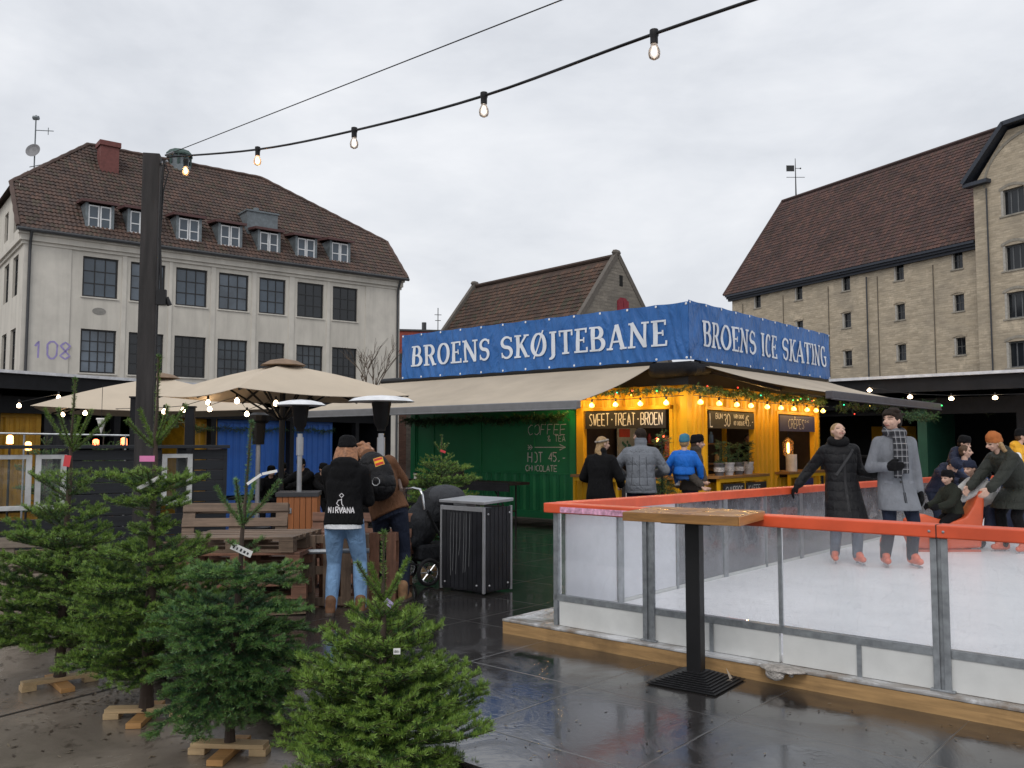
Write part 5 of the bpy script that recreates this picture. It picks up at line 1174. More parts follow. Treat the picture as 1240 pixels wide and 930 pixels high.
for (a, b), ax in (((LOa, LOb), 0), (R1, 1), (R2, 1)):
    mb = MB(); mb.M = rz90 if ax else None
    mb.span((a - .1, -.28, CT - .05), (b + .1, .45, CT)); co = mb.build('counter', COUNT, yk, bevel=.004)
    mb = MB(); mb.M = rz90 if ax else None
    mb.span((a - .05, -.26, .3), (a, -.2, CT - .052)); mb.span((b, -.26, .3), (b + .05, -.2, CT - .052)); mb.span(((a + b) / 2 - .03, -.26, .3), ((a + b) / 2 + .03, -.2, CT - .052)); mb.span((a, -.255, CT - .12), (b, -.205, CT - .052)); mb.build('counter_front', YEL, co)
tag(yk, None)
# chalk signs
def sign(label, x0, x1, z0, z1, y, face, draw, mat=CHALKB, name='chalkboard_sign', frame=None):
    """draw: a list of (text, x0, x1, z0, height, stroke)"""
    t = kthing(name, label, 'sign', 0, 0, 0); m_ = rz90 if face else None
    mb = MB(); mb.M = m_; mb.span((x0, y, z0), (x1, y + .025, z1)); mb.build('board', mat, t)
    for a in draw: mb = MB(); mb.M = m_; chalk(mb, a[0], a[1], a[2], a[3], a[4], y - .004, a[5], jit=.3); mb.build('lettering', CHALK, t, fix=False)
    return t
sign('black chalkboard reading SWEET TREAT BROEN above the left kiosk opening', -2.2, -.42, 1.9, 2.23, -.03, 0, [('SWEET*TREAT*BROEN', -2.1, -.46, 1.96, .22, .1)])
s2 = [('L', .78, .9, 1.93, .24, .1), ('BUN', 1.0, 1.28, 2.08, .1, .17), ('30', 1.32, 1.6, 1.95, .22, .1), ('VARM KAKAO', 1.72, 2.15, 2.1, .075, .14), ('HOT CHOCOLATE', 1.72, 2.18, 1.97, .075, .14), ('45,-', 2.2, 2.58, 1.96, .2, .09)]
sign('black chalkboard with prices 30 and 45 above the middle kiosk opening', .74, 2.61, 1.9, 2.22, -.03, 1, s2)
sign('navy board reading CREPES above the right kiosk opening', 3.82, 5.68, 1.88, 2.22, -.03, 1, [('CRÊPES', 4.25, 5.1, 1.94, .2, .075), ('S-K', 5.12, 5.35, 2.08, .05, .15)], M('board_navy', (.025, .03, .12), .6))
sign('small chalkboard low under the middle counter, nearest the corner post', .8, 1.62, .45, .88, -.285, 1, [('CHURROS', .86, 1.55, .7, .13, .13), ('40,-', 1.1, 1.5, .5, .12, .12)])
sign('small chalkboard low under the middle counter, nearest the crepe hatch', 1.72, 2.56, .45, .88, -.285, 1, [('KAFFE', 1.78, 2.3, .72, .11, .13), ('TOAST 45', 1.8, 2.5, .5, .13, .12)])
sign('small navy chalkboard low under the crepe counter', 4.0, 4.9, .45, .88, -.285, 1, [('CREPES', 4.1, 4.8, .6, .13, .12)], M('board_navy'))
sign('chalkboard reading MENU under the left kiosk counter beside the grey jacket', -1.2, -.4, .5, .88, -.29, 0, [('MENU', -1.1, -.5, .62, .16, .13)])
# things inside the hatches
rn = random.Random(9)
sh = kthing('wall_shelf', 'shelf with coloured jars on the dark back wall inside the left hatch', 'shelf', -1.35, 2.2, 1.2)
mb = MB(); mb.span((-.85, -.15, 0), (.85, .1, .03)); mb.span((-.85, -.15, .4), (.85, .1, .43)); mb.build('board', COUNT, sh)
for i in range(14):
    mb = MB(); x = -.78 + .12 * i; z = .03 if i % 2 else .43; h = rn.uniform(.14, .26); mb.lathe([(.04, 0), (.045, .02), (.045, h * .7), (.025, h * .8), (.025, h)], 10, (x, -.03, z)); mb.build('jar', M('jar%d' % (i % 5), [(.4, .05, .05), (.35, .3, .25), (.12, .2, .3), (.5, .3, .1), (.3, .1, .2)][i % 5], .25), sh, smooth=40)
cdl = kthing('candle_arch', 'red candle arch with small lit candles inside the left hatch', 'candle arch', -1.32, .5, CT)
mb = MB(); mb.span((-.2, -.05, 0), (.2, .05, .04))
for k_, r_ in enumerate((.06, .13, .2)): mb.tube([(r_ * math.cos(R(a)), 0, .42 - r_ * math.sin(R(a)) * 1.2) for a in range(0, 181, 20)], .014, 6)
mb.tube([(0, 0, .04), (0, 0, .42)], .018, 6); mb.build('arch', M('arch_red', (.55, .03, .025), .4), cdl)
LIT = M('candle_lit', (1, .7, .35), .5, emit=(1, .55, .2), es=14)
for i, x in enumerate((-.2, -.13, -.06, 0, .06, .13, .2)): mb = MB(); mb.cap((x, 0, .44), (x, 0, .5), .013, .01, 8); mb.build('candle', LIT, cdl)
for i, (x, y, z, s, cl, lb_) in enumerate(((-.95, 1.2, 1.35, (.3, .3, .4), (.5, .1, .07), 'red cardboard box stacked inside the left hatch'), (-1.75, 1.3, CT, (.35, .3, .5), (.06, .05, .05), 'black coffee machine inside the left hatch'), (-1.0, 2.0, CT, (.5, .3, .32), (.3, .22, .2), 'pale box under the red box inside the left hatch'))):
    t = kthing('storage_box' if i != 1 else 'coffee_machine', lb_, 'box' if i != 1 else 'machine', x, y, z); mb = MB(); mb.box((0, 0, s[2] / 2), s); mb.build('body', M('boxm%d' % i, cl, .5), t, bevel=.02)
    mb = MB(); mb.box((0, -s[1] / 2 - .006, s[2] * .6), (s[0] * .6, .008, s[2] * .3)); mb.box((0, 0, s[2] + .012), (s[0] * 1.04, s[1] * 1.04, .02)); mb.build('panel', M('boxp%d' % i, tuple(c * .6 + .1 for c in cl), .4), t)
# counter under pale box
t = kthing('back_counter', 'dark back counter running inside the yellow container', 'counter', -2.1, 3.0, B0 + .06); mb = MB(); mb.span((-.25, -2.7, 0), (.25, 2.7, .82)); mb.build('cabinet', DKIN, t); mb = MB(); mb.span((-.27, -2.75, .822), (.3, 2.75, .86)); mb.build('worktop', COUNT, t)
# menus and boxes inside the middle hatch
t = kthing('wall_menu', 'pale menu sheet with red heading inside the middle hatch', 'menu', -2.3, 1.55, 1.2); mb = MB(); mb.span((0, -.35, 0), (.02, .35, .75)); mb.build('sheet', M('menu_pale', (.5, .55, .5), .6), t); mb = MB(); mb.span((.021, -.3, .55), (.024, .1, .72)); mb.build('heading', M('menu_red', (.6, .08, .05), .6), t)
mb = MB()
for i in range(12): mb.ball((.024, rn.uniform(-.28, .28), rn.uniform(.06, .48)), (.003, .04, .035), 8)
mb.build('print', M('menu_green', (.04, .2, .15), .6), t)
t = kthing('paper_roll_holder', 'white paper towel roll standing on the crepe counter', 'paper roll', .1, 4.2, CT); mb = MB(); mb.lathe([(.02, .0), (.11, .002), (.115, .01), (.115, .36), (.03, .362)], 20); mb.build('roll', M('paper_white', (.75, .73, .7), .8), t, smooth=40); mb = MB(); mb.tube([(0, 0, .36), (0, 0, .42)], .012, 6); mb.build('spindle', STEELK, t)
t = kthing('heat_lamp', 'glowing glass heat lamp hanging inside the crepe hatch', 'lamp', -.35, 5.1, 1.35); mb = MB(); mb.lathe([(.11, 0), (.12, .02), (.12, .3), (.08, .36), (.02, .4)], 14); mb.build('glass', glassy('lamp_glass', (.9, .6, .3), .15), t, smooth=40); mb = MB(); mb.cap((0, 0, .08), (0, 0, .26), .03, .03, 8); mb.build('element', M('lamp_glow', (1, .6, .2), .5, emit=(1, .45, .1), es=10), t); mb = MB(); mb.tube([(0, 0, .4), (0, 0, .8)], .012, 6); mb.build('cord', STEELK, t)
# potted little firs
for i, y in enumerate((.98, 1.36, 1.76, 2.16)):
    t = kthing('potted_fir', ['small potted fir on the middle counter, nearest the corner post', 'second small potted fir from the corner post on the middle counter', 'third small potted fir from the corner post on the middle counter', 'small potted fir on the middle counter, nearest the crepe hatch'][i], 'potted plant', .1, y, CT, rn.uniform(0, 3), 'small potted firs on the counter')
    mb = MB(); mb.lathe([(.075, 0), (.1, .2), (.108, .2), (.108, .235), (.09, .235), (.09, .21), (.01, .21)], 16); mb.build('pot', M('pot_%s' % ('pale' if i % 2 else 'grey'), (.5, .5, .52) if i % 2 else (.1, .1, .11), .4), t, smooth=35)
    mb = MB(); mb.lathe([(.101, .07), (.105, .15)], 16); mb.build('pot_label', M('pot_print', (.42, .42, .43), .5, var=.6, scale=40), t, smooth=35)
    twiggy('crown', [(0, 0, .2), (rn.uniform(-.03, .03), rn.uniform(-.03, .03), .62)], .15, 70 + i, NDB, t, dens=260, ln=.035, wd=.006, per=95, hang=-.4)
# small lit Christmas tree at the corner
t = kthing('decorated_tree', 'small decorated fir with warm lights at the kiosk corner', 'fir tree', -.25, -.45, 0); mb = MB(); mb.lathe([(.16, 0), (.2, .35), (.18, .35)], 14); mb.tube([(0, 0, .3), (0, 0, 1.75)], [.03, .008], 8); mb.build('pot', STEELK, t)
twiggy('crown', [(0, 0, .4), (0, 0, 1.1)], .36, 81, NDB, t, dens=120, ln=.04, wd=.008, per=130, hang=-.1); twiggy('crown', [(0, 0, 1.05), (0, 0, 1.8)], .2, 82, NDB, t, dens=120, ln=.04, wd=.008, per=110, hang=-.3)
WARM = M('bulb_warm', (1, .75, .3), .4, emit=(1, .5, .1), es=4.2); WARMD = M('bulb_soft', (1, .75, .45), .4, emit=(1, .68, .38), es=5.5)
for i in range(16): a = rn.uniform(0, 6.28); z = rn.uniform(.6, 1.75); r_ = .36 * (1.9 - z) / 1.3 + .03; mb = MB(); mb.ball((r_ * math.cos(a), r_ * math.sin(a), z), .016, 8); mb.build('light', WARM if i % 3 else M('light_red', (1, .1, .05), .4, emit=(1, .08, .03), es=6), t)
# green container
gk = kthing('green_container', 'green shipping container with closed shutters and white chalk writing', 'container', 0, 0, 0)
mb = MB()
for x in (-7.2, -2.62): mb.span((x, .02, B0), (x + .15, .16, T0))
mb.span((-7.05, .02, T0 - .12), (-2.62, .14, T0)); mb.span((-7.05, .02, B0), (-2.62, .14, B0 + .15))
for x in (-7.05, -6.5, -5.05, -3.58, -2.66): mb.span((x, .05, 1.02), (x + .04, .1, T0 - .12))
mb.build('frame', GRN, gk, bevel=.005)
mb = MB(); corrugated(mb, -7.05, -2.62, B0 + .15, 1.0, .05, .26, .03); mb.span((-7.2, .16, B0), (-7.15, 2.44, T0)); mb.span((-7.05, .04, 1.0), (-2.62, .12, 1.03)); mb.span((-7.2, 2.4, B0), (-2.47, 2.46, T0)); mb.build('wall', GRN, gk)
for a, b in ((-7.01, -6.5), (-6.46, -5.05), (-5.01, -3.58), (-3.54, -2.66)): mb = MB(); mb.span((a, .07, 1.03), (b, .12, T0 - .12)); mb.build('shutter', GRN, gk, bevel=.004)
mb = MB(); mb.span((-7.15, .16, T0 - .05), (-2.48, 2.4, T0 + .01)); mb.build('roof', STEELK, gk)
mb = MB(); y = .066
chalk(mb, 'COFFEE', -3.72, -2.72, 1.80, .2, y, .075, jit=.4, slant=.1); chalk(mb, '& TEA', -3.2, -2.74, 1.66, .12, y, .1)
for P_ in ([(-3.72, 1.54), (-2.75, 1.545)], [(-2.9, 1.6), (-2.75, 1.545), (-2.9, 1.49)], [(-3.72, 1.59), (-3.66, 1.54), (-3.72, 1.49)], [(-3.66, 1.59), (-3.6, 1.54), (-3.66, 1.49)]):
    L, Q = ribbon(P_, [.016] * len(P_)); mb.grid([[(a, y - .001, b) for a, b in L], [(a, y - .001, b) for a, b in Q]])
chalk(mb, 'HOT', -3.72, -3.3, 1.24, .2, y, .11); chalk(mb, '45,-', -3.18, -2.72, 1.26, .18, y, .11); chalk(mb, 'CHOCOLATE', -3.78, -2.95, 1.06, .12, y, .13)
mb.build('chalk_writing', CHALK, gk, fix=False)
# roof structure and banner
rf = kthing('roof_frame', 'black steel frame and tarpaulin on the kiosk roof carrying the blue banners', 'roof frame', 0, 0, 0)
mb = MB(); mb.span((-7.3, -.02, T0 + .02), (.1, .18, 3.08)); mb.span((-.1, .19, T0 + .025), (.1, 6.4, 3.08)); mb.span((-7.25, .1, 3.0), (-.1, 6.2, 3.06)); mb.span((-2.5, -.06, 2.66), (.06, -.021, 2.915)); mb.span((.021, -.02, 2.66), (.06, 6.1, 2.915))
for x in (-7.1, -5.3, -3.5, -1.7): mb.span((x, .03, 3.08), (x + .06, .09, 4.05))
for y in (.4, 2.4, 4.4, 6.2): mb.span((-.06, y, 3.08), (0, y + .06, 4.05))
mb.build('frame', STEELK, rf)
mb = MB(); mb.cap((-.55, -.12, 2.93), (.1, -.1, 2.93), .15, .13, 12); mb.cap((.12, -.05, 2.93), (.12, .5, 2.95), .13, .1, 12); mb.ball((.02, -.1, 2.95), (.16, .14, .13), 10); obj('tarpaulin', remesh(mb, .03, 4), cloth('tarp_black', (.008, .008, .0095), .75, spec=.2), rf)
def bluem():
    m = bpy.data.materials.new('banner_blue'); nt, nn, ln = nodes(m); p = nn['Principled BSDF']; v = coords(nt)
    ln.new(ramp(nt, noise(nt, v, 1.2, 4), [(.3, (.02, .105, .33)), (.7, (.028, .135, .4))]), p.inputs['Base Color']); p.inputs['Roughness'].default_value = .42; p.inputs['Specular IOR Level'].default_value = .4
    mp = nn.new('ShaderNodeMapping'); mp.inputs['Rotation'].default_value = (.3, .7, .2); mp.inputs['Scale'].default_value = (1.6, 1.6, .6); ln.new(v, mp.inputs[0])
    wv = nn.new('ShaderNodeTexWave'); wv.inputs['Scale'].default_value = 1.1; wv.inputs['Distortion'].default_value = 9; wv.inputs['Detail'].default_value = 3; wv.inputs['Detail Scale'].default_value = 1.1; ln.new(mp.outputs[0], wv.inputs[0])
    ln.new(bump(nt, mth(nt, 'ADD', noise(nt, mp.outputs[0], 2.6, 3, .6, 1.5), mth(nt, 'MULTIPLY', wv.outputs[1], .35)), 1.0, .05), p.inputs['Normal']); return m
BLB = bluem(); LETW = M('letter_white', (.66, .7, .76), .5, var=.05)
def banner(label, L, face, text, tx0, tx1):
    t = kthing('banner', label, 'banner', 0, 0, 0); m_ = rz90 if face else None
    x0, x1 = (-7.35, .125) if not face else (-.125, 6.42); z0, z1 = 3.1, 4.12 if not face else 4.15; nx, nz = 120, 14; y = -.13; rn = random.Random(len(text))
    ph = [rn.uniform(0, 6) for _ in range(8)]
    def yf(x, z):
        e = math.sin(math.pi * (z - z0) / (z1 - z0)); return (.016 * math.sin(x * 2.1 + ph[0] + z * 1.5) + .012 * math.sin(x * 5.3 + ph[1] - z * 4) + .006 * math.sin(x * 11 + z * 9 + ph[2]) + .003 * math.sin(x * 23 - z * 14 + ph[3])) * e
    def zt(x, f_):                                                   # eyelets pull the hem into shallow scallops
        return z0 + (z1 - z0) * f_ + (.014 * (abs(math.sin(math.pi * (x - x0) / .62)) - .5)) * (2 * abs(f_ - .5)) * (-1 if f_ > .5 else 1)
    mb = MB(); mb.M = m_
    G_ = [[(x0 + (x1 - x0) * i / nx, y + yf(x0 + (x1 - x0) * i / nx, z0 + (z1 - z0) * j / nz), zt(x0 + (x1 - x0) * i / nx, j / nz)) for i in range(nx + 1)] for j in range(nz + 1)]
    mb.grid(G_); mb.grid([[(a, b + .008, c) for a, b, c in r] for r in G_])
    sh_ = mb.build('sheet', BLB, t, smooth=60, fix=False)
    mb = MB(); mb.M = m_; zc = z0 + .5
    words = []; serif_text(words, text, tx0, tx1, z0 + .27, .47, y - .02, yf=yf)
    for w_ in words:
        if m_ is not None: w_.v = [tuple(m_ @ V(p)) for p in w_.v]
        w_.build('lettering', LETW, t, fix=False)
    k = round((x1 - x0) / .62)
    for i in range(k + 1):
        x = x0 + .04 + (x1 - x0 - .08) * i / k
        for z in (z0 + .03, z1 - .03): mb = MB(); mb.M = m_; mb.ball((x, y - .008, z), (.024, .008, .024), 8); mb.build('eyelet', M('eyelet', (.75, .77, .8), .4), t)
banner('long blue banner reading BROENS SKØJTEBANE on the left side of the kiosk roof', 7.4, 0, 'BROENS SKØJTEBANE', -7.02, -.28)
banner('shorter blue banner reading BROENS ICE SKATING on the right side of the kiosk roof', 6.4, 1, 'BROENS ICE SKATING', .34, 6.2)
# awnings
CANV = M('awning_canvas', (.46, .39, .3), .8, var=.07, scale=1.2, bmp=.15, bscale=120, dirt=.25); ALU = M('awning_bar', (.17, .175, .185), .45, var=.1); BARK_ = M('bar_purple_grey', (.065, .06, .068), .5)
def awning(label, x0, x1, zt, zf, proj, face, bar):
    t = kthing('awning', label, 'awning', 0, 0, 0); m_ = rz90 if face else None; n_ = 40; k = 10
    rows = []
    for j in range(k + 1):
        f_ = j / k; y = -.06 - (proj - .02) * f_; z = zt + (zf - zt) * f_ - .06 * math.sin(math.pi * f_); rows.append([(x0 + (x1 - x0) * i / n_, y, z - .012 * math.sin(math.pi * 8 * i / n_) ** 2 * math.sin(math.pi * f_)) for i in range(n_ + 1)])
    mb = MB(); mb.M = m_; mb.grid(rows); mb.grid([[(a, b, c - .006) for a, b, c in r] for r in rows]); mb.build('canvas', CANV, t, smooth=50, fix=False)
    mb = MB(); mb.M = m_; mb.span((x0 - .06, -proj - .1, zf - .1), (x1 + .06, -proj + .03, zf + .03)); mb.span((x0 - .06, -proj - .115, zf - .12), (x1 + .06, -proj - .06, zf - .09)); mb.build('front_bar', bar, t, bevel=.02)
    mb = MB(); mb.M = m_
    mb.tube([(x0, -.05, zt + .03), (x1, -.05, zt + .03)], .075, 10); mb.build('roller', STEELK, t)
    for x, s in ((x0 + .5, 1), (x1 - .5, -1), ((x0 + x1) / 2, 1)):
        mb = MB(); mb.M = m_; e = (x + s * .75, -proj * .45, (zt + zf) / 2 - .14); mb.beam((x, -.08, zt - .12), e, .05, .07); mb.beam(e, (x + .0, -proj, zf - .03), .05, .06); mb.build('arm', STEELK, t)
awning('wide beige awning over the green container', -8.1, -.62, 3.05, 2.28, 2.43, 0, ALU)
awning('beige awning with dark front bar over the right side of the kiosk', .3, 6.35, 3.05, 2.44, 2.41, 1, BARK_)
# garlands and lights on the kiosk
def garland(label, pts, seed, rad=.1, cat='garland', dens=150, sag=.06, wd=.009, per=60):
    t = thing('fir_garland', label, cat, (0, 0, 0)); P_ = []
    for a, b in zip(pts, pts[1:]):
        for i in range(6): q = V(a).lerp(V(b), i / 6); q.z -= sag * math.sin(math.pi * i / 6); P_.append(q)
    P_.append(V(pts[-1])); o = P_[0].copy(); t.location = o
    twiggy('greenery', [q - o for q in P_], rad, seed, NDB, t, dens=dens, ln=.045, wd=wd, per=per); return t, P_
K = lambda x, y, z: tuple(KC + E1 * x + E2 * y + V((0, 0, z)))
garland('fir garland along the top of the green container', [K(-7.2 + 1.15 * i, -.16, 2.16) for i in range(5)], 91, .17, per=110, dens=220)
gl1, gp1 = garland('fir garland along the top of the left yellow hatch', [K(-2.45 + .62 * i, -.14, 2.6) for i in range(5)], 92, .13, sag=.05, per=110)
gl2, gp2 = garland('fir garland along the right yellow side of the kiosk', [K(.16, -.1 + 1.0 * i, 2.62) for i in range(7)], 93, .14, sag=.08, per=120)
garland('thick fir garland under the end of the right awning', [K(.3 + .7 * i, 6.3, 2.5) for i in range(4)], 94, .2)
garland('thick fir garland hanging beyond the right awning bar', [K(1.6, 6.6 + .9 * i, 2.3) for i in range(4)], 95, .2)
def bulb(parent, p, s=1.0, mat=None, base=None):
    mb = MB(); mb.lathe([(.008, .03), (.021, .02), (.022, -.035), (.015, -.04)], 10, p); mb.build('socket', base or STEELK, parent)
    mb = MB(); p = V(p); mb.lathe([(.012, -.035), (.018, -.05), (.03 * s, -.075), (.033 * s, -.098), (.026 * s, -.122), (.006, -.134)], 12, p); mb.build('bulb', mat or WARM, parent, smooth=60)
def plight(p, e, col=(1, .6, .2), r=.035):
    l = bpy.data.lights.new('bulb_light', 'POINT'); l.energy = e; l.color = col; l.shadow_soft_size = r; o = bpy.data.objects.new('bulb_light', l); COL.objects.link(o); o.location = p
sl1 = kthing('string_light', 'string of warm bulbs along the left yellow hatch', 'string light', 0, 0, 0)
mb = MB(); mb.tube([(-2.5, -.2, 2.46), (-1.3, -.2, 2.43), (.05, -.2, 2.46)], .007, 5); mb.build('cable', STEELK, sl1)
for x in (-2.42, -1.92, -1.38, -.84, -.3): bulb(sl1, (x, -.2, 2.43), 1.5); plight(K(x, -.3, 2.36), 6)
sl2_ = kthing('string_light', 'string of warm bulbs along the right yellow side', 'string light', 0, 0, 0)
mb = MB(); mb.tube([(.2, -.1, 2.46), (.2, 3, 2.43), (.2, 6.1, 2.46)], .007, 5); mb.build('cable', STEELK, sl2_)
for y in (.12, .82, 1.52, 2.12, 2.85, 3.5, 4.15, 4.85, 5.35, 5.75): bulb(sl2_, (.2, y, 2.44), 1.5); plight(K(.32, y, 2.36), 5)
gl_ = kthing('fairy_lights', 'tiny green and red fairy lights woven in the kiosk garlands', 'fairy lights', 0, 0, 0)
for i in range(22):
    q = (rn.uniform(-2.4, 0), -.22, rn.uniform(2.5, 2.68)) if i < 9 else ((.22, rn.uniform(.2, 6), rn.uniform(2.5, 2.68)) if i < 18 else (rn.uniform(.4, 2.6), 6.2 + (i % 2) * .9, rn.uniform(2.3, 2.5)))
    mb = MB(); mb.ball(q, .016, 8); c_ = ((.05, 1, .2), (1, .06, .03), (.05, .9, .5), (1, .7, .1))[i % 4]; mb.build('light', M('fairy%d' % (i % 4), c_, .4, emit=c_, es=1.6), gl_)
# interior lamps of the hatches (lit in the photograph)
for p_, e_ in ((K(-1.3, 1.1, 2.4), 2.5), (K(-1.0, 1.7, 2.45), 2.5), (K(-1.0, 4.8, 2.45), 6)): plight(p_, e_, (1, .72, .42), .1)
# green annex and yellow end beyond the awning
t = kthing('green_hut', 'dark green timber hut with yellow hatch behind the skating couple', 'hut', 0, 9.6, 0); mb = MB(); mb.span((-2.9, 0, 0), (-2.75, 2.6, 2.5)); mb.build('side_wall', M('hut_green', (.012, .075, .045), .6), t); mb = MB(); mb.span((1.1, 0, 0), (1.32, 2.6, 2.503)); mb.build('side_wall', M('hut_green'), t); mb = MB(); mb.span((-2.75, 2.4, 0), (1.1, 2.6, 2.5)); mb.span((-2.75, .2, 0), (1.1, .3, 1.25)); mb.build('back_wall', TAR, t); mb = MB(); mb.span((-2.95, -.15, 2.505), (1.4, 2.7, 2.62)); mb.build('roof', TAR, t)
mb = MB(); mb.span((-.8, 2.3, 1.5), (.4, 2.39, 2.1)); mb.build('panel', YEL, t); mb = MB(); mb.span((-2.7, .0, 1.26), (1.08, .5, 1.31)); mb.build('counter', STEELK, t)
# ------------------------------------------------------------------ ice rink
RS = (-4.557, 5.839)
def rthing(name, label, cat, x, y, z, rz=0, group=None):
    p = site(RS[0] + x, RS[1] + y, z); return thing(name, label, cat, p, SA + rz, group)
ORG = M('rail_orange', (.72, .1, .035), .42, var=.16, scale=3, spec=.5, dirt=.35, bmp=.15, bscale=40); ORGE = M('rail_red_edge', (.6, .07, .035), .4); GALV = M('galvanised', (.3, .32, .34), .42, metal=.55, var=.25, scale=18); KICK = M('kick_white', (.66, .67, .66), .4, var=.06, dirt=.12); PANW = M('panel_white', (.7, .71, .76), .3, var=.03)
ACR = glassy('acrylic', (.78, .79, .86), .3, frost=.72); ACR2 = glassy('acrylic_clear', (.86, .87, .9), .1)
PLY = wood('plywood_edge', (.43, .26, .11), .65, .35, 0, .55)
def icem():
    m = bpy.data.materials.new('ice'); nt, nn, ln = nodes(m); p = nn['Principled BSDF']; v = coords(nt)
    a = noise(nt, v, 1.5, 5, .6, .8); b = noise(nt, coords(nt, 'Object', (1, 6, 1)), 9, 4, .7, 2)
    c = ramp(nt, mth(nt, 'ADD', mth(nt, 'MULTIPLY', a, .5), mth(nt, 'MULTIPLY', b, .5)), [(.35, (.74, .75, .79)), (.6, (.88, .885, .92))]); ln.new(c, p.inputs['Base Color'])
    l1 = mth(nt, 'ABSOLUTE', mth(nt, 'SUBTRACT', noise(nt, v, 1.3, 2, .5, 1.5), .5)); l2 = mth(nt, 'ABSOLUTE', mth(nt, 'SUBTRACT', noise(nt, v, 3.1, 2, .5, 1.), .47)); l3 = mth(nt, 'ABSOLUTE', mth(nt, 'SUBTRACT', noise(nt, coords(nt, 'Object', (1, 1.7, 1)), 2.2, 1, .5, .8), .52))
    sc_ = ramp(nt, mth(nt, 'MINIMUM', l1, mth(nt, 'MINIMUM', l2, l3)), [(.0, 1.), (.006, 0.)]); c = mixc(nt, mth(nt, 'MULTIPLY', sc_, .5), c, (.5, .52, .58)); c = mixc(nt, ramp(nt, noise(nt, v, 14, 6, .8), [(.55, 0.), (.68, .6)]), c, (.88, .88, .9)); ln.new(c, p.inputs['Base Color'])
    b = mth(nt, 'ADD', b, mth(nt, 'MULTIPLY', sc_, -.8))
    p.inputs['Roughness'].default_value = .32; p.inputs['Subsurface Weight'].default_value = 0; ln.new(bump(nt, b, .25, .006), p.inputs['Normal']); return m
t = MB(); t.span((.02, .02, .06), (22, 14.2, .17)); o = t.build('ice_surface', icem()); place(o, site(*RS), SA); tag(o, kind='structure')
# timber platform round the rink with its slushy top
def slush():
    m = bpy.data.materials.new('slush_board'); nt, nn, ln = nodes(m); p = nn['Principled BSDF']; v = coords(nt)
    c = ramp(nt, noise(nt, v, 2.2, 6, .65, .8), [(.36, (.2, .15, .11)), (.5, (.33, .32, .31)), (.62, (.62, .63, .65))]); ln.new(c, p.inputs['Base Color']); ln.new(ramp(nt, noise(nt, v, 3, 4), [(.4, .12), (.6, .5)]), p.inputs['Roughness']); ln.new(bump(nt, noise(nt, v, 30, 4), .4, .01), p.inputs['Normal']); return m
pf = rthing('rink_platform', 'low timber platform with raw plywood edge and slush around the ice rink', 'platform', 0, 0, 0)
mb = MB(); mb.span((-.49, -.12, .10), (20, .03, .122)); mb.span((-.49, .031, .10), (.03, 14.5, .122)); mb.build('deck', slush(), pf, bevel=.006)
mb = MB(); mb.span((-.485, -.115, 0), (20, -.09, .098)); mb.build('edge_board', PLY, pf); mb = MB(); mb.span((-.485, -.088, 0), (-.46, 14.4, .098)); mb.build('edge_board', PLY, pf)
sp = rthing('snow_lump', 'lump of dirty slush melting over the plywood edge beside the table foot', 'slush', 2.0, -.1, 0)
mb = MB(); rn = random.Random(3)
mb.ball((.03, -.04, .116), (.17, .09, .018), 16); mb.ball((0, -.1, .085), (.07, .025, .04), 12)
for i in range(40): x = rn.gauss(.02, .07); mb.ball((x, rn.uniform(-.11, .03), .117 - (.03 if i % 3 == 0 else 0) - abs(x) * .05), (rn.uniform(.012, .03), rn.uniform(.012, .025), rn.uniform(.006, .016)), 8)
obj('snow', remesh(mb, .009, 1), M('dirty_snow', (.43, .4, .37), .6, var=.45, scale=22, bmp=1, bscale=70, bdist=.02), sp)
# barrier of the near side
nb = rthing('rink_barrier', 'near rink barrier of clear panels on white kickboard with orange rail', 'barrier', 0, 0, 0)
mb = MB(); mb.span((-.06, -.085, 1.045), (20, .065, 1.125)); mb.build('rail', ORG, nb, bevel=.008)
for x in (.95, 3.0, 5.1, 7.2):
    mb = MB(); mb.span((x - .003, -.087, 1.043), (x + .003, .067, 1.127)); mb.build('rail_joint', M('joint_black'), nb); mb = MB(); mb.ball((x - .04, -.087, 1.085), (.009, .004, .009), 8); mb.ball((x + .04, -.087, 1.085), (.009, .004, .009), 8); mb.build('rail_bolt', GALV, nb)
mb = MB(); mb.span((.12, -.0925, 1.055), (.78, -.0905, 1.10)); mb.build('sticker', M('sticker_pink', (.7, .35, .5), .5, var=.5, scale=30), nb)
GZ = .345
mb = MB(); mb.span((0, -.03, GZ - .02), (20, .02, GZ + .025)); mb.build('mid_rail', GALV, nb)
xs = [0.03, .93, 3.0, 5.1, 7.2, 9.3, 11.4, 13.5]
for i, x in enumerate(xs):
    mb = MB()
    if i == 0: mb.span((x - .03, -.03, .122), (x + .01, .02, 1.04))
    else: mb.span((x - .05, -.05, .122), (x - .012, -.032, 1.04)); mb.span((x + .012, -.05, .122), (x + .05, -.032, 1.04)); mb.span((x - .045, -.0305, .122), (x + .045, -.015, 1.04)); mb.ball((x - .02, -.032, .9), (.008, .006, .008), 6); mb.ball((x + .02, -.032, .25), (.008, .006, .008), 6); mb.span((x - .07, -.06, .122), (x + .07, -.015, .135))
    mb.build('post', GALV, nb, bevel=.003)
for x in (1.97, 4.05, 6.15, 8.2): mb = MB(); mb.span((x - .012, -.022, GZ + .026), (x + .012, .012, 1.04)); mb.build('joint_strip', GALV, nb)
for x in (1.45, 2.5, 3.55, 4.6): mb = MB(); mb.span((x - .015, -.036, .122), (x + .015, -.0305, GZ - .021)); mb.build('joint_strip', GALV, nb)
E_ = [.045] + [q for x in (.93, 1.97, 3.0, 4.05, 5.1, 6.15, 7.2, 9.3, 11.4) for q in (x, x)] + [13.5]
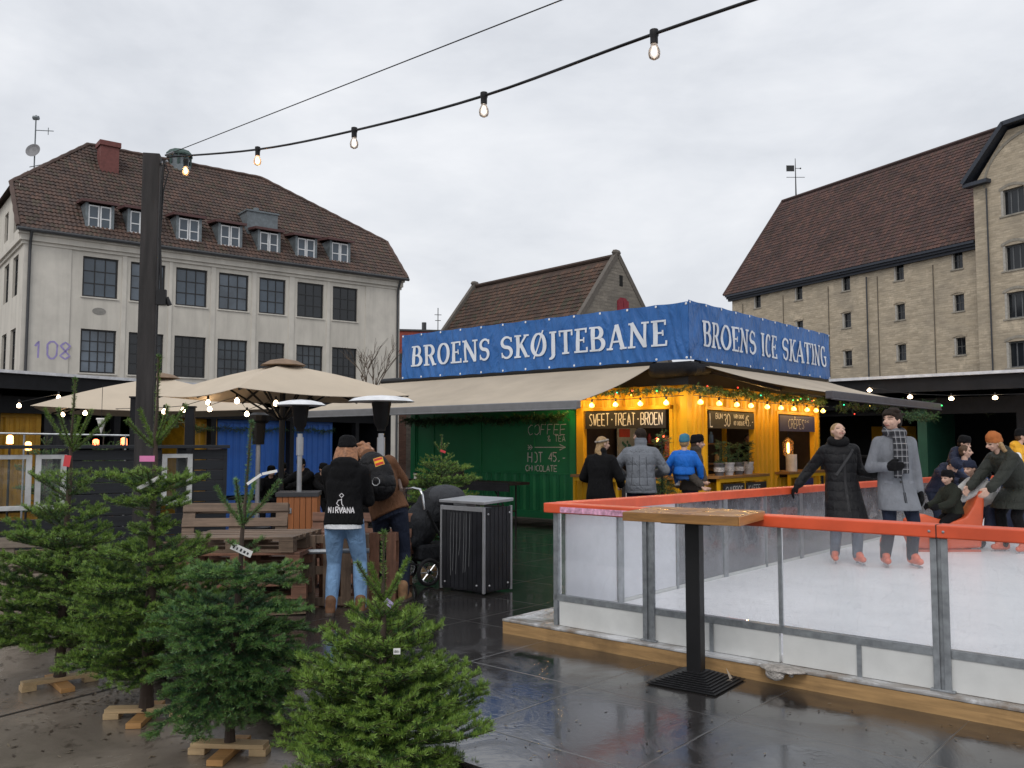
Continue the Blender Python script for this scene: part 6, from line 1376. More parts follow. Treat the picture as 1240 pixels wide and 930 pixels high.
for i in range(0, len(E_), 2):
    a, b = E_[i] + .014, E_[i + 1] - .014
    mb = MB(); mb.span((a, -.006, GZ + .03), (b, .004, 1.07)); mb.build('clear_panel', ACR2, nb)
    mb = MB(); mb.span((a, -.024, .125), (b, .012, GZ - .021)); mb.build('kickboard', KICK, nb)
# left side: two solid white panels, then frosted clear ones; follows the ground, which falls a little
SLP = -.0095
sb = rthing('rink_barrier', 'far rink barrier in front of the kiosk with white first panels and frosted clear ones', 'barrier', 0, .05, 0)
sb.rotation_euler = (0, 0, SA)
def zb(y): return SLP * y
mb = MB(); L = 13.0
mb.add([(x, y, z + zb(y)) for y in (.05, L) for x, z in ((-.08, 1.04), (.07, 1.04), (.07, 1.125), (-.08, 1.125))], [(0, 1, 2, 3), (7, 6, 5, 4), (0, 4, 5, 1), (1, 5, 6, 2), (2, 6, 7, 3), (3, 7, 4, 0)]); mb.build('rail', ORG, sb, bevel=.008)
ys = [.9, 1.92, 2.95, 3.98, 5.0, 6.05, 7.1, 8.1, 9.15, 10.2, 11.2, 12.3]
prev = .09
for i, y in enumerate(ys):
    mb = MB(); w_ = .045 if i in (0, 2, 4, 6, 8) else .014; mb.span((-.02, y - w_, .122), (.025, y + w_, 1.04 + zb(y))); mb.build('post', GALV, sb, bevel=.003)
    mb = MB(); solid = i < 2; mb.span((-.006, prev + .004, .2), (.006, y - w_ - .004, 1.038 + zb(y))); mb.build('white_panel' if solid else 'clear_panel', PANW if solid else ACR, sb)
    mb = MB(); mb.span((-.012, prev + .004, .122), (.012, y - w_ - .004, .198)); mb.build('kickboard', KICK, sb); prev = y + w_
# far end behind the children
fb = rthing('rink_barrier', 'short rink barrier with orange rail behind the bending skater', 'barrier', 0, 13.1, 0)
mb = MB(); mb.span((-.08, -.07, .95), (14, .07, 1.0)); mb.build('rail', ORG, fb, bevel=.008)
for i in range(7):
    mb = MB(); mb.span((i * 2.0 + .05, -.006, .2), (i * 2.0 + 1.95, .006, .948)); mb.build('clear_panel', ACR, fb); mb = MB(); mb.span((i * 2. + .0, -.03, .1), (i * 2. + .045, .03, .948)); mb.build('post', GALV, fb)
# orange seal-shaped skating aid
p = at(1143, 650, 12.0); p.z = .17
sl = thing('seal_sled', 'orange plastic seal shaped skating aid with a child sitting on it', 'skating aid', p, R(0))
prof = [(-.5, .42), (-.42, .47), (-.3, .5), (-.1, .43), (.1, .41), (.25, .46), (.36, .62), (.44, .8), (.5, .83), (.5, .6), (.47, .3), (.45, .05), (-.2, .02), (-.45, .05), (-.52, .22)]
mb = MB(); mb.prism(prof, -.13, .13); me_ = remesh(mb, .02, 8); obj('hull', me_, M('seal_orange', (.6, .1, .035), .4, var=.1), sl)
mb = MB(); mb.ball((-.42, -.1, .3), (.022, .012, .022), 8); mb.ball((-.42, .1, .3), (.022, .012, .022), 8); mb.ball((-.53, 0, .22), (.025, .04, .025), 8); mb.build('face', M('void_black', (.008, .008, .008), .9), sl)
mb = MB(); mb.span((-.4, -.15, 0), (.42, -.1, .03)); mb.span((-.4, .1, 0), (.42, .15, .03)); mb.build('runner', M('runner', (.5, .1, .05), .4), sl)
# ------------------------------------------------------------------ standing table
p = gnd(843, 826)
tb = thing('standing_table', 'tall wooden topped standing table on a black ribbed foot beside the rink', 'table', p, R(-31))
TOP = wood('table_wood', (.3, .15, .055), .16, .5, 0, .45); TOPE = wood('table_end', (.52, .24, .075), .35, .3, 1, .1)
def tabletop():
    m = bpy.data.materials.new('wet_table'); nt, nn, ln = nodes(m); p = nn['Principled BSDF']; v = coords(nt, 'Object', (1.2, 12, 12)); f = noise(nt, v, 2.2, 6, .6, .6)
    ln.new(ramp(nt, f, [(.3, (.1, .045, .016)), (.6, (.32, .16, .06))]), p.inputs['Base Color']); ln.new(ramp(nt, noise(nt, coords(nt), 5, 4, .6), [(.42, .22), (.6, .5)]), p.inputs['Roughness']); return m
TT = 1.155
mb = MB()
for i in range(3): mb.span((-.4, -.3 + i * .2 + .002, TT - .062), (.4, -.1 + i * .2 - .002, TT))
o = mb.build('tabletop', [TOP], tb, bevel=.005)
mb = MB(); mb.span((.4005, -.298, TT - .06), (.408, .298, TT - .003)); mb.build('end_board', TOPE, o)
o.data.materials[0] = tabletop()
mb = MB(); mb.span((-.399, -.3035, TT - .06), (.399, -.2995, TT - .004)); mb.build('apron_board', wood('apron', (.3, .15, .045), .4, .5, 0, .5), o)
mb = MB(); mb.box((0, 0, .575), (.1, .1, 1.0)); mb.box((0, 0, TT - .071), (.35, .35, .015)); post = mb.build('post', STEELK, tb, bevel=.004)
mb = MB(); n_ = 9
for i in range(n_): w_ = .50 - .044 * i; mb.span((-w_ / 2, -w_ / 2, .008 + i * .0085), (w_ / 2, w_ / 2, .012 + i * .0085)); w_ -= .022; mb.span((-w_ / 2, -w_ / 2, .002 + i * .0085), (w_ / 2, w_ / 2, .0078 + i * .0085))
ft = mb.build('foot', M('cast_black', (.014, .014, .016), .45), tb); ft.rotation_euler = (0, 0, R(-6))
# litter beside the foot
p = gnd(882, 828); t = thing('paper_litter', 'torn piece of pale cardboard lying by the table foot', 'litter', p, .5)
mb = MB(); mb.add([(-.06, 0, .02), (.0, -.02, .03), (.05, 0, .005), (0, .04, .005), (-.06, 0, .024), (.0, -.02, .034), (.05, 0, .009), (0, .04, .009)], [(0, 1, 2, 3), (7, 6, 5, 4), (0, 4, 5, 1), (1, 5, 6, 2), (2, 6, 7, 3), (3, 7, 4, 0)]); mb.add([(.02, 0, .005), (.06, .01, .01), (.0, .02, .1), (.024, .004, .005), (.064, .014, .01), (.004, .024, .1)], [(0, 1, 2), (5, 4, 3), (0, 3, 4, 1), (1, 4, 5, 2), (2, 5, 3, 0)]); mb.build('card', M('card_pale', (.5, .42, .33), .7), t)
# ------------------------------------------------------------------ litter bin, stroller, benches by the green wall
p = (gnd(586, 722) + gnd(537, 713) * .0)
bn = thing('litter_bin', 'black slatted litter bin with aluminium corners and lid', 'litter bin', gnd(586, 722), SA)
bw, bd, bh_ = .66, .46, .97            # along -x (left) and +y
AL = M('aluminium', (.42, .43, .45), .38, metal=.6, var=.12); BP = M('bin_panel', (.014, .015, .019), .35, var=.3, spec=.6)
mb = MB(); mb.span((-bw + .01, .01, .03), (-.01, bd - .01, .9))
n_ = 9
for i in range(n_): a = -bw + .03 + (bw - .06) * i / n_; mb.span((a, -.004, .05), (a + (bw - .06) / n_ - .008, .0095, .88))
n_ = 6
for i in range(n_): a = .03 + (bd - .06) * i / n_; mb.span((-.0095, a, .05), (.004, a + (bd - .06) / n_ - .008, .93))
mb.build('panels', BP, bn)
mb = MB()
for x in (-bw, -.022): 
    for y in (0, bd - .022): mb.span((x - .002, y - .006, .02), (x + .024, y + .024, .935))
mb.span((-bw + .024, -.008, .885), (-.024, .01, .935)); mb.build('corner_frame', AL, bn, bevel=.003)
mb = MB(); mb.add([(-bw - .01, -.015, .965), (.012, -.015, .965), (.012, bd + .01, .985), (-bw - .01, bd + .01, .985), (-bw - .01, -.015, .995), (.012, -.015, .995), (.012, bd + .01, 1.02), (-bw - .01, bd + .01, 1.02)], [(0, 3, 2, 1), (4, 5, 6, 7), (0, 1, 5, 4), (1, 2, 6, 5), (2, 3, 7, 6), (3, 0, 4, 7)]); mb.span((-bw + .15, .05, .9), (-bw + .35, .2, .966)); mb.build('lid', AL, bn, bevel=.004)
mb = MB()
for x, y, z in ((-bw + .08, -.008, .1), (-.1, -.008, .1), (.006, .08, .1), (.006, bd - .08, .1), (.006, .06, .86), (.006, bd - .05, .86)): mb.ball((x, y, z), .012, 8)
mb.build('screws', AL, bn)
mb = MB(); rn = random.Random(2)
for i in range(7): a = -.5 + .05 * i + rn.uniform(-.01, .01); mb.tube([(a, -.006, .86), (a - .01 * rn.random(), -.006, .5), (a - .03 * rn.random(), -.006, rn.uniform(.15, .4))], .0016, 3)
mb.build('drip_marks', M('drip_pale', (.25, .26, .27), .6), bn)
# stroller
p = gnd(514, 706); stl = thing('stroller', 'black baby stroller with dark hood and chrome handle beside the litter bin', 'stroller', p, R(-52))
FAB = cloth('stroller_fabric', (.022, .024, .028), .75, fold=.6); CHR = M('chrome', (.55, .56, .58), .2, 1)
mb = MB(); mb.ball((.06, .15, .86), (.2, .3, .27), 18); mb.ball((.0, -.05, .68), (.2, .2, .26), 16); mb.ball((-.02, -.14, .56), (.19, .09, .2), 14); obj('carrycot', remesh(mb, .015, 4), FAB, stl)
mb = MB(); mb.ball((.12, .2, .98), (.21, .26, .16), 18); obj('hood', remesh(mb, .015, 2), cloth('hood_grey', (.05, .053, .06), .8), stl)
mb = MB(); mb.ball((-.02, -.2, .5), (.16, .05, .11), 12); obj('pocket', remesh(mb, .012, 3), FAB, stl)
mb = MB(); mb.tube([(-.24, -.1, .85), (-.24, -.12, 1.0), (-.2, -.13, 1.08), (-.05, -.13, 1.1), (.1, -.13, 1.09), (.14, -.12, 1.02), (.15, -.1, .86)], .016, 8); mb.build('handle', CHR, stl, smooth=60)
mb = MB(); mb.tube([(-.22, -.1, .86), (-.2, .25, .25)], .014, 6); mb.tube([(.2, -.1, .86), (.22, .25, .25)], .014, 6); mb.tube([(-.2, .6, .15), (-.2, -.1, .3), (-.22, -.1, .86)], .014, 6); mb.tube([(-.24, -.12, .22), (.24, -.12, .22)], .014, 6); mb.span((-.18, -.1, .26), (.18, .5, .3)); mb.build('frame', STEELK, stl)
mb = MB(); mb.span((-.18, -.17, .28), (.18, .3, .46)); mb.build('basket', FAB, stl, bevel=.03)
for x, y in ((-.25, -.1), (.25, -.1), (-.2, .62), (.2, .62)):
    r_ = .16 if y < 0 else .12
    mb = MB(); mb.tube([(x, y + r_ * .86 * math.cos(a / 20 * 6.2832), r_ + r_ * .86 * math.sin(a / 20 * 6.2832)) for a in range(21)], r_ * .14, 8); wh = mb.build('wheel', M('tyre', (.015, .015, .016), .8), stl, smooth=60)
    mb = MB(); mb.lathe([(.02, -.02), (.03, 0), (.02, .02)], 10, (x, y, r_), rot=Matrix.Rotation(R(90), 3, 'Y'))
    for a in range(8): aa = a * .785; mb.tube([(x, y, r_), (x, y + r_ * .78 * math.cos(aa), r_ + r_ * .78 * math.sin(aa))], .007, 4)
    mb.tube([(x, y + r_ * .74 * math.cos(a / 20 * 6.2832), r_ + r_ * .74 * math.sin(a / 20 * 6.2832)) for a in range(21)], .008, 6); mb.build('rim', CHR, wh)
# dark trestle table and benches by the green wall
def trestle(label, x, y, w_, h_, dep, name, cat):
    t = kthing(name, label, cat, x, y, 0); mb = MB(); mb.span((-w_ / 2, -dep / 2, h_ - .05), (w_ / 2, dep / 2, h_)); mb.span((-w_ / 2, -dep / 2 - .003, h_ - .16), (w_ / 2, -dep / 2 + .02, h_ - .051)); mb.build('top', TAR, t)
    for xx in (-w_ / 2 + .3, w_ / 2 - .3): mb = MB(); mb.tube([(xx, -dep / 2 + .05, 0), (xx, -dep / 2 + .05, h_ - .05)], .018, 6); mb.tube([(xx, dep / 2 - .05, 0), (xx, dep / 2 - .05, h_ - .05)], .018, 6); mb.tube([(xx, -dep / 2 + .05, .35), (xx, dep / 2 - .05, .35)], .014, 6); mb.tube([(xx, 0, .35), (xx + (.4 if xx < 0 else -.4), 0, h_ - .06)], .014, 6); mb.build('leg', STEELK, t)
    return t
trestle('long dark table along the green container', -4.2, -1.35, 2.9, .9, .6, 'trestle_table', 'table'); trestle('long dark bench in front of the dark table at the green container', -4.2, -1.95, 2.9, .5, .3, 'bench', 'bench')
t = kthing('bag_heap', 'dark bag lying on the long table by the green container', 'bag', -4.5, -1.35, .9); mb = MB(); mb.ball((0, 0, .1), (.3, .2, .13), 12); mb.ball((.18, 0, .16), (.12, .12, .12), 10); mb.ball((-.25, 0, .07), (.2, .15, .08), 10); bgm = obj('sack', remesh(mb, .02, 4), cloth('bag_dark', (.03, .03, .03)), t); mb = MB(); mb.tube([(-.1, 0, .2), (0, 0, .3), (.1, 0, .22)], .012, 6); mb.build('handle', BLK, t)
t = kthing('white_cup', 'white cup standing on the end of the long dark table', 'cup', -5.5, -1.4, .9); mb = MB(); mb.lathe([(.03, 0), (.042, .11), (.044, .115), (.038, .11), (.03, .02)], 14); mb.build('body', M('paper_white'), t, smooth=40); mb = MB(); mb.lathe([(.046, .112), (.046, .122), (.036, .13)], 14); mb.build('lid', M('lid_black', (.02, .02, .02), .4), t, smooth=40)
# ------------------------------------------------------------------ pallets
PALW = wood('pallet_wood', (.185, .125, .085), .6, .45, 0, .6); PALW2 = wood('pallet_red', (.22, .105, .065), .6, .45, 0, .6); PALG = wood('pallet_grey', (.21, .17, .13), .65, .35, 0, .45)
def pallet(label, loc, rot, mat, group='pallets used as seats'):
    t = thing('wooden_pallet', label, 'pallet', loc, 0, group); t.rotation_euler = rot
    mb = MB()
    for i in range(5): y = -.4 + .175 * i; mb.span((-.6, y, .122), (.6, y + .1 + (.045 if i in (0, 4) else 0) - (.045 if i == 4 else 0) * 1, .144))
    for x in (-.6, -.07, .46): mb.span((x, -.4, .1), (x + .14, .4, .1215))
    mb.build('deck', mat, t, bevel=.003)
    mb = MB()
    for x in (-.6, -.07, .46):
        for y in (-.4, -.05, .3): mb.span((x, y, .0225), (x + .14, y + .1, .0995))
    mb.build('blocks', mat, t)
    mb = MB()
    for y in (-.4, -.05, .3): mb.span((-.6, y, 0), (.6, y + .1, .022))
    mb.build('runner', mat, t); return t
def ctr(px, py, z, d=None): q = gnd(px, py, z); return q
q = at(283, 640, 10.3); A_ = R(6)
pallet('brown pallet standing upright as the backrest in front of the blue container', (q.x, 10.45, .12), (R(76), 0, A_), PALW).location = (q.x, 10.4, .50)
for i in range(3): q = at(285 + 4 * i, 700, 9.75); pallet(['lowest pallet of the seat stack in front of the upright one', 'middle pallet of the seat stack in front of the upright one', 'top pallet of the seat stack in front of the upright one'][i], (q.x, 9.75 + .03 * i, .0 + .146 * i), (0, 0, A_ + R(3 * i - 3)), PALW if i % 2 else PALG)
for i in range(5): q = at(300, 700, 8.75); pallet(['lowest', 'second lowest', 'middle', 'second highest', 'highest'][i] + ' pallet of the skewed stack behind the bare topped fir', (q.x + .03 * (i % 2), 8.72 + .02 * i, .146 * i), (0, R(-1.2), R(9 - 4 * i)), PALW2 if i % 2 else PALW)
for i, (px, d, rzz) in enumerate(((398, 8.95, 3), (437, 9.2, -12))): q = at(px, 700, d); pallet(['reddish pallet standing on edge left of the light blue jeans', 'brown pallet standing on edge behind the light blue jeans'][i], (q.x, d, .36), (R(84), R(90), R(rzz)), PALW2 if i else PALW).scale = (.58, 1, 1)
q = at(440, 690, 10.3); pallet('pallet standing on its long edge behind the couple', (q.x, 10.3, .4), (R(80), 0, R(-8)), PALW2)
q = at(20, 690, 8.3); pallet('pallet standing on edge at the left edge behind the leftmost fir', (q.x - .25, 8.6, .30), (R(82), 0, R(14)), PALG); 
t = thing('steel_pole', 'short grey steel tube lying across the pallets by the jeans', 'tube', at(410, 668, 8.7), R(2)); mb = MB(); mb.tube([(-.3, 0, 0), (.3, 0, .01)], .024, 10); mb.build('tube', GALV, t); mb = MB(); mb.ball((-.3, 0, 0), .026, 8); mb.build('end_cap', STEELK, t)
# ------------------------------------------------------------------ black slatted fence with windows
FW = M('fence_black', (.012, .0145, .019), .6, var=.35, scale=9, bmp=.3, bscale=40, stretch=(.2, 1, 4)); WF = M('window_white', (.55, .56, .56), .6, dirt=.5)
A0 = V((at(0, 553, 9.7).x - 1.5, 9.0, 0)); B0_ = V((-3.72, 11.3, 0)); dv = B0_ - A0; FL = dv.length; frz = math.atan2(dv.y, dv.x)
fn = thing('slatted_fence', 'black horizontal board fence with white framed windows behind the firs', 'fence', (A0.x, A0.y, 0), frz)
def fx(px): return onp(px, 580, (A0.x, A0.y), frz)[0]
wins = [(fx(-12), fx(38)), (fx(42), fx(80)), (fx(195), fx(232))]
ZA, ZB, FT = .86, 1.49, 1.56
mb = MB(); segs_ = [(0, wins[0][0]), (wins[1][1], wins[2][0]), (wins[2][1], FL)]
nb_ = 11
for k_ in range(nb_):
    z0, z1 = .1 + k_ * .132, .1 + k_ * .132 + .122
    if z1 <= ZA or z0 >= ZB: mb.span((0, -.02, z0), (FL, .02, z1))
    else:
        for a, b in segs_: mb.span((a, -.02, z0), (b, .02, z1))
mb.build('boards', FW, fn, bevel=.003)
mb = MB(); mb.span((-.05, -.1, FT), (FL + .06, .12, FT + .04)); mb.build('top_board', FW, fn, bevel=.003)
for a, b in wins:
    mb = MB(); mb.span((a + .002, -.045, ZA), (a + .06, .045, ZB)); mb.span((b - .06, -.045, ZA), (b - .002, .045, ZB)); mb.span((a + .06, -.045, ZA), (b - .06, .045, ZA + .05)); mb.span((a + .06, -.045, ZB - .05), (b - .06, .045, ZB)); wo = mb.build('window', WF, fn, bevel=.003)
    mb = MB(); mb.span((a + .05, -.004, ZA + .04), (b - .05, .004, ZB - .04)); mb.build('pane', glassy('fence_glass', (.7, .75, .75), .06), wo)
for x in [.6, wins[0][0] - .06, wins[1][1] + .07, wins[2][0] - .07, FL - .5]: mb = MB(); mb.span((x - .05, .022, 0), (x + .05, .1, FT)); mb.build('post', FW, fn)
mb = MB(); mb.span((FL - .0, -.02, .05), (FL + .05, .75, FT - .003)); mb.build('end_board', FW, fn)
# wooden planter base along the fence
t = thing('plank_planter', 'low planter of upright brown planks along the foot of the black fence', 'planter', (A0.x, A0.y, 0), frz)
mb = MB(); n_ = 42
for i in range(n_): a = FL * i / n_; mb.span((a + .005, -.5, .0), (a + FL / n_ - .006, -.46, .40 + .01 * (i % 3)))
mb.build('planks', wood('planter_dark', (.085, .06, .042), .6, .4, 2, .5), t, bevel=.003); mb = MB(); mb.span((0, -.455, .0), (FL, -.06, .36)); mb.build('soil_box', M('soil', (.03, .022, .016), .9, bmp=.5), t); mb = MB(); mb.span((0, -.53, .425), (FL, -.42, .455)); mb.build('cap_board', PALW, t)
# ------------------------------------------------------------------ timber pole, overhead string of bulbs
pp = at(185, 188, 8.0)
pl_ = thing('timber_pole', 'tall dark square timber pole behind the second fir carrying the bulb cables', 'pole', (pp.x, 8.0, 0), R(12))
TP = M('pole_timber', (.026, .023, .023), .75, var=.6, scale=5, bmp=.5, bscale=25, stretch=(3, 3, .3))
PT_ = pp.z
mb = MB(); mb.box((0, 0, PT_ / 2), (.148, .148, PT_)); mb.build('post', TP, pl_, bevel=.006)
mb = MB(); mb.tube([(.12, -.1, PT_ - .07), (.105, -.1, PT_ - .3), (.1, -.1, PT_ - .8), (.12, -.1, PT_ - 1.2), (.12, -.1, PT_ - 1.35), (.09, -.1, PT_ - 1.4)], .011, 6); mb.tube([(.1, -.1, PT_ - .06), (.16, -.1, PT_ - .18), (.12, -.1, PT_ - .36), (.1, -.1, PT_ - .9), (.095, -.1, PT_ - 2.5)], .007, 6); mb.build('cable', STEELK, pl_)
mb = MB(); mb.span((.085, -.13, PT_ - 1.42), (.17, -.07, PT_ - 1.28)); mb.tube([(.17, -.1, PT_ - 1.35), (.2, -.1, PT_ - 1.42)], .022, 8); mb.build('junction_box', STEELK, pl_)
mb = MB(); mb.ball((.09, -.02, PT_ - .08), .025, 8); mb.tube([(.083, -.02, PT_ - .08), (.14, -.05, PT_ - .06)], .012, 6); mb.build('hook', GALV, pl_)
bp_ = [at(225, 195, 7.95), at(312, 181, 7.07), at(429, 158, 6.2), at(586, 116, 5.24), at(792, 41, 4.3), at(915, -2, 3.85)]
osl = thing('string_light', 'overhead cable with five clear glass bulbs rising from the timber pole', 'string light', (0, 0, 0))
p0 = pp + V((.15, -.04, -.03)); dirn = bp_[-1] - bp_[-2]; e6 = bp_[4] + (bp_[4] - bp_[3]); e6.z = 3.6; pts = [p0] + bp_[1:5] + [e6, e6 + (e6 - bp_[4])]
cp = []
for i in range(len(pts) - 1):
    for j in range(6):
        a, b, c_, d_ = pts[max(i - 1, 0)], pts[i], pts[i + 1], pts[min(i + 2, len(pts) - 1)]; u = j / 6
        cp.append(.5 * (2 * b + (c_ - a) * u + (2 * a - 5 * b + 4 * c_ - d_) * u * u + (3 * b - a - 3 * c_ + d_) * u ** 3))
cp.append(pts[-1]); mb = MB(); mb.tube(cp, .0085, 6); mb.build('cable', STEELK, osl, smooth=60)
GLB = M('bulb_clear', (.9, .88, .85), .08, emit=(1, .86, .7), es=.55, var=.02, spec=1); FIL = M('filament', (1, .6, .3), .4, emit=(1, .5, .18), es=18)
CLR = glassy('bulb_glass', (.95, .93, .9), .25)
for i, q in enumerate(bp_[:5]):
    s_ = 1.0; so_ = MB(); so_.lathe([(.010, .025), (.022, .02), (.024, -.008), (.02, -.016), (.02, -.05), (.017, -.053)], 12, q); sk_ = so_.build('socket', STEELK, osl, smooth=40)
    m_ = MB(); m_.lathe([(.016, -.052), (.019, -.064), (.029, -.086), (.031, -.104), (.026, -.124), (.01, -.134), (.002, -.136)], 16, q); m_.build('glass', CLR, sk_, smooth=60)
    m_ = MB(); m_.cap(q + V((0, 0, -.075)), q + V((0, 0, -.102)), .01, .014, 8); m_.build('filament', FIL if i < 2 else M('filament_pale', (1, .8, .6), .4, emit=(1, .72, .5), es=2.6), sk_)
gw = thing('guy_wire', 'thin steel wire rising from the timber pole above the bulbs', 'wire', (0, 0, 0)); a = pp + V((.12, 0, .0)); b = at(680, 0, 4.6); mb = MB(); mb.tube([a, a.lerp(b, .5), b, b + (b - a) * .8], .004, 5); mb.build('wire', STEELK, gw); mb = MB(); mb.tube([a, a + (b - a).normalized() * .16], .011, 6); mb.build('tensioner', GALV, gw)
# ------------------------------------------------------------------ patio heaters
def heater(label, px, py, d, box):
    g_ = 1.0 if box else 1.18; top = at(px, py, d); t = thing('patio_heater', label, 'patio heater', (top.x, d, 0), R(8)); H = top.z
    mb = MB(); mb.lathe([(r_ * g_, z_) for r_, z_ in [(.34, H - .06), (.35, H - .055), (.29, H - .015), (.16, H + .012), (.02, H + .025), (.02, H + .015), (.16, H + .002), (.285, H - .03)]], 28); mb.build('reflector', M('reflector_alu', (.78, .79, .81), .4, .2), t, smooth=50)
    mb = MB(); mb.lathe([(.12, H - .05), (.12, H - .1), (.115, H - .11), (.085, H - .34), (.055, H - .38), (.05, H - .42)], 18); mb.build('burner', STEELK, t, smooth=40)
    mb = MB(); mb.tube([(0, 0, .05), (0, 0, H - .45)], .035, 12); mb.tube([(0, 0, H - .75), (0, 0, H - .5)], .05, 12); mb.build('pole', AL, t)
    if box:
        mb = MB(); n_ = 7
        for i in range(n_): a = -.27 + .54 * i / n_; mb.span((a + .003, -.27, .05), (a + .54 / n_ - .003, -.24, .9)); mb.span((a + .003, .24, .05), (a + .54 / n_ - .003, .27, .9)); mb.span((-.27, a + .003, .05), (-.241, a + .54 / n_ - .003, .9)); mb.span((.241, a + .003, .05), (.27, a + .54 / n_ - .003, .9))
        mb.build('cabinet', wood('cedar_boards', (.36, .13, .045), .5, .2, 2, .15), t, bevel=.002); mb = MB(); mb.span((-.285, -.285, .901), (.285, .285, .955)); mb.build('cabinet_top', M('cabinet_top', (.045, .045, .05), .5), t)
        mb = MB(); mb.span((-.14, -.285, .68), (-.07, -.272, .75)); mb.ball((-.105, -.29, .715), .018, 8); mb.build('lock', AL, t)
    else: mb = MB(); mb.lathe([(.26, 0), (.26, .05), (.2, .5), (.16, .52)], 18); mb.build('base', STEELK, t, smooth=40)
heater('patio heater with steel mushroom top on a cedar wood cabinet', 364, 486, 12.2, True); heater('patio heater with mushroom top behind the two people, nearest the green container', 462, 481, 10.9, False)
t3 = at(313, 530, 16.5)
t = thing('patio_heater', 'dark patio heater with slim head under the parasol by the blue container', 'patio heater', (t3.x, 16.5, 0), 0); mb = MB(); mb.lathe([(.16, 2.0), (.2, 2.05), (.2, 2.15), (.1, 2.2)], 12); mb.lathe([(.11, 1.6), (.13, 2.0)], 12); mb.build('burner', STEELK, t); mb = MB(); mb.tube([(0, 0, 0), (0, 0, 1.6)], .045, 10); mb.build('pole', AL, t); mb = MB(); mb.lathe([(.25, 0), (.25, .06), (.08, .1)], 14); mb.build('base', STEELK, t)
# ------------------------------------------------------------------ parasols
PCAN = M('parasol_canvas', (.52, .44, .34), .85, var=.05, scale=2, bmp=.12, bscale=140)
def parasol(label, c, size, zr_, za, rz):
    t = thing('parasol', label, 'parasol', (c.x, c.y, 0), rz, 'large square beige parasols'); h = size / 2; n_ = 10; m_ = 8
    mb = MB()
    for k in range(4):
        M_ = Matrix.Rotation(R(90 * k), 4, 'Z'); rows = []
        for j in range(m_ + 1):
            f_ = .07 + .93 * j / m_; z = za + (zr_ - za) * f_ + .05 * math.sin(math.pi * f_); rows.append([tuple(M_ @ V((-h * f_ + 2 * h * f_ * i / n_, -h * f_ * (1 - .02 * math.sin(math.pi * i / n_)), z - .07 * f_ * math.sin(math.pi * i / n_)))) for i in range(n_ + 1)])
        mb.grid(rows); mb.grid([[(a, b, c_ - .006) for a, b, c_ in r] for r in rows])
    mb.build('canopy', PCAN, t, smooth=35, fix=False)
    mb = MB(); mb.lathe([(.34, za - .03), (.4, za - .02), (.24, za + .06), (.03, za + .1)], 8); mb.build('vent_cap', M('vent_brown', (.22, .15, .1), .85), t)
    mb = MB(); mb.tube([(0, 0, 0), (0, 0, za)], .05, 10); mb.span((-.4, -.4, 0), (.4, .4, .07)); mb.build('pole', STEELK, t)
    for k in range(8):
        a = R(45 * k); r_ = h * (1.40 if k % 2 else .97); e = V((math.cos(a) * r_, math.sin(a) * r_, zr_ - (.02 if k % 2 else .08))); s = V((0, 0, za - .1))
        if k % 2 == 0: e.z -= .0
        mb = MB(); mb.beam(s, e, .025, .03); mid = s.lerp(e, .5); mb.beam(V((math.cos(a) * .06, math.sin(a) * .06, za - .95)), mid, .025, .03); mb.build('rib', STEELK, t)
    return t
u1 = at(343, 437, 15.0); parasol('large square beige parasol nearest to the kiosk awning', u1, 3.1, 2.44, u1.z - .06, R(45 - 2))
u2 = at(195, 457, 18.4); parasol('large square beige parasol behind the timber pole', u2, 4.2, 2.3, u2.z, R(20))
bsl = thing('string_light', 'string of warm bulbs hanging under the beige parasols', 'string light', (0, 0, 0))
bq = [at(*q) for q in ((23, 490, 17.5), (71, 480, 18.5), (76, 501, 18), (103, 499, 17.2), (199, 497, 15), (222, 495, 15), (252, 486, 15.5), (254, 494, 15.5), (287, 484, 14), (299, 500, 15.5), (334, 487, 14.2))]
mb = MB(); mb.tube([q + V((0, 0, .05)) for q in bq], .006, 5); mb.build('cable', STEELK, bsl)
for q in bq: bulb(bsl, q + V((0, 0, .07)), 1.25, M('bulb_soft2', (1, .8, .6), .4, emit=(1, .72, .45), es=12))
for q in (bq[1], bq[5], bq[8], bq[9]): plight(q + V((0, 0, -.05)), 1.5, (1, .66, .36), .05)
# ------------------------------------------------------------------ inside the open sheds
def lcont(label, loc, L, mat, rz, Hh=2.5):
    t = thing('shipping_container', label, 'container', loc, rz, 'containers inside the left shed'); mb = MB()
    corrugated(mb, .12, L - .12, .15, Hh - .1, .02, .26, .04); mb.span((.1, 2.3, .1), (L - .1, 2.35, Hh)); mb.span((0.02, .1, .1), (.07, 2.3, Hh)); mb.span((L - .07, .1, .1), (L - .02, 2.3, Hh)); mb.build('wall', mat, t)
    mb = MB()
    for x in (0, L - .12): mb.span((x, 0, .05), (x + .12, .12, Hh))
    mb.span((.12, 0, Hh - .1), (L - .12, .1, Hh)); mb.span((.12, 0, .05), (L - .12, .1, .15)); mb.build('frame', mat, t); mb = MB(); mb.span((.02, .02, Hh + .002), (L - .02, 2.35, Hh + .03)); mb.build('roof', STEELK, t); return t
tlm = Matrix.Translation(tl.location) @ Matrix.Rotation(rzl, 4, 'Z')
def tlx(px): return onp(px, 560, (tl.location.x, tl.location.y), rzl, .78)[0]
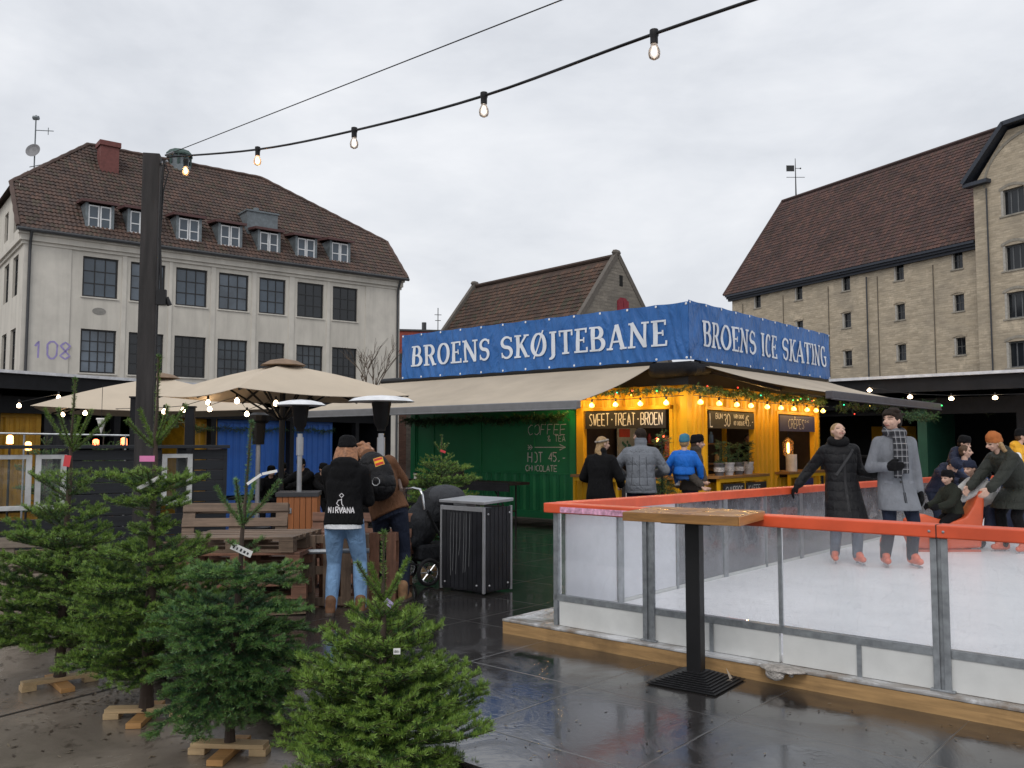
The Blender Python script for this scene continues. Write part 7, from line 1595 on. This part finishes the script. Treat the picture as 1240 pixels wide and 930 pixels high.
for a, b, m_, lb_ in ((tlx(-40), tlx(48), M('shaded_yellow', (.5, .26, .012), .5, dirt=.4), 'yellow container at the far left under the black shed'), (tlx(52), tlx(90), M('container_black', (.02, .02, .024), .5), 'black container right of the far left yellow one'), (tlx(222), tlx(262), M('shaded_yellow'), 'narrow yellow container directly beside the blue one'), (tlx(263), tlx(402), BLU, 'blue container under the black shed behind the seated guests')):  # darker yellow copy: the shade under the roof is painted into its colour
    q = tlm @ V((a, .78, 0)); lcont(lb_, q, b - a, m_, rzl, 2.35)
gy = [tuple(tlm @ V((tlx(px), .6, 2.1))) for px in (225, 265, 300, 335, 370, 400)]; garland('fir garland along the top of the blue container', gy, 101, .16)
gy = [tuple(at(px, py, 15.5)) for px, py in ((198, 500), (225, 512), (250, 520))]; garland('fir garland hanging below the left edge of the near parasol', gy, 102, .14)
# shed lamps on the right
ssl = thing('string_light', 'string of warm bulbs inside the right black shed', 'string light', (0, 0, 0))
bq = [at(*q) for q in ((1053, 472, 21.5), (1102, 480, 21), (1152, 482, 20.5), (1205, 481, 20), (1252, 480, 19.5))]
mb = MB(); mb.tube([q + V((0, 0, .06)) for q in bq], .007, 5); mb.build('cable', STEELK, ssl)
for q in bq: bulb(ssl, q + V((0, 0, .08)), 1.7, M('bulb_soft2')); plight(q + V((0, -.1, -.05)), 1.2, (1, .7, .42), .05)
wl = [at(1205 + 12 * math.cos(a), 497 + 14 * math.sin(a), 21.5) for a in [i * .45 for i in range(1, 7)]]
garland('thin drooping garland of small dark cones in the right shed', [tuple(at(q[0], q[1], 21.5)) for q in ((1186, 478), (1188, 492), (1196, 503), (1205, 500), (1209, 485))], 103, .05, dens=60, sag=0)
# glimpse of tables and glowing lamps on the left terrace behind the fence
for i, (px, py, lb_) in enumerate(((12, 533, 'small glowing orange table lamp at the far left behind the fence'), (34, 541, 'second small glowing table lamp behind the fence'), (116, 538, 'red glowing heater bar lamp behind the fence, left one'), (150, 536, 'red glowing heater bar lamp behind the fence by the pole'))):
    q = at(px, py, 13.5); t = thing('table_lamp', lb_, 'lamp', (q.x, 13.5, 0)); mb = MB(); mb.lathe([(.03, q.z - .06), (.05, q.z - .05), (.045, q.z + .06), (.02, q.z + .08)], 10); mb.build('lamp_shade', M('lamp_orange%d' % (i // 2), (1, .4, .15), .5, emit=((1, .45, .15), (1, .16, .06))[i // 2], es=5), t); mb = MB(); mb.tube([(0, 0, .0), (0, 0, q.z - .05)], .02, 6); mb.lathe([(.16, 0), (.16, .03)], 12); mb.build('stem', STEELK, t)
t = thing('guard_rail', 'thin steel guard rail on posts behind the black fence', 'railing', (-8.2, 12.0, 0), R(6)); mb = MB(); mb.tube([(0, 0, 1.78), (2.9, 0, 1.73)], .014, 6); mb.build('rail', GALV, t)
for i in range(3): mb = MB(); mb.tube([(.1 + 1.35 * i, 0, 0), (.1 + 1.35 * i, 0, 1.74)], .014, 6); mb.build('post', GALV, t)
q = at(150, 560, 12.6); f6 = fir('small dark fir in a tub behind the black fence', (q.x - .3, 12.6, .0), 1.9, [(1.7, 4, .14, 40, .8), (1.5, 5, .3, 15, 1), (1.25, 6, .38, 8, 1), (1.0, 6, .42, 4, 1), (.7, 6, .45, 0, 1)], .4, 77, mats=NDB, dens=140, wd=.007, stand=True, group=None)
q = at(55, 590, 12.8); f7 = fir('dark bushy fir seen through the white framed fence window', (q.x, 12.8, 0), 1.75, [(1.6, 4, .14, 40, .8), (1.4, 6, .3, 15, 1), (1.15, 7, .42, 8, 1), (.9, 7, .48, 4, 1), (.65, 7, .5, 0, 1)], .4, 78, mats=NDB, dens=140, wd=.007, stand=True, group=None)
t = thing('paper_cone_ornament', 'white paper cone hanging behind the fence left of the pole', 'ornament', at(123, 508, 12.5)); mb = MB(); mb.lathe([(.075, .0), (.07, .02), (.004, -.2)], 10); mb.build('cone', M('paper_white'), t); mb = MB(); mb.tube([(0, 0, .0), (0, 0, .5)], .004, 4); mb.build('string', STEELK, t)
# dark bench with guests, and a black post by the pole
t = thing('guest_bench', 'long dark bench the guests sit on under the parasol', 'bench', (at(350, 600, 19).x, 19.05, 0), R(-8)); mb = MB(); mb.span((-1.3, -.25, .4), (1.6, .2, .46)); mb.build('seat', TAR, t)
for x in (-1.1, 1.4): mb = MB(); mb.span((x - .04, -.2, 0), (x + .04, .15, .399)); mb.build('leg', TAR, t)
for px, d, h_, lb_ in ((163, 12.2, 2.25, 'black square post left of the timber pole'), (229, 13.0, 2.15, 'black square post right of the timber pole')):
    q = at(px, 560, d); t = thing('square_post', lb_, 'post', (q.x, d, 0), R(10)); mb = MB(); mb.box((0, 0, h_ / 2), (.13, .13, h_)); mb.build('shaft', TAR, t, bevel=.006); mb = MB(); mb.box((0, 0, h_ + .012), (.16, .16, .022)); mb.build('cap', TAR, t)
# bright end wall seen between the parasol and the kiosk
